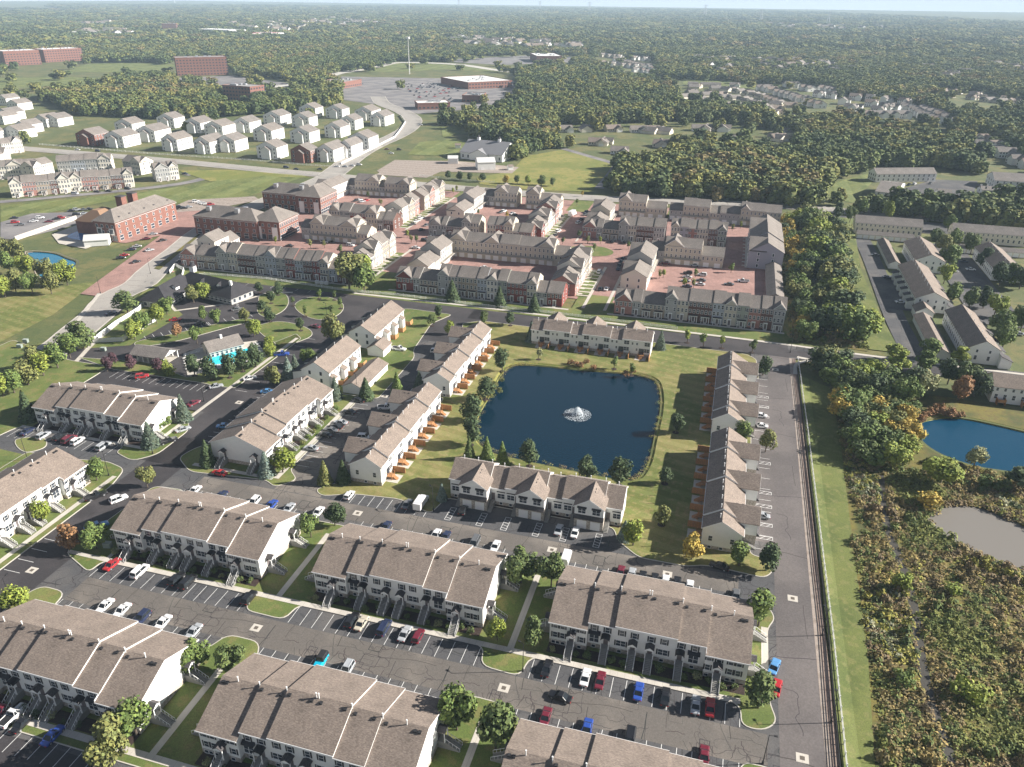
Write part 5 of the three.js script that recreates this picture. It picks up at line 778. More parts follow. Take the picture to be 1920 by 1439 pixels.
stoneRow('grey gabled row on the west side of the upper right court', -77.8, -468, -hp, '11:3:grey:g 9:3:beige 11:2:grey:g', { D: 11.5 });
stoneRow('grey row along the far road, left of the grassy gap', -36.4, -489, Math.PI, '12:2:beige 9:3:beige 8:3:beige:G'); stoneRow('long grey row along the far road beside the tree belt', 31, -489, Math.PI, '9:3:beige 9:3:beige 5:3:beige:G 12:2:grey 6:2:beige 8:3:beige 8:3:beige 8:2:grey');
structure(flat([[-262, -506], [24, -506], [24, -323], [-262, -323]], -0.02).build('brick_paving', M.paver), 'pinkish block paving of the courts and streets between the townhouses', 'paving');
const lawnQ = (o, l) => bare(o, 0.03, M.lawn, l);
lawnQ(rect(-165, -144.6, -332, -311), 'small lawn between the left and middle stone rows'); lawnQ(rect(-60, -44, -330, -311), 'shaded lawn between the middle and right stone rows');
pad([[-80, -400], [-73, -405], [-63, -406], [-56, -400], [-56, -393], [-63, -388], [-72, -390]], 'oval green in the middle of the brick paving', { curved: true });
for (const [x0, x1, z0, z1, w] of [[-184.6, -179, -488, -409, 'upper left court'], [-98, -94, -470, -410, 'upper middle court'], [-61.4, -56, -366, -326, 'middle court'], [-165.4, -161, -363, -325, 'left court']]) { lawnQ(rect(x0, x1, z0, z1), 'stepped front lawns on the east side of the ' + w); }
lawnQ(rect(-180, -164, -508, -490), 'grass corner lawn by the far road at the left street'); lawnQ(rect(-99, -86, -508, -478), 'grass corner lawn by the far road at the middle street'); lawnQ(rect(-36, -28, -506, -480), 'grassy gap between the two far grey rows');
const sw = new MB(); for (const [x0, x1, z0, z1] of [[-179, -177.6, -490, -405], [-94, -92.6, -476, -405], [-56, -54.6, -372, -312], [-161, -159.6, -370, -312], [-46.4, -45, -396, -312], [-79.6, -78.4, -470, -412], [12.2, 13.4, -452, -393]]) sw.add(flat(rect(x0, x1, z0, z1), 0.06));
for (const [x, z0, n] of [[-184.6, -409, 16], [-98, -410, 12], [-61.4, -328, 8], [-165.4, -327, 7]]) for (let k = 0; k < n; k++) sw.add(flat(rect(x, x + 5.4, z0 - k * 5 - 0.6, z0 - k * 5 + 0.6), 0.06));
structure(sw.build('pavement', M.concrete), 'pale walks to the stepped front doors of the townhouse courts', 'pavement');
structure(new MB().add(flat(rect(-258, -166, -310.9, -309.5), 0.05)).add(flat(rect(-143, -64.4, -310.9, -309.5), 0.05)).add(flat(rect(-41.4, 28, -310.9, -309.5), 0.05)).build('mulch_bed', M.mulch), 'dark mulch beds under the front stone rows', 'mulch bed');
cars(at([[-14.7,-373.7],[-14.5,-367.9],[-14.8,-361.9],[-7.7,-373.2],[-7.7,-364.9],[-7.8,-358.7],[11.9,-369.6],[5.4,-362.9],[-13.5,-353.9],[-26.8,-386.4],[-12.4,-387.4]], ['suv,black', 'sedan,white', 'sedan,silver', 'suv,white', 'sedan,grey', 'sedan,white', 'pickup,white', 'sedan,grey', 'sedan,dark blue', 'sedan,dark red', 'sedan,silver']), 'on the paved right court', 'left', 180, { y: 0, simple: true });
cars(at([[-236.3,-459],[-235.3,-461.6],[-231.5,-458.3],[-230.2,-462.1],[-178.4,-416.1],[-179.1,-423.3],[-179.3,-430.8],[-169.1,-406.7],[-169.9,-417.1]], ['sedan,black', 'sedan,white', 'sedan,silver', 'sedan,red', 'sedan,black', 'sedan,white', 'suv,white', 'sedan,black', 'sedan,grey']), 'in the upper left court', 'left', 60, { y: 0, simple: true });
cars(at([[-136.6,-460],[-135.7,-462.6],[-129.1,-459],[-126.9,-456.2],[-92.7,-428.1],[-92.8,-418.4],[-85.3,-450],[-84.9,-458.7],[-85.1,-471],[-85.6,-477.8]], ['sedan,grey', 'suv,white', 'sedan,white', 'sedan,black', 'suv,white', 'sedan,black', 'suv,white', 'sedan,black', 'sedan,grey', 'sedan,dark blue']), 'near the upper middle court', 'left', 70, { y: 0, simple: true });
cars(at([[-48.9,-387.5],[-49,-382],[-49,-375.8],[-48.6,-369.9],[-56.9,-362.3],[-52.1,-338.1],[-49.3,-338.9],[-59,-416.5],[-52.1,-416.7]], ['sedan,black', 'sedan,grey', 'sedan,black', 'sedan,dark blue', 'van,white', 'sedan,black', 'sedan,white', 'suv,black', 'suv,black']), 'along the street by the oval green', 'north', 85, { y: 0, simple: true });
cars(at([[-210.2,-367.6],[-206.5,-368.1],[-194.1,-366.1],[-246.8,-358.7],[-224.6,-355.3],[-289.3,-403.8]], ['suv,white', 'sedan,black', 'suv,white', 'sedan,black', 'sedan,black', 'sedan,silver']), 'in the left court', 'left', 0, { y: 0, simple: true });
cars(at([[-113.1,-351.6],[-158.7,-372.7],[-159.1,-386.9],[-158,-394.6]], ['sedan,white', 'sedan,white', 'suv,black', 'sedan,white']), 'around the middle court', 'right', 0, { y: 0, simple: true });
{ const p = [[-92.3,-466.4]][0], t = base('box_truck', p[0], p[1], 1.35, 0); new MB().box(-4.2, 2.2, 0.8, 3.6, -1.2, 1.2).build('cargo_box', paintOf('white'), t); loft([[2.3, 1.1, 1.0, 0.5, 2.5], [3.4, 1.1, 0.95, 0.5, 2.4], [4.2, 1.05, 0.9, 0.5, 1.4]]).build('cab', paintOf('white'), t); for (const x of [-2.6, 3.2]) for (const z of [-1, 1]) { const w = put('wheel', CARS.pickup.wheel, tyre, t); w.position.set(x, 0.38, z); } tag(t, 'long white removal truck on the street beside the upper middle court', 'truck'); }
row([[-0.4,-393],[5.8,-382.1],[-27.5,-361.8],[-14.7,-352],[-10.7,-370.3],[-10.6,-353.3],[-25.8,-364]], 'young', ['lime', 'green', 'olive'], 4.6, 'small tree', 'in the right court', 'east', { y: 0 });
row([[-234.7,-357.5],[-211.8,-355.1],[-205.3,-358.3],[-192.3,-350.9]], 'young', ['lime', 'olive', 'olive', 'mid'], 4.8, 'small tree', 'in the left court', 'west', { y: 0 });
row([[-215.1,-451.6],[-231.8,-468.5],[-171,-390.9],[-165,-381.6],[-161.6,-381.2],[-182.7,-499],[-181.8,-504.2]], 'young', ['olive', 'mid', 'lime'], 4.6, 'small tree', 'by the upper left court', 'west', { y: 0 });
row([[-129.2,-447.6],[-148.7,-450.2],[-132.4,-478.1],[-95.2,-494.1],[-96.8,-519.8],[-84.8,-404.5],[-78.8,-419.2],[-72,-410.4]], 'young', ['gold', 'mid', 'dark', 'green'], 4.2, 'small tree', 'by the upper middle court', 'west', { y: 0 });
row([[-78.6,-419.7],[-72,-409.8],[-65.2,-412],[-65.7,-397],[-48.8,-405.8],[4.3,-461.7],[8.8,-468.5]], 'young', ['green', 'olive', 'lime', 'mid'], 4.2, 'small tree', 'by the upper right court', 'west', { y: 0 });
// ---------------------------------------------------------------- avenue, far roads, brick shops, clubhouse and pool, houses in the distance
const on = (o, p, q, y = 0) => { o.position.set(p[0], y, p[1]); o.rotation.y = Math.atan2(-(q[1] - p[1]), q[0] - p[0]); return o; };
const len = (p, q) => Math.hypot(q[0] - p[0], q[1] - p[1]);
const roadS = (name, pts, w, y, mat, label, cat = 'road', edge = 0) => { const m = new MB(), r = strip(pts, w, y, m); if (edge) { const k = new MB(); for (const s of [r.L, r.R]) { const c = s.filter((_, i) => i % 2 === 0); strip(c, 0.7, y + 0.03, k, false); } structure(k.build('kerb', M.concrete), 'pale gutters along the ' + label, 'kerb'); } return structure(m.build(name, mat), label, cat); };
const avenue = [...[[-238.3,-180.8],[-239.5,-189.4],[-239.8,-199.1],[-240.1,-212.1]], ...[[-244.9,-227.1],[-250.9,-245.6],[-259,-263.4]], [-259.5, -280], [-267, -300], [-277, -335], [-287, -366], [-291, -400], [-292, -450], [-290, -495], [-291, -528]];
roadS('avenue', avenue, 15, 0.04, M.road, 'wide pale avenue climbing past the clubhouse to the brick shops', 'avenue', 1);
roadS('avenue', [[-291, -528], [-298, -560], [-309, -610], [-315, -660], [-317, -705], [-325, -760], [-345, -820], [-385, -880], [-430, -930], [-470, -1000]], 19, -0.02, M.road, 'avenue curving away beyond the crossroads', 'avenue', 1);
roadS('cross_road', [[-760, -553], [-595, -543], [-455, -538], [-330, -528], [-291, -527], [-200, -518], [-90, -517.5], [-30, -526], [35, -535], [80, -533], [175, -531], [340, -533], [520, -540]], 15, -0.04, M.road, 'wide pale cross road north of the townhouse quarter', 'road', 1);
roadS('far_highway', [...[[-689.8,-1018.8],[-667.7,-1048],[-650,-1087.1],[-652.7,-1167.3],[-676.3,-1285.2]], ...[[-672.7,-1331.9],[-672.4,-1435.2],[-671.8,-1543],[-564.7,-1550.6],[-447.9,-1458.4],[-387.6,-1412.7]]], 22, 0.05, std({ color: lin(0.5, 0.48, 0.43) }), 'pale highway far off behind the woods', 'highway');
roadS('far_lane', [...[[-149.7,-696.9],[-119,-666.8],[-93.1,-638.8],[-90.4,-613.4],[-90.1,-547.8]]], 7, -0.05, M.far, 'curved grey lane beside the dry field', 'lane');
roadS('loop_road', [...[[-457,-382.7],[-440.6,-397.2],[-427.6,-410.4],[-410.9,-426.8],[-393,-446.9],[-379,-466.5],[-373.5,-485.2],[-376,-496.2],[-389.9,-501.6],[-393.4,-493.7]]], 8, -0.05, M.far, 'grey street in front of the far-left townhouses', 'street');
roadS('estate_lane', [[76, -470], [76.6, -430], [76, -380], [75.6, -340], [76.6, -300], [77, -288]], 9, -0.03, M.asphalt, 'grey lane behind the right-hand low garages', 'lane');
structure(new MB().add(flat(rect(72, 84, -402, -352), 0.0)).add(flat(rect(108, 128, -470, -345), -0.02)).add(flat(rect(60, 180, -520, -492), -0.09)).add(flat([[115.8,-610.3],[149.3,-659.4],[179.5,-662.8],[166.6,-615.5],[147.1,-597.7],[127.9,-591.3],[118,-571.9],[115.2,-541.1],[107.4,-538.5]], 0)).add(flat([[175.3,-654.9],[199.4,-620.6],[185.6,-568.9],[178.9,-591.9]], 0)).build('estate_parking', M.asphalt), 'dark parking courts of the right-hand estate', 'car park');
structure(new MB().add(flat([[-330, -334], [-312, -334], [-283, -400], [-286, -420], [-300, -420], [-330, -398]], 0.02)).add(flat([[-276, -262], [-262, -262], [-268, -292], [-300, -384], [-314, -384]], 0.015)).add(flat([[-262, -300], [-256, -300], [-258, -330], [-278, -372], [-284, -372]], 0.015)).build('brick_paving', M.paver), 'red block paving with angled parking along the avenue', 'paving');
structure(flat([[-268.5, -302], [-264.5, -301], [-281, -352], [-284.6, -362], [-286, -362]], 0.16).build('median', M.meadow), 'planted median strip in the avenue', 'median');
bare([[-444.8,-379.2],[-420,-402.4],[-385.7,-437.9],[-363.1,-474.9],[-352.3,-514.3],[-307.1,-519.3],[-310.1,-457.5],[-315,-431.9],[-344.4,-417.2],[-384.5,-419.4],[-411.1,-347.4]], -0.06, M.strip, 'bright green field left of the crossroads', 'field', 'field');
bare([[-408.7,-505.7],[-372.6,-521.5],[-311.2,-521.3],[-301.5,-514.6],[-337,-509.3],[-363,-481.1]], -0.03, M.field, 'dry grass bank below the crossroads', 'field', 'field');
structure(flat([[-339.9,-411.3],[-341.9,-428.2],[-306.9,-450.3],[-298,-442.7],[-318.1,-399.5],[-328.4,-396.1]], 0).build('gravel_lot', M.gravel), 'pale gravel car park behind the brick shops', 'car park');
structure(flat([[-411.1,-347.4],[-410,-369.5],[-378.7,-384.3],[-364.3,-371.1],[-367.1,-345.4],[-373.3,-320.8],[-383.5,-321.2]], -0.03).build('shop_parking', M.far), 'grey car park left of the brick shops', 'car park');
bare([[-172.3,-648.5],[-149.1,-690.5],[-93.1,-638.8],[-90.4,-572.4],[-94.2,-535.8],[-130.9,-528.3],[-175,-534.6],[-184.1,-554.1],[-166,-587.8]], -0.06, M.field, 'dry yellow-green field beside the meeting hall', 'field', 'field');
bare([[-269.4,-623.7],[-282.8,-685.1],[-258.4,-714.6],[-242.4,-699.2],[-228,-629.4]], -0.05, M.strip, 'mown lawn left of the meeting hall', 'lawn'); bare([[-273.2,-720.4],[-296.5,-777.4],[-269.2,-800.2],[-249.4,-763.3]], -0.05, M.strip, 'far mown lawn beside the avenue', 'lawn');
structure(flat([[-265.3,-554.2],[-269.8,-598.4],[-232.4,-607.1],[-211.8,-610.2],[-164.5,-603.1],[-163.3,-578.1],[-217.3,-566.9],[-219.3,-542.2],[-254.6,-540.4]], -0.04).build('gravel_lot', M.gravel), 'pale gravel yard of the fenced works by the crossroads', 'yard');
structure(flat([[-644.1,-1235.3],[-481.2,-1268.6],[-364.1,-1284],[-321.9,-1184.3],[-292.8,-953.4],[-356.6,-862.2],[-406.6,-910.9],[-499.3,-952.2]], -0.1).build('shop_parking', M.far), 'grey car parks of the distant shopping centre', 'car park');
structure(flat([[-604.9,-1661.6],[-479,-1868],[-386.5,-1847.1],[-353.7,-1692.7],[-467.2,-1569.1],[-573.5,-1596.2]], -0.1).build('shop_parking', M.far), 'grey car park of the farthest big store', 'car park');
structure(flat([[-871.6,-1109.7],[-816.6,-1181.4],[-660.5,-1105.1],[-634.8,-1061],[-719,-1081.8],[-740.4,-1045.8],[-848.7,-1088.1]], -0.1).build('office_parking', M.far), 'grey car park round the brick offices', 'car park');
for (const [o, l] of [[[[-1131.9,-1003.8],[-1032.7,-1069.5],[-941,-1062.9],[-896.5,-1005.4],[-953.7,-961.2],[-998.8,-880.7]], 'nearer bright green field at the upper left'], [[[-1118,-1137.6],[-1193.8,-1286.2],[-1129.2,-1333],[-1040.8,-1334.5],[-968.2,-1227],[-1009,-1161.3]], 'farther bright green field at the upper left'], [[[-675,-1541.6],[-564.2,-1570.3],[-440.1,-1478.3],[-431,-1425.4],[-528.8,-1432.4],[-589.2,-1359.1],[-646.5,-1327.5]], 'pale green verge of the far highway'], [[[-341,-1590.9],[-373.8,-1865.3],[-349.7,-1981.2],[-337.7,-1869.3],[-336.5,-1700.3]], 'distant green paddock beside the big store'], [[[60.3,-574.6],[72.1,-620.4],[105.4,-672.4],[104.6,-644.3],[91.6,-596.4],[80.8,-559.7]], 'green clearing at the edge of the wood'], [[[-103.1,-1429.3],[-26.4,-1420.5],[19.3,-1347.1],[14.1,-1289.7],[-95.1,-1330.8]], 'grassy strip by the distant dual carriageway']]) bare(o, -0.12, M.strip, l, 'field', 'field');
// brick shops with hipped roofs
const shopRoof = M.roofStone, shopRows = [[7.4, 9, 1.3, 1.6], [4.2, 9, 1.3, 1.6], [0.4, 8, 2.6, 2.8]];
const hip = (L, D, eave, ridge, o = {}) => gabled({ name: 'brick_block', L, D, eave, ridge, hip: D * 0.5, wallMat: M.brick, roofMat: shopRoof, rows: shopRows, over: 0.7, ...o });
{ const t = place(hip(50, 14, 10.8, 16), -317, -334.5, hp); tag(t, 'long red brick shop block with two chimney towers above the turquoise pond', 'shops');
  for (const x of [24, 33]) { addAt('tower', new MB().box(-2, 2, 0, 18.4, -2, 2).geo(), M.brick, t, x, 0, -14.5); addAt('tower_cap', new MB().box(-2.2, 2.2, 18.4, 18.9, -2.2, 2.2).geo(), M.roofDark, t, x, 0, -14.5); }
  for (const z of [-2.8, -10.6]) { addAt('bay', new MB().box(-0.5, 0.02, 3.8, 7.2, -1.5, 1.5).geo(), M.trim, t, 0, 0, z); addAt('bay_glass', new MB().box(-0.54, -0.5, 4.2, 6.8, -1.1, 1.1).geo(), M.glass, t, 0, 0, z); }
  for (const x of [6, 14, 26, 34, 46]) addAt('dormer_vent', new MB().prismX([[0, 11.6], [0, 12.6], [-1.2, 12.6]], -0.6, 0.6).geo(), M.roofDark, t, x, 0, -1.4);
  addAt('rear_wing', new MB().box(8, 26, 0, 7, -34, -14).geo(), M.brick, t, 0, 0, 0); const rf = new MB(); rf.poly([[7.4, 7, -13.5], [26.6, 7, -13.5], [21, 12.5, -22], [13, 12.5, -22]]).poly([[26.6, 7, -34.6], [7.4, 7, -34.6], [13, 12.5, -26], [21, 12.5, -26]]).poly([[7.4, 7, -34.6], [7.4, 7, -13.5], [13, 12.5, -22], [13, 12.5, -26]]).poly([[26.6, 7, -13.5], [26.6, 7, -34.6], [21, 12.5, -26], [21, 12.5, -22]]).poly([[13, 12.5, -22], [21, 12.5, -22], [21, 12.5, -26], [13, 12.5, -26]]); rf.build('rear_roof', std({ color: lin(0.26, 0.16, 0.1) }), t); }
function shopL(label, x, z, L, x2, z2, L2) { // two hipped blocks meeting in an L, one thing
  const t = place(hip(L, 15, 10.5, 15.5), x, z, 0), w = hip(L2, 16.5, 10.6, 16); w.removeFromParent();
  for (const c of w.children.slice()) { c.position.set(x2 - x, 0, z2 - z); c.rotation.y = hp; t.add(c); }
  addAt('bay', new MB().box(-1.6, 1.6, 0.4, 7.4, 0, 0.5).geo(), M.trim, t, x2 - x - 3, 0, z2 - z); addAt('bay', new MB().box(-1.6, 1.6, 0.4, 7.4, 0, 0.5).geo(), M.trim, t, x2 - x - 13, 0, z2 - z);
  for (const [a, b] of [[8, -4], [26, -4], [L - 12, -9]]) addAt('roof_unit', new MB().box(-1.2, 1.2, 13, 15.4, -1, 1).geo(), M.metal, t, a, 0, b);
  return tag(t, label, 'shops');
}
shopL('L-shaped red brick block behind the left stone row', -287, -361, 40, -234.5, -363, 20);
shopL('red brick block with hipped roof nearest the crossroads', -283, -424, 36, -241, -421, 22);
tag(on(gabled({ name: 'pump_house', L: 12, D: 9, eave: 3.4, ridge: 5.4, wallMat: M.siding, roofMat: std({ color: lin(0.55, 0.55, 0.53) }), rows: [] }), ...[[-327.6,-321.5],[-322.2,-324.9]]), 'small white hut beside the splash pool below the brick shops', 'hut');
structure(flat(smooth([[-351.3,-334.5],[-353.9,-345.8],[-350.4,-352.8],[-338.7,-343],[-331.2,-332.5],[-339.2,-331]]), 0.08).build('splash_pool', std({ color: lin(0.02, 0.2, 0.5), roughness: 0.1 })), 'blue splash pool at the foot of the brick shops', 'pool');
structure(flat([[-362.4,-335.3],[-364.3,-354.3],[-362.3,-367.5],[-324.8,-329.3],[-324.7,-319],[-345.5,-322.6]], 0.02).build('terrace_paving', M.concrete), 'pale terrace and curved steps round the splash pool', 'paving');
{ const w = new MB(), p = [[-371.5,-319.6],[-373.7,-365.9]]; w.bar([p[0][0], 1.2, p[0][1]], [p[1][0], 1.2, p[1][1]], 0.5, 2.4); tag(w.build('retaining_wall', M.concrete), 'long pale retaining wall beside the grey shop car park', 'wall'); }
// clubhouse and pool
{ const dk = std({ map: M.roofDark.map, color: lin(0.5, 0.52, 0.58) }), t = base('clubhouse');
  const wing = (p, q, D, eave, ridge) => { const g = on(gabled({ name: 'clubhouse_wing', L: len(p, q), D, eave, ridge, hip: D * 0.4, wallMat: C.grey, roofMat: dk, rows: [[0.7, Math.round(len(p, q) / 2.5), 1.4, 1.6]], over: 1.2 }), p, q); g.removeFromParent(); for (const c of g.children.slice()) { c.position.copy(g.position); c.rotation.y = g.rotation.y; t.add(c); } };
  wing([-238, -277], [-203, -270], 13, 3.4, 8.4); wing([-226.5, -258], [-229, -284], 12, 3.4, 8.2);
  addAt('cupola', new MB().box(-1.1, 1.1, 7.6, 10.4, -1.1, 1.1).geo(), M.trim, t, -232, 0, -285); addAt('cupola_roof', new MB().cyl(0, 0, 10.4, 12.2, 1.7, 0.05, 8).geo(), dk, t, -232, 0, -285);
  for (const [x, z] of [[-222, -277.5], [-212, -275.5], [-229.5, -268]]) { addAt('dormer', new MB().prismZ([[-1, 5], [1, 5], [1, 6.4], [0, 7.4], [-1, 6.4]], -2, 0.6).geo(), M.trim, t, x, 0, z); addAt('dormer_roof', new MB().prismZ([[-1.25, 6.3], [0, 7.6], [1.25, 6.3], [1.25, 6.15], [0, 7.42], [-1.25, 6.15]], -2.2, 0.8).geo(), dk, t, x, 0, z); }
  addAt('chimney', new MB().box(-0.5, 0.5, 5, 9, -0.5, 0.5).geo(), M.trim, t, -206, 0, -275.5); tag(t, 'grey clubhouse with dark hipped roof, white dormers and cupola', 'clubhouse'); }
structure(flat([[-190.7,-220.1],[-187.3,-227.5],[-171,-239.1],[-159.5,-227.5],[-164.8,-219.4],[-171.1,-211.1],[-176.7,-204.1]], 0.14).build('pool_deck', M.concrete), 'pale deck round the swimming pool', 'pool deck');
{ const o = [[-180.9,-219.8],[-180.4,-222.3],[-175,-227.8],[-170.5,-231.6],[-167.3,-230.7],[-164.1,-224.4],[-166.9,-219.2],[-173.6,-214.7],[-177,-215.5]]; structure(flat(o, 0.17).build('swimming_pool', new THREE.MeshPhysicalMaterial({ color: lin(0.04, 0.62, 0.75), roughness: 0.08, ior: 1.33, bumpMap: waterBump, bumpScale: 0.02 })), 'bright turquoise swimming pool', 'swimming pool'); const k = new MB(); for (let i = 0; i < o.length; i++) { const a = o[i], b = o[(i + 1) % o.length]; k.bar([a[0], 0.18, a[1]], [b[0], 0.18, b[1]], 0.5, 0.1); } structure(k.build('pool_coping', M.paint), 'white coping round the swimming pool', 'pool edge'); }
{ const p = [[-178.3,-219.9]][0], q = [[-171.3,-230.1]][0], t = on(gabled({ name: 'pool_house', L: len(p, q), D: 8, eave: 3, ridge: 5.4, wallMat: C.beige, roofMat: M.roofGrey, rows: [[0.3, 7, 0.9, 2]], over: 0.8 }), p, q); addAt('chimney', new MB().box(-0.4, 0.4, 5, 6.6, -0.4, 0.4).geo(), M.trim, t, len(p, q) * 0.5, 0, -4); tag(t, 'brown-roofed pool house behind the swimming pool', 'pool house'); }
{ const p = [[-204.3,-209.4]][0], q = [[-190.6,-209.5]][0], L = len(p, q), t = on(base('pavilion'), p, q); put('roof', slope(new MB(), -0.6, L + 0.6, [[0.6, 2.8], [-4, 5], [-8.6, 2.8]]).geo(), M.roofGrey, t); for (let i = 0; i <= 6; i++) for (const z of [-0.2, -7.8]) addAt('post', new MB().box(-0.15, 0.15, 0, 2.9, -0.15, 0.15).geo(), M.trim, t, i * L / 6, 0, z); new MB().box(0, L, 0.05, 0.15, -8, 0).build('floor_slab', M.concrete, t); new MB().prismX([[-0.2, 2.8], [-4, 4.8], [-7.8, 2.8]], L - 0.1, L).build('gable_board', M.trim, t); tag(t, 'open pavilion with brown gabled roof left of the pool', 'pavilion'); }
{ const loungers = [...[[-188.3,-218.7],[-186.9,-216.6],[-185.1,-214.7],[-183.5,-212.8],[-181.8,-211],[-180.1,-209.1],[-187.2,-219.8],[-186.4,-221.4],[-185.8,-222.3],[-168.7,-235],[-166.9,-233.3],[-165.1,-231.7],[-163.4,-230.2],[-161.7,-228.5],[-168.7,-236.2],[-170.7,-214.4],[-169.9,-215.4],[-169,-216.2],[-163.3,-220.6],[-162.8,-222.1]]]; let proto; loungers.forEach((p, i) => { let t; if (!proto) { t = proto = base('sun_lounger'); t.userData.stem = 'sun_lounger'; new MB().box(-0.95, 0.4, 0.3, 0.38, -0.32, 0.32).bar([0.4, 0.36, 0], [0.95, 0.8, 0], 0.6, 0.07).build('bed', M.paint, t); new MB().box(-0.9, -0.84, 0, 0.3, -0.3, 0.3).box(0.5, 0.56, 0, 0.36, -0.3, 0.3).build('legs', M.metal, t); } else t = proto.clone(), t.userData = {}, t.name = numbered('sun_lounger'), scene.add(t); t.position.set(p[0], 0.14, p[1]); t.rotation.y = i < 9 ? 2.3 : -0.7; tag(t, i < 9 ? 'white sun lounger on the west side of the pool deck' : 'white sun lounger on the east side of the pool deck', 'sun lounger', i < 9 ? 'sun loungers west of the pool' : 'sun loungers east of the pool'); }); }
// fountain
{ const p = [[-38.5,-218.2]][0], t = base('fountain', p[0], p[1], 0, -0.6), spray = new THREE.MeshPhysicalMaterial({ color: lin(0.85, 0.88, 0.9), roughness: 0.6, transparent: true, opacity: 0.55 }), d = new MB(), drop = new MB();
  for (let i = 0; i < 10; i++) { const a = i / 10 * 6.283, r0 = 0.28, r1 = 0.04; d.bar([r0 * Math.cos(a), 0.2, r0 * Math.sin(a)], [r1 * Math.cos(a), rr(2.2, 3), r1 * Math.sin(a)], 0.16); }
  for (let i = 0; i < 700; i++) { const a = rr(0, 6.283), u = rnd(), r = 0.15 + 1.7 * u, y = Math.max(0.06, 2.6 * (1 - u * u) * rr(0.45, 1)), s = rr(0.03, 0.085); drop.box(r * Math.cos(a) - s, r * Math.cos(a) + s, y, y + 2 * s, r * Math.sin(a) - s, r * Math.sin(a) + s); }
  for (let i = 0; i < 1100; i++) { const a = rr(0, 6.283), r = rr(1.5, 4.6) , s = rr(0.03, 0.075); drop.box(r * Math.cos(a) - s, r * Math.cos(a) + s, 0.02, 0.06, r * Math.sin(a) - s, r * Math.sin(a) + s); }
  d.build('water_jet', spray, t); const dr = drop.build('droplets', std({ color: lin(0.8, 0.85, 0.88) }), t); dr.userData.kind = 'stuff'; new MB().cyl(0, 0, -0.1, 0.2, 0.7, 0.6, 12).build('float', M.black, t); tag(t, 'white fountain jet spraying in the middle of the blue pond', 'fountain'); }
// fences
function railFence(name, pts, label, mat, { h = 1.2, step = 2.6, rails = [0.3, 0.7, 1.1], pickets = 0, solid = 0, postW = 0.13, y = 0 } = {}) {
  const t = base(name), m = new MB(), post = new MB().box(-postW / 2, postW / 2, 0, h + 0.08, -postW / 2, postW / 2).geo();
  for (let i = 0; i < pts.length - 1; i++) { const a = pts[i], b = pts[i + 1], L = len(a, b), n = Math.max(1, Math.round(L / step)), dx = (b[0] - a[0]) / L, dz = (b[1] - a[1]) / L;
    if (solid) m.bar([a[0], y + h * 0.52, a[1]], [b[0], y + h * 0.52, b[1]], 0.06, h * 0.96); else for (const r of rails) m.bar([a[0], y + r, a[1]], [b[0], y + r, b[1]], 0.05, 0.12);
    if (pickets) for (let s = 0; s < L; s += pickets) m.box(a[0] + dx * s - 0.04, a[0] + dx * s + 0.04, y + 0.08, y + h, a[1] + dz * s - 0.03, a[1] + dz * s + 0.03);
    for (let k = 0; k < n + (i === pts.length - 2 ? 1 : 0); k++) { const p = put('post', post, mat, t); p.position.set(a[0] + dx * L * k / n, y, a[1] + dz * L * k / n); } }
  m.build(solid ? 'boards' : pickets ? 'pickets' : 'rails', mat, t); return tag(t, label, 'fence');
}
railFence('picket_fence', [...[[-245.1,-297.2],[-239,-301.1],[-227.4,-302.8],[-207.2,-304.5],[-185.3,-302.7],[-168,-301.2]], ...[[-155.5,-301.2],[-135.9,-302.5],[-114.2,-301.7],[-92.5,-301.1],[-73.4,-301.8],[-50,-301.3],[-27.3,-300.5],[-13.4,-299.9]]], 'long white picket fence between the dark street and stone townhouses', M.paint, { pickets: 0.34, step: 2.7, rails: [0.3, 0.95] });
railFence('white_fence', [[33.2, -284], [33.3, -268], [33.6, -228], [33.7, -170], [33.8, -135], [33.4, -104], [33.2, -60], [33.2, -40]], 'white post-and-rail fence along the mown strip', M.paint, { step: 2.5, postW: 0.16, h: 1.25 });
railFence('black_fence', [[32.45, -276], [32.6, -228], [32.7, -170], [32.9, -140], [32.2, -104], [32.2, -40]], 'black metal fence between footpath and white fence', M.black, { step: 3, rails: [0.15, 0.4, 0.65, 0.9, 1.15], postW: 0.08 });
railFence('white_fence', [[-230.1,-218.7],[-220.3,-223.2],[-221.7,-238.2],[-222.1,-245.1]], 'solid white fence round the clubhouse garden, lower part', M.paint, { solid: 1, h: 1.8 });
railFence('white_fence', [[-230.7,-219.4],[-234.7,-236.2],[-236.6,-252.2],[-243.6,-271.8]], 'solid white fence round the clubhouse garden, beside the avenue', M.paint, { solid: 1, h: 1.8 });
railFence('white_fence', [[-256.1,-297.9],[-260.7,-307.9],[-252.2,-303.3],[-247.1,-295.2]], 'short solid white fence at the left end of the front row', M.paint, { solid: 1, h: 1.8 });
railFence('white_fence', [[-594,-561.4],[-527.2,-558.6],[-472.4,-555.5],[-421.7,-557],[-380.6,-558.1],[-338.4,-555.3],[-306.7,-554.7]], 'long white fence along the cross road below the white houses', M.paint, { step: 4, pickets: 0.9, rails: [0.4, 1], h: 1.4 });
railFence('white_fence', [[-302.5,-567.5],[-307.2,-626.6],[-314.4,-700.3],[-328.2,-747.3],[-343,-793.7],[-369.8,-841.7]], 'white fence curving along the left side of the avenue', M.paint, { step: 4, solid: 1, h: 1.6 });
railFence('white_fence', [[-226.7,-546.4],[-208.2,-542.7],[-188.1,-541],[-166.1,-540.7]], 'short white fence in front of the gravel works yard', M.paint, { step: 4, pickets: 0.8, rails: [0.4, 1], h: 1.4 });
railFence('black_fence', [[33,-293.7],[46.6,-291.8],[57.1,-283.8]], 'low black fence beside the dark street at the creek', M.black, { step: 3, postW: 0.1 });
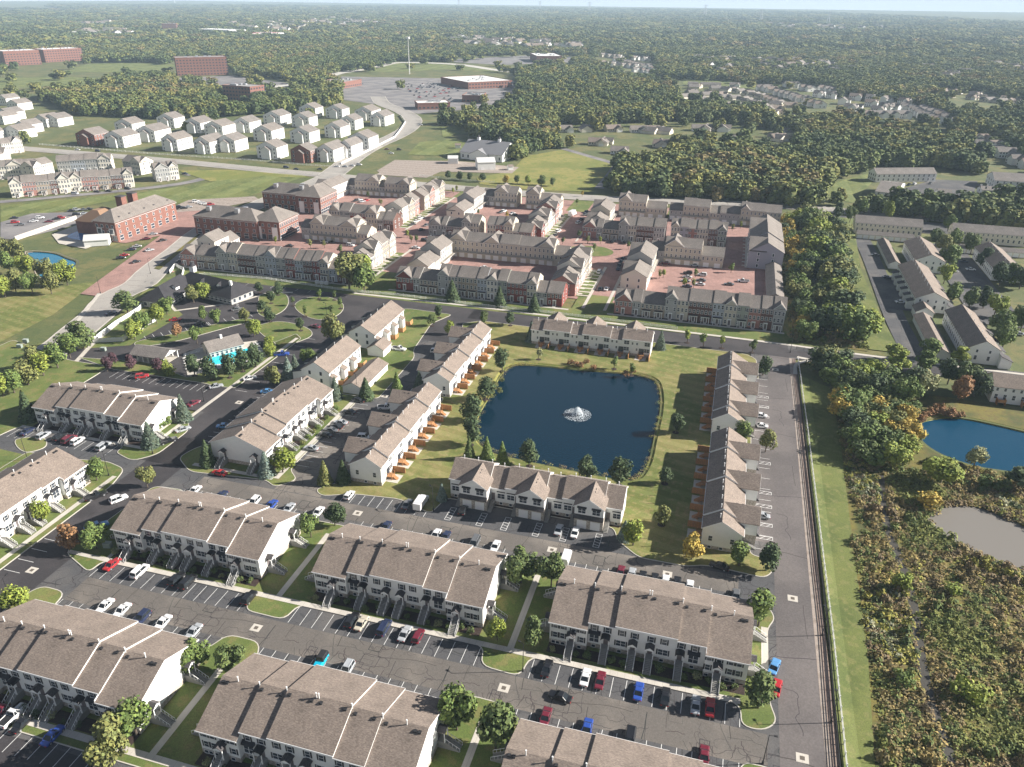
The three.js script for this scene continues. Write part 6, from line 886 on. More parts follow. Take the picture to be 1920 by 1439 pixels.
// lamps
function lampPost(p, h, label, arms = 1) { const t = base('street_lamp', p[0], p[1], rr(0, 3), 0); new MB().cyl(0, 0, 0, h, 0.09, 0.06, 7).cyl(0, 0, 0, 0.7, 0.2, 0.2, 8).build('pole', M.black, t); const a = new MB(), g = new MB(); for (let i = 0; i < arms; i++) { const s = i ? -1 : 1; a.bar([0, h - 0.1, 0], [s * 1.1, h, 0], 0.07); g.box(s * 1.1 - 0.3, s * 1.1 + 0.3, h - 0.06, h + 0.1, -0.16, 0.16); } a.build('arm', M.black, t); g.build('lamp_head', M.black, t); return tag(t, label, 'street lamp'); }
for (const [p, l] of [[[[-27.5,-109]][0], 'lamp post on the grass island between the near rows'], [[[-64.4,-154.6]][0], 'lamp post on the grass tip left of the garage terrace'], [[[-153.9,-157.1]][0], 'lamp post on the island right of the far left terrace'], [[[-157.9,-143.8]][0], 'lamp post on the island at the left terraces'], [[[-159.7,-189.7]][0], 'lamp post on the island beside the spruce, dark road'], [[[-113.3,-209.5]][0], 'lamp post at the end of the long low garage'], [[[-186,-143.7]][0], 'lamp post at the left edge car park'], [[[-141.6,-95.3]][0], 'lamp post on the left island of the nearest car park'], [[[19.1,-100.8]][0], 'lamp post on the bottom island by the service road'], [[31.6, -136.6], 'lamp post by the footpath, upper'], [[31.6, -113.5], 'lamp post by the footpath, middle'], [[[-267.6,-265]][0], 'tall lamp post at the avenue crossing'], [[[-265,-295]][0], 'lamp post beside the avenue at the left stone row'], [[[-155.2,-266.9]][0], 'lamp post at the corner of the dark street'], [[[30.6,-289.4]][0], 'lamp post at the top of the footpath'], [[[-140.3,-388.4]][0], 'lamp post in the middle court']]) lampPost(p, 7.5, l);
{ const p = [[-556.7,-1316.6]][0], t = base('mast', p[0], p[1]); new MB().cyl(0, 0, 0, 58, 0.9, 0.35, 8).build('pole', M.paint, t); new MB().box(-2.6, 2.6, 55.5, 58.5, -2.6, 2.6).build('antenna_panels', M.paint, t); tag(t, 'tall white mobile phone mast beyond the shopping centre', 'mast'); }
for (const [p, l] of [[[[-181.4,-306.5]][0], 'left white utility cabinet behind the picket fence'], [[[-178.9,-306.3]][0], 'middle white utility cabinet behind the picket fence'], [[[-176.6,-306.4]][0], 'right white utility cabinet behind the picket fence'], [[[-255,-211.4]][0], 'upper green utility box on the striped lawn'], [[[-253.1,-206.7]][0], 'lower green utility box on the striped lawn'], [[[-220.9,-213.7]][0], 'green utility box left of the pavilion'], [[[-135.5,-117.7]][0], 'green utility box beside the left middle-row steps']]) { const t = base('utility_box', p[0], p[1], 0.2, 0.08), w = l.includes('white'); new MB().box(-0.9, 0.9, 0, 1.3, -0.6, 0.6).build('cabinet', w ? M.paint : std({ color: lin(0.22, 0.26, 0.23) }), t); new MB().box(-0.95, 0.95, 1.3, 1.38, -0.65, 0.65).build('lid', w ? M.trim : std({ color: lin(0.3, 0.34, 0.31) }), t); tag(t, l, 'utility box'); }
// white apartment houses above the cross road: [left, right of the south face, depth, walls]
const aptLabels = 'brick-fronted corner house|first white house right of the brick one|white house with balconies|white house with dark side tree|white house with porch|white house at the middle of the fence|white house left of the small brick house|small brick house at the fence end|white house beside the fence end|wide white house at the back left|grey-roofed house at the wood edge|white house behind the wide one|white house in the middle of the second row|house with grey gable in the second row|tall white house in the back row|white house in front of the tall one|low white house at the right|white house right of the tall one|grey-roofed white house at the back right|back row white house farthest right|white house right of the back row|white house beside the avenue bend|small white house on the avenue|white house near the avenue with gable|last white house by the avenue fence|white house behind the avenue fence'.split('|');
[...[[-563.7,-572],[-542.7,-569.8],[-534.1,-572.8],[-513.6,-570.6],[-535.5,-606.7],[-508.1,-588.5],[-475.9,-574.5],[-460.1,-573.7],[-442.5,-572.7],[-426.7,-571.3],[-429.2,-586.2],[-411.4,-581.7],[-378.6,-569.3],[-360.9,-563.2],[-345.4,-564.5],[-327.6,-562.8],[-327.7,-574.6],[-312.6,-571.8],[-581.2,-636],[-556.7,-633.5],[-567.7,-680.2],[-543.9,-676.4],[-526.9,-662.2],[-499.9,-651.3],[-493.1,-651.5],[-468.5,-642.8],[-473.9,-681.1],[-458.6,-691.2],[-473.2,-730.7],[-454.5,-737.5],[-430.3,-643.7],[-411.3,-640.1],[-393.9,-646.2],[-374.2,-645],[-441.4,-729.3],[-421,-729],[-471.9,-796.8],[-450.7,-794.2],[-439.9,-798.1],[-419,-791.2],[-378.5,-683.2],[-362,-680.3]], ...[[-406.5,-795.8],[-382.7,-790.3],[-368.9,-763],[-352.6,-761.1],[-385.3,-729.4],[-369.8,-722.8],[-331,-636.8],[-310.9,-634.4],[-318.9,-596.4],[-307.4,-593.7]]].reduce((acc, p, i, all) => (i % 2 ? acc : [...acc, [p, all[i + 1]]]), []).forEach(([p, q], i) => {
  const w = Math.max(12, Math.min(20, len(p, q))), brickish = i === 0 || i === 7, L = i === 7 ? 14 : rr(17, 24);
  const t = gabled({ name: 'apartment_house', L, D: w, eave: 9.6, ridge: 14, wallMat: brickish ? M.brick : M.siding, roofMat: i % 3 ? M.roofGrey : M.roofStone, rows: [[7, 5, 1.2, 1.7], [4, 5, 1.2, 1.7], [0.9, 5, 1.2, 1.7]], backRows: [] });
  place(t, Math.max(p[0], q[0]), p[1], hp); const pw = w * 0.42; addAt('gable_wing', new MB().prismX([[0, 0], [0, 7.6], [pw / 2, 10], [pw, 7.6], [pw, 0]].map(([z, y]) => [z - w * 0.7, y]), -3, 0).geo(), brickish ? M.brick : M.siding, t, 0, 0, 0); addAt('wing_roof', slope(new MB(), -3.4, 2, [[-w * 0.7 - 0.4, 7.5], [-w * 0.7 + pw / 2, 10.3], [-w * 0.7 + pw + 0.4, 7.5]]).geo(), M.roofGrey, t, 0, 0, 0);
  tag(t, (aptLabels[i] ?? ord(i) + ' white house') + ', upper left group above the cross road', 'apartment house');
});
const westApts = [[-651.9,-578.2],[-632.2,-574.8],[-658.1,-604.2],[-650,-615],[-669.7,-643.6],[-664.8,-657.9],[-655.9,-648.6],[-664.4,-677.5],[-723.6,-643.2],[-718.3,-655.4],[-733.7,-665.9],[-759.2,-714.1],[-798.1,-728],[-786.5,-738.8],[-847.3,-760.3],[-836.9,-764.2],[-650,-556.5],[-646.1,-567.9]];
for (let i = 0; i < westApts.length; i += 2) { const p = westApts[i], q = westApts[i + 1], w = Math.max(12, Math.min(18, len(p, q))); tag(place(gabled({ name: 'apartment_house', L: 20, D: w, eave: 8, ridge: 12, roofMat: i % 4 ? M.roofGrey : M.roofStone, rows: [[5.6, 5, 0.9, 1.5], [2.8, 5, 0.9, 1.5]], backRows: [] }), Math.max(p[0], q[0]), p[1], hp), `${ord(i / 2)} white house of the cluster at the left edge, counted from the front`, 'apartment house'); }
const far3 = (label, p, q, spec) => { const L = spec.split(' ').reduce((a, s) => a + +s.split(':')[0], 0), t = stoneRow(label, p[0], p[1], Math.atan2(-(q[1] - p[1]), q[0] - p[0]), spec); return t; };
far3('left stone townhouse row with white gable ends by the bright field', ...[[-454.5,-397.8],[-431,-420.1]], '7:3:cream:gp 8:3:pink:p 8:3:tan:p 5:3:brown 7:3:cream:g');
far3('right stone townhouse row with white gable ends by the bright field', ...[[-430.2,-423.2],[-397,-451.5]], '7:3:cream:gp 10:3:pink:p 8:3:tan:p 8:3:brown:p 6:3:cream:g');
far3('grey townhouses behind the two stone rows, left edge', ...[[-510.2,-438.1],[-490.1,-454.5]], '8:3:cream 10:3:cream:g 8:3:grey'); far3('cream townhouses behind the stone rows, left group', ...[[-484.1,-446.8],[-482.8,-466.9]], '8:3:cream:g 9:3:cream'); far3('long grey-roofed townhouses behind the right stone row', ...[[-485.3,-469.4],[-452.7,-490.8]], '9:3:grey 10:3:blue 9:3:grey 9:3:cream:g'); far3('grey townhouses at the loop road, rear', ...[[-441.9,-487.5],[-417.1,-482.3]], '9:3:grey 10:3:cream:g'); far3('end townhouse with beige gable at the loop road', ...[[-398.1,-468.1],[-386.3,-482.2]], '10:3:grey:g 6:3:cream:g');
far3('white terrace tops at the far left edge', ...[[-544.8,-473.9],[-557.3,-508]], '9:3:cream 9:3:cream:g'); far3('upper cream terrace at the far left edge', ...[[-584.6,-515.1],[-580.3,-525.2]], '8:3:cream 8:3:cream:g');
cars(at([[-434.9,-418.9],[-423.8,-418.7],[-413.7,-427.5],[-407.9,-431.7],[-400.6,-441.5],[-395.4,-496.4]], ['sedan,black', 'van,white', 'sedan,black', 'sedan,black', 'suv,black', 'sedan,dark blue']), 'parked on the far-left street', 'left', 5, { y: -0.03, simple: true });
cars(at([...[[-543.5,-551.1],[-522.6,-551.2],[-336.4,-541],[-325.7,-537.4],[-308.3,-543.3],[-300.8,-556.8]], ...[[-295.5,-639.8],[-283.9,-623.1],[-284.2,-640.9],[-320.8,-781.6],[-291.2,-563.8],[-287.5,-568.8],[-294.9,-558.8]]], ['sedan,white', 'suv,dark blue', 'suv,dark blue', 'sedan,dark blue', 'sedan,black', 'sedan,white', 'sedan,dark red', 'sedan,white', 'suv,black', 'sedan,white', 'sedan,white', 'suv,white', 'sedan,silver']), 'on the cross road', 'left', 5, { y: 0.0, simple: true });
cars(at([[-295.2,-310.6],[-296.6,-314.9],[-300.2,-324.5],[-301.3,-329.9],[-306.1,-343.5],[-309.2,-352.5],[-265.7,-321.5],[-262.8,-314.7]], ['sedan,black', 'sedan,red', 'sedan,dark blue', 'sedan,silver', 'sedan,dark red', 'sedan,silver', 'sedan,white', 'sedan,black']), 'angle-parked beside the brick shops', 'south', 35, { y: 0.03, simple: true });
cars(at([[-401.3,-348.5],[-394.2,-345.4],[-393.3,-354],[-395.6,-360.9],[-384.3,-356.1],[-384.6,-362.3],[-383.7,-364.8],[-409.9,-356.3],[-391,-380.3],[-389.5,-383.1],[-386.1,-385.1],[-384,-387.2],[-381.5,-374.3],[-379,-377.4],[-333.6,-403.7],[-333.8,-408.4],[-329.8,-407.4],[-329.1,-410.9],[-333.6,-424.3],[-328.3,-422.5],[-324.7,-421.2],[-319.6,-420.4]], 'red,grey,white,white,dark red,black,red,black,black,silver,grey,black,black,silver,black,black,black,silver,white,white,white,red'.split(',').map((c, i) => (i % 3 ? 'sedan,' : 'suv,') + c)), 'in the car parks round the brick shops', 'left', 40, { y: 0.02, simple: true });
cars(at([[79.2,-434.7],[79.8,-397],[80.6,-361.4],[122.7,-423.5],[113.3,-417.6],[121.8,-335.9],[127.7,-467.2],[122.3,-437.1],[125.8,-525.3],[144.8,-530.1],[159.2,-523.9]], ['sedan,grey', 'sedan,dark blue', 'sedan,white', 'sedan,white', 'sedan,silver', 'sedan,silver', 'sedan,white', 'sedan,dark blue', 'sedan,grey', 'sedan,silver', 'suv,dark blue']), 'in the right-hand estate', 'left', 10, { y: 0.02, simple: true });
// meeting hall and works yard
{ const p = [[-220.5,-621.8]][0], q = [[-185.8,-617.5]][0], t = on(gabled({ name: 'meeting_hall', L: 38, D: 34, eave: 6, ridge: 13.5, roofMat: std({ color: lin(0.2, 0.2, 0.21) }), rows: [[1.4, 8, 1.4, 2.2]], over: 0.8 }), p, q); for (const x of [9, 28]) { addAt('cupola', new MB().box(-1.1, 1.1, 12.6, 15.6, -1.1, 1.1).geo(), M.trim, t, x, 0, -17); addAt('cupola_roof', new MB().cyl(0, 0, 15.6, 17.4, 1.6, 0.05, 8).geo(), M.roofDark, t, x, 0, -17); } addAt('front_gable', new MB().prismZ([[-8, 0], [8, 0], [8, 5], [0, 8.6], [-8, 5]], -6, 1.5).geo(), M.siding, t, 17, 0, 0); addAt('front_gable_roof', new MB().prismZ([[-8.8, 4.8], [0, 8.9], [8.8, 4.8], [8.8, 4.5], [0, 8.5], [-8.8, 4.5]], -8, 2).geo(), std({ color: lin(0.22, 0.22, 0.23) }), t, 17, 0, 0); tag(t, 'white meeting hall with wide grey roof and two cupolas', 'hall'); }
tag(on(gabled({ name: 'works_shed', L: 14, D: 13, eave: 6, ridge: 8.6, roofMat: std({ color: lin(0.6, 0.6, 0.58) }), rows: [], garage: 2 }), ...[[-191.7,-580.6],[-179.1,-587]]), 'larger white metal shed in the gravel works yard', 'shed'); tag(on(gabled({ name: 'works_shed', L: 8, D: 8, eave: 4.4, ridge: 6, roofMat: std({ color: lin(0.6, 0.6, 0.58) }), rows: [] }), ...[[-222.5,-597.1],[-215.7,-599.4]]), 'smaller white metal shed in the gravel works yard', 'shed'); tag(on(gabled({ name: 'works_shed', L: 5, D: 4, eave: 3, ridge: 4.2, rows: [] }), ...[[-240.8,-665.3],[-236.6,-666.7]]), 'small white hut left of the meeting hall', 'hut'); tag(on(gabled({ name: 'works_shed', L: 4, D: 4, eave: 3, ridge: 4, rows: [] }), ...[[-169,-588.2],[-166.1,-590]]), 'tiny white hut at the right end of the works yard', 'hut');
// big boxes and offices in the distance
const box = (label, p, q, D, h, wm, rm, cat, name) => { const L = len(p, q), t = on(base(name), p, q); new MB().box(0, L, 0, h, -D, 0).build('wall', wm, t); new MB().box(0.6, L - 0.6, h, h + 0.2, -D + 0.6, -0.6).build('roof', rm, t); new MB().box(-0.2, L + 0.2, h - 0.8, h + 0.7, -0.3, 0.2).box(L - 0.2, L + 0.3, h - 0.8, h + 0.7, -D, 0.2).box(-0.3, 0.2, h - 0.8, h + 0.7, -D, 0.2).box(-0.2, L + 0.2, h - 0.8, h + 0.7, -D - 0.2, -D + 0.3).build('parapet', wm, t); const g = new MB(); const fl = Math.max(1, Math.floor(h / 4.2)); for (let f = 0; f < fl; f++) for (let i = 0; i < L / 5; i++) g.box(i * 5 + 1.2, i * 5 + 3.8, f * 4.2 + 1.2, f * 4.2 + 3, 0, 0.06); for (let f = 0; f < fl; f++) for (let i = 0; i < D / 5; i++) g.box(L, L + 0.06, f * 4.2 + 1.2, f * 4.2 + 3, -i * 5 - 3.8, -i * 5 - 1.2); g.build('window_panes', M.glass, t).userData.kind = 'stuff'; const u = new MB(); for (let i = 0; i < 7; i++) { const x = L * rr(0.15, 0.85), z = -D * rr(0.2, 0.8); u.box(x - 2, x + 2, h + 0.2, h + 2, z - 1.5, z + 1.5); } u.build('roof_units', M.metal, t).userData.kind = 'stuff'; return tag(t, label, cat); };
const wr = std({ color: lin(0.72, 0.72, 0.7) }), gr = std({ color: lin(0.3, 0.29, 0.28) });
box('large white-roofed supermarket in the distant shopping centre', ...[[-384.8,-1125.7],[-334.4,-1179.4]], 90, 9, M.brick, wr, 'supermarket', 'supermarket'); box('low brick shop block right of the shopping car park', ...[[-344.1,-981.1],[-319,-984.7]], 34, 8, M.brick, gr, 'shop', 'shop_block'); box('brick shop with white roof nearest the avenue bend', ...[[-369.3,-893.5],[-335.6,-912.8]], 26, 7, M.brick, wr, 'shop', 'shop_block'); box('brick shop block at the left of the shopping centre', ...[[-557.3,-1065.8],[-551.7,-1120.6]], 40, 8, M.brick, gr, 'shop', 'shop_block'); box('farthest big store with white roof and brick walls', ...[[-416.5,-1654.9],[-368.8,-1675.8]], 90, 12, M.brick, wr, 'store', 'shop_block');
box('four-storey red brick office block beside the green field', ...[[-889.1,-1141.5],[-829.6,-1193.2]], 30, 27, M.brick, gr, 'office', 'office_block'); box('left brick office block at the upper left edge', ...[[-1282.9,-1186],[-1257.7,-1240.3]], 40, 24, M.brick, wr, 'office', 'office_block'); box('second brick office block at the upper left edge', ...[[-1282.6,-1275.3],[-1258.8,-1344.3]], 40, 22, M.brick, wr, 'office', 'office_block'); box('small brick office half hidden by the wood', ...[[-637.5,-899.7],[-593.1,-892.9]], 26, 17, M.brick, gr, 'office', 'office_block');
box('distant red-roofed white store at the top left', ...[[-1456.7,-2209.6],[-1403.7,-2337.4]], 60, 12, M.siding, std({ color: lin(0.4, 0.08, 0.08) }), 'store', 'shop_block'); box('distant brick tower block among white roofs', ...[[-1915.7,-2421.3],[-1876.7,-2443.9]], 40, 26, M.brick, gr, 'building', 'shop_block'); box('long white distant shed left of the brick tower', ...[[-1902.7,-2066],[-1920.1,-2212.2]], 60, 12, M.siding, wr, 'building', 'shop_block'); box('white distant sheds right of the brick tower', ...[[-1752.3,-2392.5],[-1613.4,-2355.8]], 70, 14, M.siding, wr, 'building', 'shop_block');
// ---------------------------------------------------------------- woods, scrub, cottages and everything toward the horizon
const inside = (o, x, z) => { let c = false; for (let i = 0, j = o.length - 1; i < o.length; j = i++) if ((o[i][1] > z) !== (o[j][1] > z) && x < (o[j][0] - o[i][0]) * (z - o[i][1]) / (o[j][1] - o[i][1]) + o[i][0]) c = !c; return c; };
seed = 777;
// single trees and bushes of the belt beside the grey block and of the scrub by the creek
const KW = ['mid', 'green', 'olive', 'dark', 'lime', 'gold', 'green', 'olive'];
const scatter = (o, n, gap) => { const out = [], b = o.reduce((a, p) => [Math.min(a[0], p[0]), Math.max(a[1], p[0]), Math.min(a[2], p[1]), Math.max(a[3], p[1])], [1e9, -1e9, 1e9, -1e9]); for (let i = 0; i < n * 60 && out.length < n; i++) { const x = rr(b[0], b[1]), z = rr(b[2], b[3]); if (inside(o, x, z) && out.every((p) => len(p, [x, z]) > gap)) out.push([x, z]); } return out; };
const belt = scatter([[32.5, -494], [61, -497], [62.5, -450], [60, -366], [58.6, -306], [36, -304], [33, -330], [33.5, -450]], 96, 4.2);
for (const [x, z] of belt) { const n = z < -400 ? 'upper' : 'lower', west = x < 42; plant('wild', west ? KW[Math.floor(rr(3.5, 7.9))] : KW[Math.floor(rr(0, 5))], x, z, west ? rr(5, 8.5) : rr(7, 12.5), `${west ? 'yellow-green' : 'dark green'} tree in the ${n} part of the tree belt`, `${west ? 'yellow-green' : 'dark green'} trees in the ${n} tree belt`, -0.2, 1.1); }
const creekWood = scatter([[36, -284], [44, -283], [58, -279], [66, -268], [66, -250], [64, -232], [60, -214], [56, -205], [51, -208], [46, -218], [44.4, -240], [44, -262]], 62, 3.3);
for (const [x, z] of creekWood) { const n = z < -245 ? 'upper' : 'lower'; plant('wild', KW[Math.floor(rr(0, 7))], x, z, rr(4.5, 8.5), `dense bushy tree in the ${n} scrub wood by the creek`, `bushy trees in the ${n} scrub wood`, -0.15, 1.15); }
plant('broad', 'lime', ...[[68.3,-208.3]][0], 7, 'large round bright willow between the pond and muddy pool', undefined, -0.1, 1.5); plant('broad', 'pale', ...[[79.6,-220.7]][0], 6.2, 'pale airy tree on the near bank of the curved pond', undefined, -0.1, 1.1);
plant('bush', 'gold', ...[[62.5,-195]][0], 4.2, 'round golden bush left of the muddy pool', undefined, -0.1, 1.25); plant('tall', 'dark', ...[[88.6,-211.2]][0], 7, 'dark conical tree at the right edge by the pond', undefined, -0.1, 1.9); plant('bush', 'lime', ...[[58.1,-127.9]][0], 3.8, 'bright yellow-green bush in the marsh, lower right', undefined, -0.1, 1.3); plant('bush', 'lime', ...[[61.7,-159.4]][0], 2.6, 'small yellow bush in the marsh above the lower right bush', undefined, -0.1, 1.2); plant('wild', 'lime', ...[[50.1,-157.2]][0], 4.2, 'bright sapling on the west bank of the ditch', undefined, -0.1, 1); plant('bush', 'green', ...[[46.5,-127.9]][0], 2.4, 'round green bush on the west bank of the ditch', undefined, -0.1, 1.3);
row([[52.7,-223.2],[61.3,-230.1],[67,-234.1],[80.1,-210.5],[84,-209.8]], 'bush', ['green', 'olive', 'lime', 'green', 'mid'], 3, 'rounded bush', 'between the creek and the curved pond', 'west', { y: -0.1, wide: 1.1 });
for (const q of [[69.4,-245.4],[71.7,-249.2],[73.7,-251.7],[76.2,-253.7],[78.1,-252.4],[80.3,-252.4],[82.4,-252.4]]) plant('bush', 'rust', q[0], q[1], rr(2, 3), 'rust-coloured reeds at the head of the curved pond', 'rust reeds at the curved pond', -0.2, 1.1, 'reeds');
// low marsh plants: far too many to count
const tuft = (sd, n, s, spread = 1) => { seed = sd; const L = new Leaves(); for (let i = 0; i < n; i++) { const a = rr(0, 6.283), r = spread * Math.sqrt(rnd()); L.leaf(r * Math.cos(a), (1 - 0.55 * r * r) * rr(0.25, 1), r * Math.sin(a), [Math.cos(a) * 0.6, 0.8, Math.sin(a) * 0.6], s, 0.3); } return L.geo(); };
function copies(name, geo, list, label, cat) { // list of [x, y, z, sx, sy, colour]
  const m = new THREE.InstancedMesh(geo, new THREE.MeshStandardMaterial({ color: 0xffffff, roughness: 0.9, vertexColors: true, side: THREE.DoubleSide }), list.length), q = new THREE.Quaternion(), up = V(0, 1, 0), M4 = new THREE.Matrix4();
  list.forEach((a, i) => { q.setFromAxisAngle(up, rr(0, 6.283)); M4.compose(V(a[0], a[1], a[2]), q, V(a[3], a[4], a[3])); m.setMatrixAt(i, M4); m.setColorAt(i, a[5]); });
  m.name = numbered(name); m.castShadow = m.receiveShadow = true; scene.add(m); return tag(m, label, cat, null, 'stuff');
}
const pal = (list) => list.map((c) => lin(...c)), pick = (p) => p[Math.floor(rnd() * p.length)];
const weedPal = pal([[0.17, 0.19, 0.045], [0.12, 0.155, 0.042], [0.21, 0.17, 0.07], [0.28, 0.22, 0.08], [0.2, 0.15, 0.08], [0.27, 0.26, 0.055], [0.095, 0.13, 0.04], [0.32, 0.32, 0.2]]);
const weedSpots = (x0, x1, z0, z1, n, ok, h0, h1) => { const l = []; for (let i = 0; i < n; i++) { const x = rr(x0, x1), z = rr(z0, z1); if (!ok(x, z)) continue; const patch = fbm(((x / 60) % 1 + 1) % 1, ((z / 60) % 1 + 1) % 1, 5, 61, 3), c = weedPal[Math.min(7, Math.max(0, Math.floor((patch - 0.25) * 12 + rr(-1.6, 1.6))))]; const s = rr(0.6, 1.4); l.push([x, -0.2, z, s * rr(0.7, 1.25), s * rr(h0, h1), c]); } return l; };
const ditchX = (z) => 51.6 + 0.8 * Math.sin(z * 0.11) + Math.max(0, (-z - 195) * 0.02), notWater = (x, z) => !inside(inset(pondEast, -2.2), x, z) && !inside(mudPool, x, z) && !(z > -208 && Math.abs(x - ditchX(z)) < 0.9) && !(z < -214 && x > 61 && x < 66 && z > -250);
const westEdge = (z) => (z > -106 ? 38.8 : z > -133 ? 38.8 + (-106 - z) * 0.07 : z > -176 ? 40.6 : 43.4);
copies('undergrowth', tuft(31, 26, 0.26), weedSpots(38, 130, -262, -40, 22000, (x, z) => x > westEdge(z) + 0.3 && notWater(x, z) && !(z < -221 && x > 63), 0.35, 1.1), 'weeds, goldenrod and low scrub covering the marsh at the right', 'undergrowth');
copies('undergrowth', tuft(32, 40, 0.3), weedSpots(38, 130, -262, -40, 1700, (x, z) => x > westEdge(z) + 0.6 && notWater(x, z) && !(z < -221 && x > 63) && fbm(((x / 40) % 1 + 1) % 1, ((z / 40) % 1 + 1) % 1, 4, 71, 2) > 0.5, 1.2, 2.3), 'taller bushy scrub scattered over the marsh', 'undergrowth');
copies('undergrowth', tuft(33, 26, 0.3), weedSpots(31, 63.5, -500, -302, 2600, (x, z) => x < 60.5 || z < -450, 0.8, 2), 'undergrowth beneath the tree belt', 'undergrowth');
copies('undergrowth', tuft(34, 16, 0.2), pondMain.flatMap((p, i) => [0, 1, 2].map(() => { const b = pondMain[(i + 1) % pondMain.length], t = rnd(); return [p[0] + (b[0] - p[0]) * t + rr(-0.5, 0.8), -0.1, p[1] + (b[1] - p[1]) * t + rr(-0.6, 0.6), rr(0.5, 1), rr(0.3, 0.8), pick(weedPal.slice(1, 6))]; })), 'yellowish bank grasses fringing the blue pond', 'grass');
{ const d = new MB(); const pts = []; for (let z = -208; z < -36; z += 6) pts.push([ditchX(z), z]); strip(pts, 2.0, -0.1, d); structure(d.build('ditch', std({ color: lin(0.06, 0.055, 0.045), roughness: 0.5 })), 'narrow muddy ditch winding through the marsh', 'ditch'); }
// woods: open ground is left out, the rest of the land is treed
const open = [[[-1109.1,-1410.7],[-1016.3,-1478.1],[-787.2,-1137.7],[-873,-1102.9]], [[-1551.6,-1436.2],[-1421.8,-1528.7],[-1137.4,-1215],[-1263.1,-1161.4]], [[-715.8,-1003.7],[-672.3,-1020.7],[-583.2,-881.4],[-621.4,-867]], [[-985.6,-795.3],[-901.5,-852.8],[-704.4,-726.7],[-597.6,-726.3],[-546.5,-766.6],[-505.9,-808.8],[-476,-906.7],[-433.7,-939.6],[-400.6,-897.3],[-346,-862.9],[-297.7,-786],[-270.3,-758.3],[-234.2,-716.7],[-201.1,-621.9],[-118.8,-650.1],[-64.8,-370.1],[-371.6,-272.7]],
  [[-450.3,-970.8],[-355.7,-854.6],[-317,-789.6],[-297.7,-780.8],[-271.2,-806.1],[-244,-698.7],[-223.7,-705.8],[-207.9,-699.1],[-190.7,-668.7],[-179.3,-621.3],[-171.3,-628],[-172.2,-666.1],[-149.9,-694],[-134.2,-688.3],[-91.4,-676.3],[-90.4,-613.4],[-84.8,-532.1],[-244,-479.4]],
  [[-195.2,-844.3],[-165.9,-844],[-125.5,-866.7],[-56.4,-902.8],[-46,-768],[-63.3,-696.5],[-97.3,-684.8],[-134.2,-688.3],[-157.7,-728.9]],
  [[-62,-900.8],[2,-918.3],[53.3,-849.4],[58,-804.4],[34.5,-763.8],[-0.8,-788],[-53.4,-797.9]], [[-105.1,-1382.3],[-28.7,-1403.5],[19.3,-1358.7],[57.6,-1379.8],[115.9,-1368.2],[134.4,-1226.1],[206.1,-1168.6],[219.9,-1148.6],[232.8,-971.2],[205.2,-910.4],[185.2,-984.5],[147.2,-991.1],[125.5,-1039.4],[105.4,-1038.6],[68.2,-1024.9],[45.4,-934],[31.6,-1035.1],[-0.7,-1081.3],[-81.9,-1110.9]],
  [[55.5,-573],[75.8,-634.7],[109.5,-684.8],[155.5,-707.9],[189.3,-690],[208.6,-762.2],[212.5,-837.7],[211.3,-891.3],[239.3,-901.2],[245.2,-792],[258.2,-779.1],[214.1,-625.5]], [[264.9,-1388.1],[331,-1361.5],[376.8,-1285.2],[352.7,-1164.7],[269.2,-1155.7]],
  [[-1131.9,-1003.8],[-1037.1,-1074.2],[-939.7,-1063.4],[-893,-1001.4],[-946.4,-953.6],[-993.4,-875.7]], [[-1118,-1137.6],[-1199.8,-1292.8],[-1135,-1340],[-1046,-1341.4],[-965.9,-1224.1],[-1004.5,-1155.9]], [[-875.3,-1114.5],[-818.4,-1184],[-716.2,-1157.1],[-660.5,-1105.1],[-632.3,-1056.8],[-719,-1081.8],[-740.4,-1045.8],[-845.2,-1083.5]], [[-1287.1,-1184.2],[-1291.4,-1280.9],[-1320.5,-1412.1],[-1239.7,-1327.9],[-1214.8,-1202.6],[-1243.2,-1149.8]],
  [[-694.1,-1012.2],[-660.5,-1105.1],[-661.5,-1195.2],[-689.8,-1324.7],[-624.9,-1210.1],[-610.9,-1020.1],[-635.4,-986.9]], [[-664.4,-1268.5],[-678,-1575.8],[-573.5,-1596.2],[-444.6,-1493.4],[-392.4,-1429.9],[-320.3,-1158.7],[-282.2,-919],[-353.8,-855.3],[-406.6,-910.9],[-476.4,-902.9]], [[-629.6,-1707.2],[-485.1,-1891.5],[-385.1,-1860.1],[-348.3,-1684.8],[-426.6,-1554.1],[-570.4,-1587.4]], [[-340.8,-1581.9],[-376.2,-1876.7],[-350,-1994.9],[-335.6,-1858],[-334.6,-1690.8]], [[-324.4,-1705.6],[-337.7,-1986.7],[-209,-1867.2],[-158.3,-1610.8],[-158,-1434.6],[-254.9,-1569.7]], [[-159,-1393.1],[-93.9,-1386.8],[-83.4,-1251.5],[-129.7,-1287.9]]];
const thin = [[[-1968.5,-2131.5],[-2240.5,-2822.1],[-1814.9,-2778.3],[-1973.6,-3834.2],[-1352.3,-2619.7],[-1179.8,-1996.1],[-1589.7,-2150.4],[-1779.9,-1936.8]], [[-2111.6,-4103.9],[-1581.6,-3496.5],[-1349.4,-2964],[-1416.2,-2744.6]], [[-905,-2395.9],[-739.4,-2482.7],[-408.1,-2198.9],[-327.9,-2005.2],[-582.9,-1957.4]], [[-141.2,-1897.6],[123.5,-1902.2],[219.4,-1794.1],[177.6,-1572.2],[-15.7,-1458.1],[-105.3,-1456.2]], [[75.6,-4598.5],[523.7,-4593.1],[644,-4276.9],[356.9,-3682],[80.8,-3822.4]], [[482,-1954.6],[557.8,-1938.5],[482.8,-1661],[429.3,-1675.3]], [[-2841.8,-3053],[-2649.3,-3045.3],[-2275.6,-2592.2],[-2424.6,-2599]], [[343.3,-1846.9],[412.3,-1787.1],[341.4,-1504.9],[301.2,-1520.2]]];
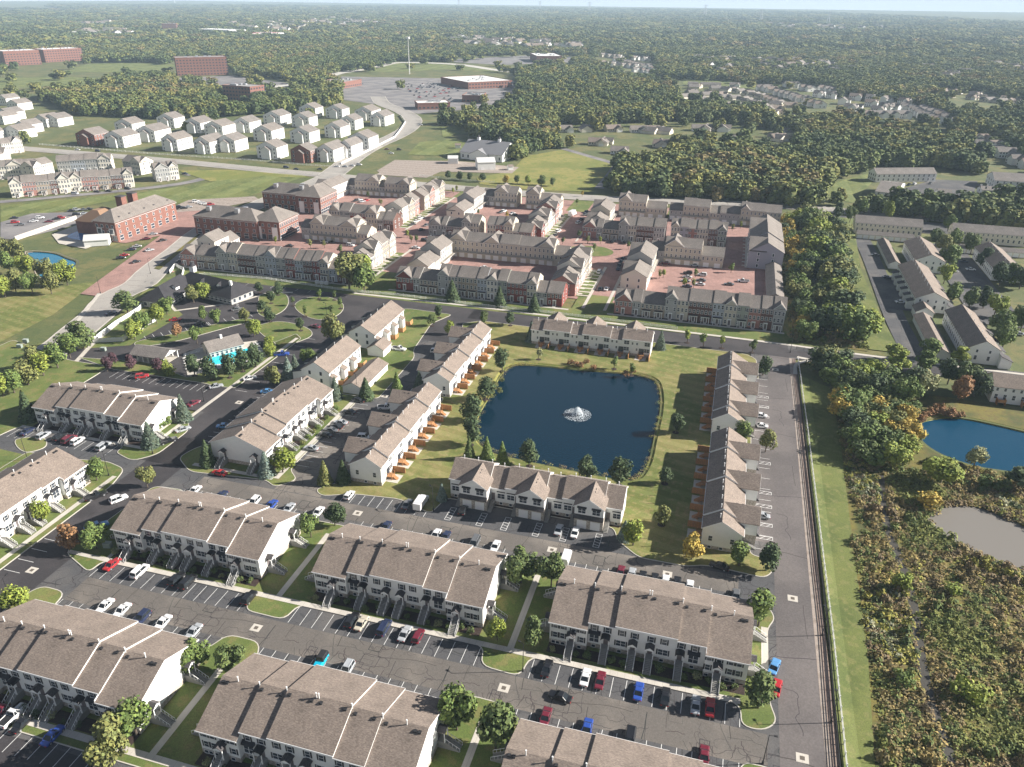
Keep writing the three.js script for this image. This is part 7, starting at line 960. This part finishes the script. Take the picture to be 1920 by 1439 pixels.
const woodPal = pal([[0.085, 0.115, 0.034], [0.11, 0.14, 0.038], [0.07, 0.1, 0.034], [0.14, 0.16, 0.045], [0.19, 0.19, 0.05], [0.1, 0.125, 0.042], [0.2, 0.165, 0.065], [0.06, 0.085, 0.034]]);
seed = 4242;
const lists = { near: [], mid: [], far: [] };
for (let d = 540; d < 9500;) {
  const step = Math.max(7.6, d * 0.0092), half = 0.72;
  for (let a = -half; a < half; a += step / d) {
    const dd = d + rr(-0.5, 0.5) * step, aa = a + rr(-0.5, 0.5) * step / d, x = Math.sin(aa - 0.272) * dd, z = -Math.cos(aa - 0.272) * dd;
    if (z > -520 && x < 100) continue; if (z > -470) continue;
    if (aa < -0.5 && dd > 6300 + 9000 * (aa + 0.62) || aa > 0.3 && dd > 9400 - 14000 * (aa - 0.3)) continue;
    if (open.some((o) => inside(o, x, z))) { if (!(d > 800 && rnd() < 0.035)) continue; }
    else if (thin.some((o) => inside(o, x, z)) && rnd() > 0.5) continue;
    else if (dd > 1500 && fbm(((x / 5200) % 1 + 1) % 1, ((z / 5200) % 1 + 1) % 1, 9, 81, 4) > 0.66 && rnd() < 0.8) continue;
    const ht = (d < 1100 ? 11 : 12) * 0.92, f = 122 / (122 - ht); if (open.some((o) => inside(o, x * f, z * f)) && rnd() < 0.93) continue;
    const tone = fbm(((x / 900) % 1 + 1) % 1, ((z / 900) % 1 + 1) % 1, 6, 91, 3), c = woodPal[Math.min(7, Math.max(0, Math.floor(tone * 9 - 1 + rr(-1.8, 1.8))))];
    if (d < 1100) { const h = rr(9, 15.5); lists.near.push([x, -0.3, z, h * rr(1.0, 1.45), h, c]); } else if (d < 2200) { const h = rr(10, 17); lists.mid.push([x, -0.3, z, Math.max(h * 1.05, step * 1.45), h, c]); } else { lists.far.push([x, -0.3, z, step * rr(1.1, 1.6), rr(10, 20), c]); }
  }
  d += step * 0.92;
}
copies('woodland', treeShape('wild', 420, 0.1, 501)[1], lists.near, 'dense mixed woods behind the field and the white houses', 'wood');
copies('woodland', treeShape('wild', 260, 0.11, 502)[1], lists.mid, 'woods around the distant shops and offices', 'wood');
copies('woodland', treeShape('wild', 110, 0.17, 503)[1], lists.far, 'endless forest fading to the horizon', 'forest');
// cottages
const cottages = {};
function cottage(kind) { return cottages[kind] ??= (() => { const w = kind % 2 ? M.siding : M.cream, r = [M.roofGrey, M.roofStone, M.roof][kind % 3], two = kind > 2, t = base('cottage'), wall = new MB(), e = two ? 5.6 : 3.2; t.userData.stem = 'cottage'; wall.prismX([[0, 0], [0, e], [-5.5, e + 3], [-11, e], [-11, 0]], 0, 15).prismZ([[9, 0], [15.6, 0], [15.6, e], [12.3, e + 2.6], [9, e]], 0, 3.4); wall.build('wall', w, t); const rf = slope(new MB(), -0.5, 15.5, [[0.6, e - 0.3], [-5.5, e + 3.2], [-11.6, e - 0.3]]); rf.prismZ([[8.5, e - 0.2], [12.3, e + 2.8], [16.1, e - 0.2], [16.1, e - 0.4], [12.3, e + 2.6], [8.5, e - 0.4]], -5, 3.9); rf.build('roof', r, t); const g = new MB(); for (const x of [1.2, 3.6, 6]) for (const y of two ? [1, 3.6] : [1]) g.box(x, x + 1.1, y, y + 1.4, 0, 0.06); for (const z of [-3, -8]) g.box(15, 15.06, 1, 2.4, z - 0.6, z + 0.6); g.build('windows', M.glass, t).userData.kind = 'stuff'; addAt('garage_door', new MB().box(10, 14.6, 0, 2.3, 3.4, 3.46).geo(), M.garage, t, 0, 0, 0); return t; })(); }
const fresh = new Set();
function houses(rows, kinds, label, group) { for (const o of rows) for (let i = 0; i < o.length - 1; i++) { const a = o[i], b = o[i + 1], n = Math.max(1, Math.round(len(a, b) / 15.5)), dir = Math.atan2(-(b[1] - a[1]), b[0] - a[0]); for (let k = 0; k < n; k++) { const kd = kinds[Math.floor(rnd() * kinds.length)], src = cottage(kd), t = fresh.has(kd) ? dup(src, 0, 0) : (fresh.add(kd), src); const u = (k + 0.5) / n; t.position.set(a[0] + (b[0] - a[0]) * u + rr(-2, 2), -0.2, a[1] + (b[1] - a[1]) * u + rr(-2, 2)); t.rotation.y = dir + (rnd() < 0.75 ? 0 : Math.PI / 2) + rr(-0.08, 0.08); tag(t, label, 'house', group); } } }
houses([[[-180.4,-781.9],[-165.2,-787.3]], [[-150,-792.7],[-119.8,-807]], [[-110.8,-806.6],[-57.2,-822]], [[-138.8,-723.2],[-105.9,-724.7]], [[-111.4,-685.3],[-94.3,-685.8]], [[-83.4,-732.6],[-49.3,-728.9]], [[-55,-838.6],[-2.1,-845.2]], [[-33.7,-782.9],[18.8,-782.3]], [[27,-798.8],[51.9,-812.9]], [[53.6,-856.6],[67.1,-854.3]]], [0, 2, 1], 'low bungalow with grey-brown roof between the woods and the dry field', 'bungalows beyond the dry field');
houses([[[-88,-1276.6],[-26.7,-1260.7],[14.3,-1202.9],[57.5,-1065.9]], [[-84.5,-1200.5],[-1.7,-1141.3],[47,-994.4]], [[-79.9,-1144.1],[-29.5,-1080.1],[10.6,-1039.6]], [[-76.9,-1308.9],[-12.3,-1306.4]], [[46.2,-963.3],[65,-955.4]]], [0, 2, 0, 1], 'grey-roofed bungalow in the curving rows at the upper right', 'bungalows in the curving rows');
houses([[[15.4,-1290.2],[61.3,-1176],[88.1,-1086.4]], [[52.9,-1354.6],[87.9,-1287.4]], [[103.1,-1311.4],[121.8,-1275.5]], [[86.7,-1219.2],[131.3,-1191.9],[166.5,-1184.1],[200.5,-1160.7]], [[114,-1069.1],[158.6,-1051.6]], [[125.4,-999.7],[182.7,-1016]], [[121.5,-1131],[159.1,-1122.2]], [[192.4,-1134.6],[198.2,-1066.1],[206.5,-992.2]], [[204.1,-1102.5],[218.7,-1049.3],[228.1,-965.5]], [[156.8,-1102.8],[182,-1077]]], [3, 5, 3], 'white two-storey house in the dense estate at the upper right', 'white houses of the upper right estate');
houses([[[211,-874.3],[225.2,-827.1]], [[217.6,-782.5],[226.3,-735.8]], [[213.7,-843.2],[219.9,-792.3]]], [3, 5], 'white house at the right edge behind the wood', 'white houses at the right edge'); houses([[[-310.3,-1661.2],[-210.1,-1588.8]], [[-326.4,-1874.4],[-206.7,-1783.8]], [[-282.1,-1777.7],[-164.5,-1545.1]], [[-208,-1526.8],[-162,-1468.9]]], [3, 5, 4], 'pale house in the small estate beyond the middle wood', 'pale houses beyond the middle wood');
houses([[[265.6,-1348.8],[319.3,-1308.5]], [[281.6,-1282.5],[356.6,-1225.2]], [[318.2,-1262.9],[365.6,-1259.5]]], [0, 2], 'brown-roofed low house at the right beyond the white estate', 'brown-roofed houses at the right');
seed = 99;
const specks = []; for (const [o, n] of [[[[-2740.2,-2982.4],[-2726.2,-3134.8],[-2265.4,-2598.6],[-2346.5,-2548.3]], 5], [[[-2102,-2910.9],[-2111.6,-4103.9],[-1416.2,-2744.6],[-1566.1,-2498.2]], 34], [[[-2095.2,-2271.2],[-1922.6,-2295.7],[-1757.9,-2095.8],[-1877.6,-2031.3]], 10], [[[-905,-2395.9],[-710.2,-2384.8],[-400.8,-2160.5],[-372.3,-2056.6],[-643.4,-2004.1]], 34], [[[-2040.3,-3964.5],[-1581.6,-3496.5],[-1349.4,-2964],[-1486.4,-2881.8]], 14], [[[-136.7,-1842.2],[120.6,-1848.6],[200.7,-1741.1],[168.8,-1605.5],[-78,-1503.6]], 38], [[[73.8,-4446.3],[627.2,-4266.7],[366.1,-3784],[82.6,-3934.8]], 20], [[[489.5,-1957.9],[550.6,-1912],[493.8,-1701.8],[445.8,-1719.9]], 18], [[[339,-1822.1],[402.5,-1741.6],[348.5,-1539.2],[307.5,-1555.5]], 7], [[[-2218.6,-2058.7],[-2124.1,-2045.3],[-1905.7,-1819.2],[-1979.4,-1832.2]], 6]]) for (const p of scatter(o, n, 16)) specks.push(p);
for (const p of specks) { const kd = 3 + Math.floor(rnd() * 3), src = cottage(kd), t = fresh.has(kd) ? dup(src, 0, 0) : (fresh.add(kd), src); t.position.set(p[0], 1.5, p[1]); t.rotation.y = rr(0, 6.28); t.scale.setScalar(p[1] < -2000 ? 1.9 : 1.3); tag(t, 'distant pale house among trees toward the horizon', 'house', 'distant houses among the trees'); }
for (const k in cottages) if (!fresh.has(+k)) scene.remove(cottages[k]);
// right-hand flats and club with pool
const flats = (label, p, q, L2, o = {}) => tag(on(gabled({ name: 'flats', L: len(p, q), D: 12, eave: 6, ridge: 9.4, rows: [[3.8, Math.round(len(p, q) / 4), 1, 1.5], [1, Math.round(len(p, q) / 4), 1, 1.5]], roofMat: M.roofGrey, ...o }), p, q), label, 'flats');
flats('white flats with red panels facing the parking loop, back side', ...[[103.9,-634.3],[147.8,-650.9]]); flats('white flats with dark-red corner at the parking loop, left side', ...[[95.1,-572.3],[108.1,-568.6]], 0, { D: 40 }); flats('large white flats at the upper right edge', ...[[184.1,-639],[205.5,-638.9]], 0, { D: 22, ridge: 10 });
{ const t = flats('white clubhouse wing with long window band and red end, right estate', ...[[132.7,-562.4],[159.5,-559.3]], 0, { D: 10, eave: 4.2, ridge: 6.6 }); addAt('red_end', new MB().box(-2, 8, 0, 7, -6, 0.4).geo(), C.red, t, 26, 0, 0.2); }
flats('white gabled hall of the right estate club', ...[[133.4,-569.2],[141.3,-568.2]], 0, { D: 22, eave: 5.5, ridge: 9 }); flats('low white pool house of the right estate club', ...[[171.2,-615.8],[184.1,-617.8]], 0, { D: 8, eave: 3, ridge: 5 });
cars(at([[118.3,-623.3],[122.6,-627.8],[126.7,-631.1],[131,-635],[142.9,-640.9],[123.2,-601.1],[123.5,-592.7],[117.1,-587.8],[187.8,-605.6],[185.8,-581.3]], ['sedan,white', 'sedan,silver', 'sedan,black', 'suv,white', 'sedan,grey', 'sedan,white', 'sedan,black', 'sedan,silver', 'suv,white', 'sedan,white']), 'in the parking loop at the upper right', 'left', 60, { y: 0, simple: true });
{ const lot = scatter([[-491.6,-1172.5],[-415.5,-1202.9],[-370.9,-1043.6],[-341.8,-935.1],[-393.3,-1035],[-403.1,-988.8],[-506.3,-1138.6]], 70, 5.2); lot.forEach((p, i) => { const col = ['white', 'black', 'silver', 'grey', 'red', 'dark blue'][Math.floor(rnd() * 6)]; const t = base('parked_car', p[0], p[1], hp * Math.floor(rr(0, 2)) + 0.7, -0.05); put('body', CARS.sedan.body, paintOf(col), t); put('windows', CARS.sedan.glass, carGlass, t); tag(t, `${col} car in the large car park of the distant shopping centre`, 'car', `${col} cars in the distant shopping car park`); }); }
for (const [p, l] of [[[[-3040.3,-8611.1]][0], 'pylon on the horizon left of centre'], [[[-2062.5,-8269.5]][0], 'pylon on the horizon at centre'], [[[-1453.7,-7704.5]][0], 'pylon on the horizon right of centre'], [[[-339.5,-6267.1]][0], 'pylon at the upper right, left one'], [[[40,-4981]][0], 'pylon at the upper right, middle one'], [[[383.7,-4803.4]][0], 'pylon at the upper right, right one']]) { const d = Math.hypot(...p), k = d / 2600, t = base('pylon', p[0], p[1]), m = new MB(); for (const [a, b] of [[1, 1], [1, -1], [-1, 1], [-1, -1]]) m.bar([a * 4, 0, b * 4], [a * 0.6, 36, b * 0.6], 0.8); for (const y of [24, 29, 34]) m.bar([-8, y, 0], [8, y, 0], 0.7); m.build('lattice_tower', M.metal, t); t.scale.setScalar(Math.min(2.2, k)); tag(t, l, 'pylon'); }
for (const [p, h, l] of [[[[-6855.4,-8980.1]][0], 46, 'white water tower on the horizon, left'], [[[-272.8,-13621.6]][0], 40, 'white water tower on the horizon, right']]) { const d = Math.hypot(...p), t = base('water_tower', p[0], p[1]); new MB().cyl(0, 0, 0, h * 0.75, 3, 3, 10).build('stem', M.paint, t); addAt('tank', new THREE.SphereGeometry(9, 16, 10), M.paint, t, 0, h * 0.85, 0); tag(t, l, 'water tower'); }
renderer.render(scene, camera);
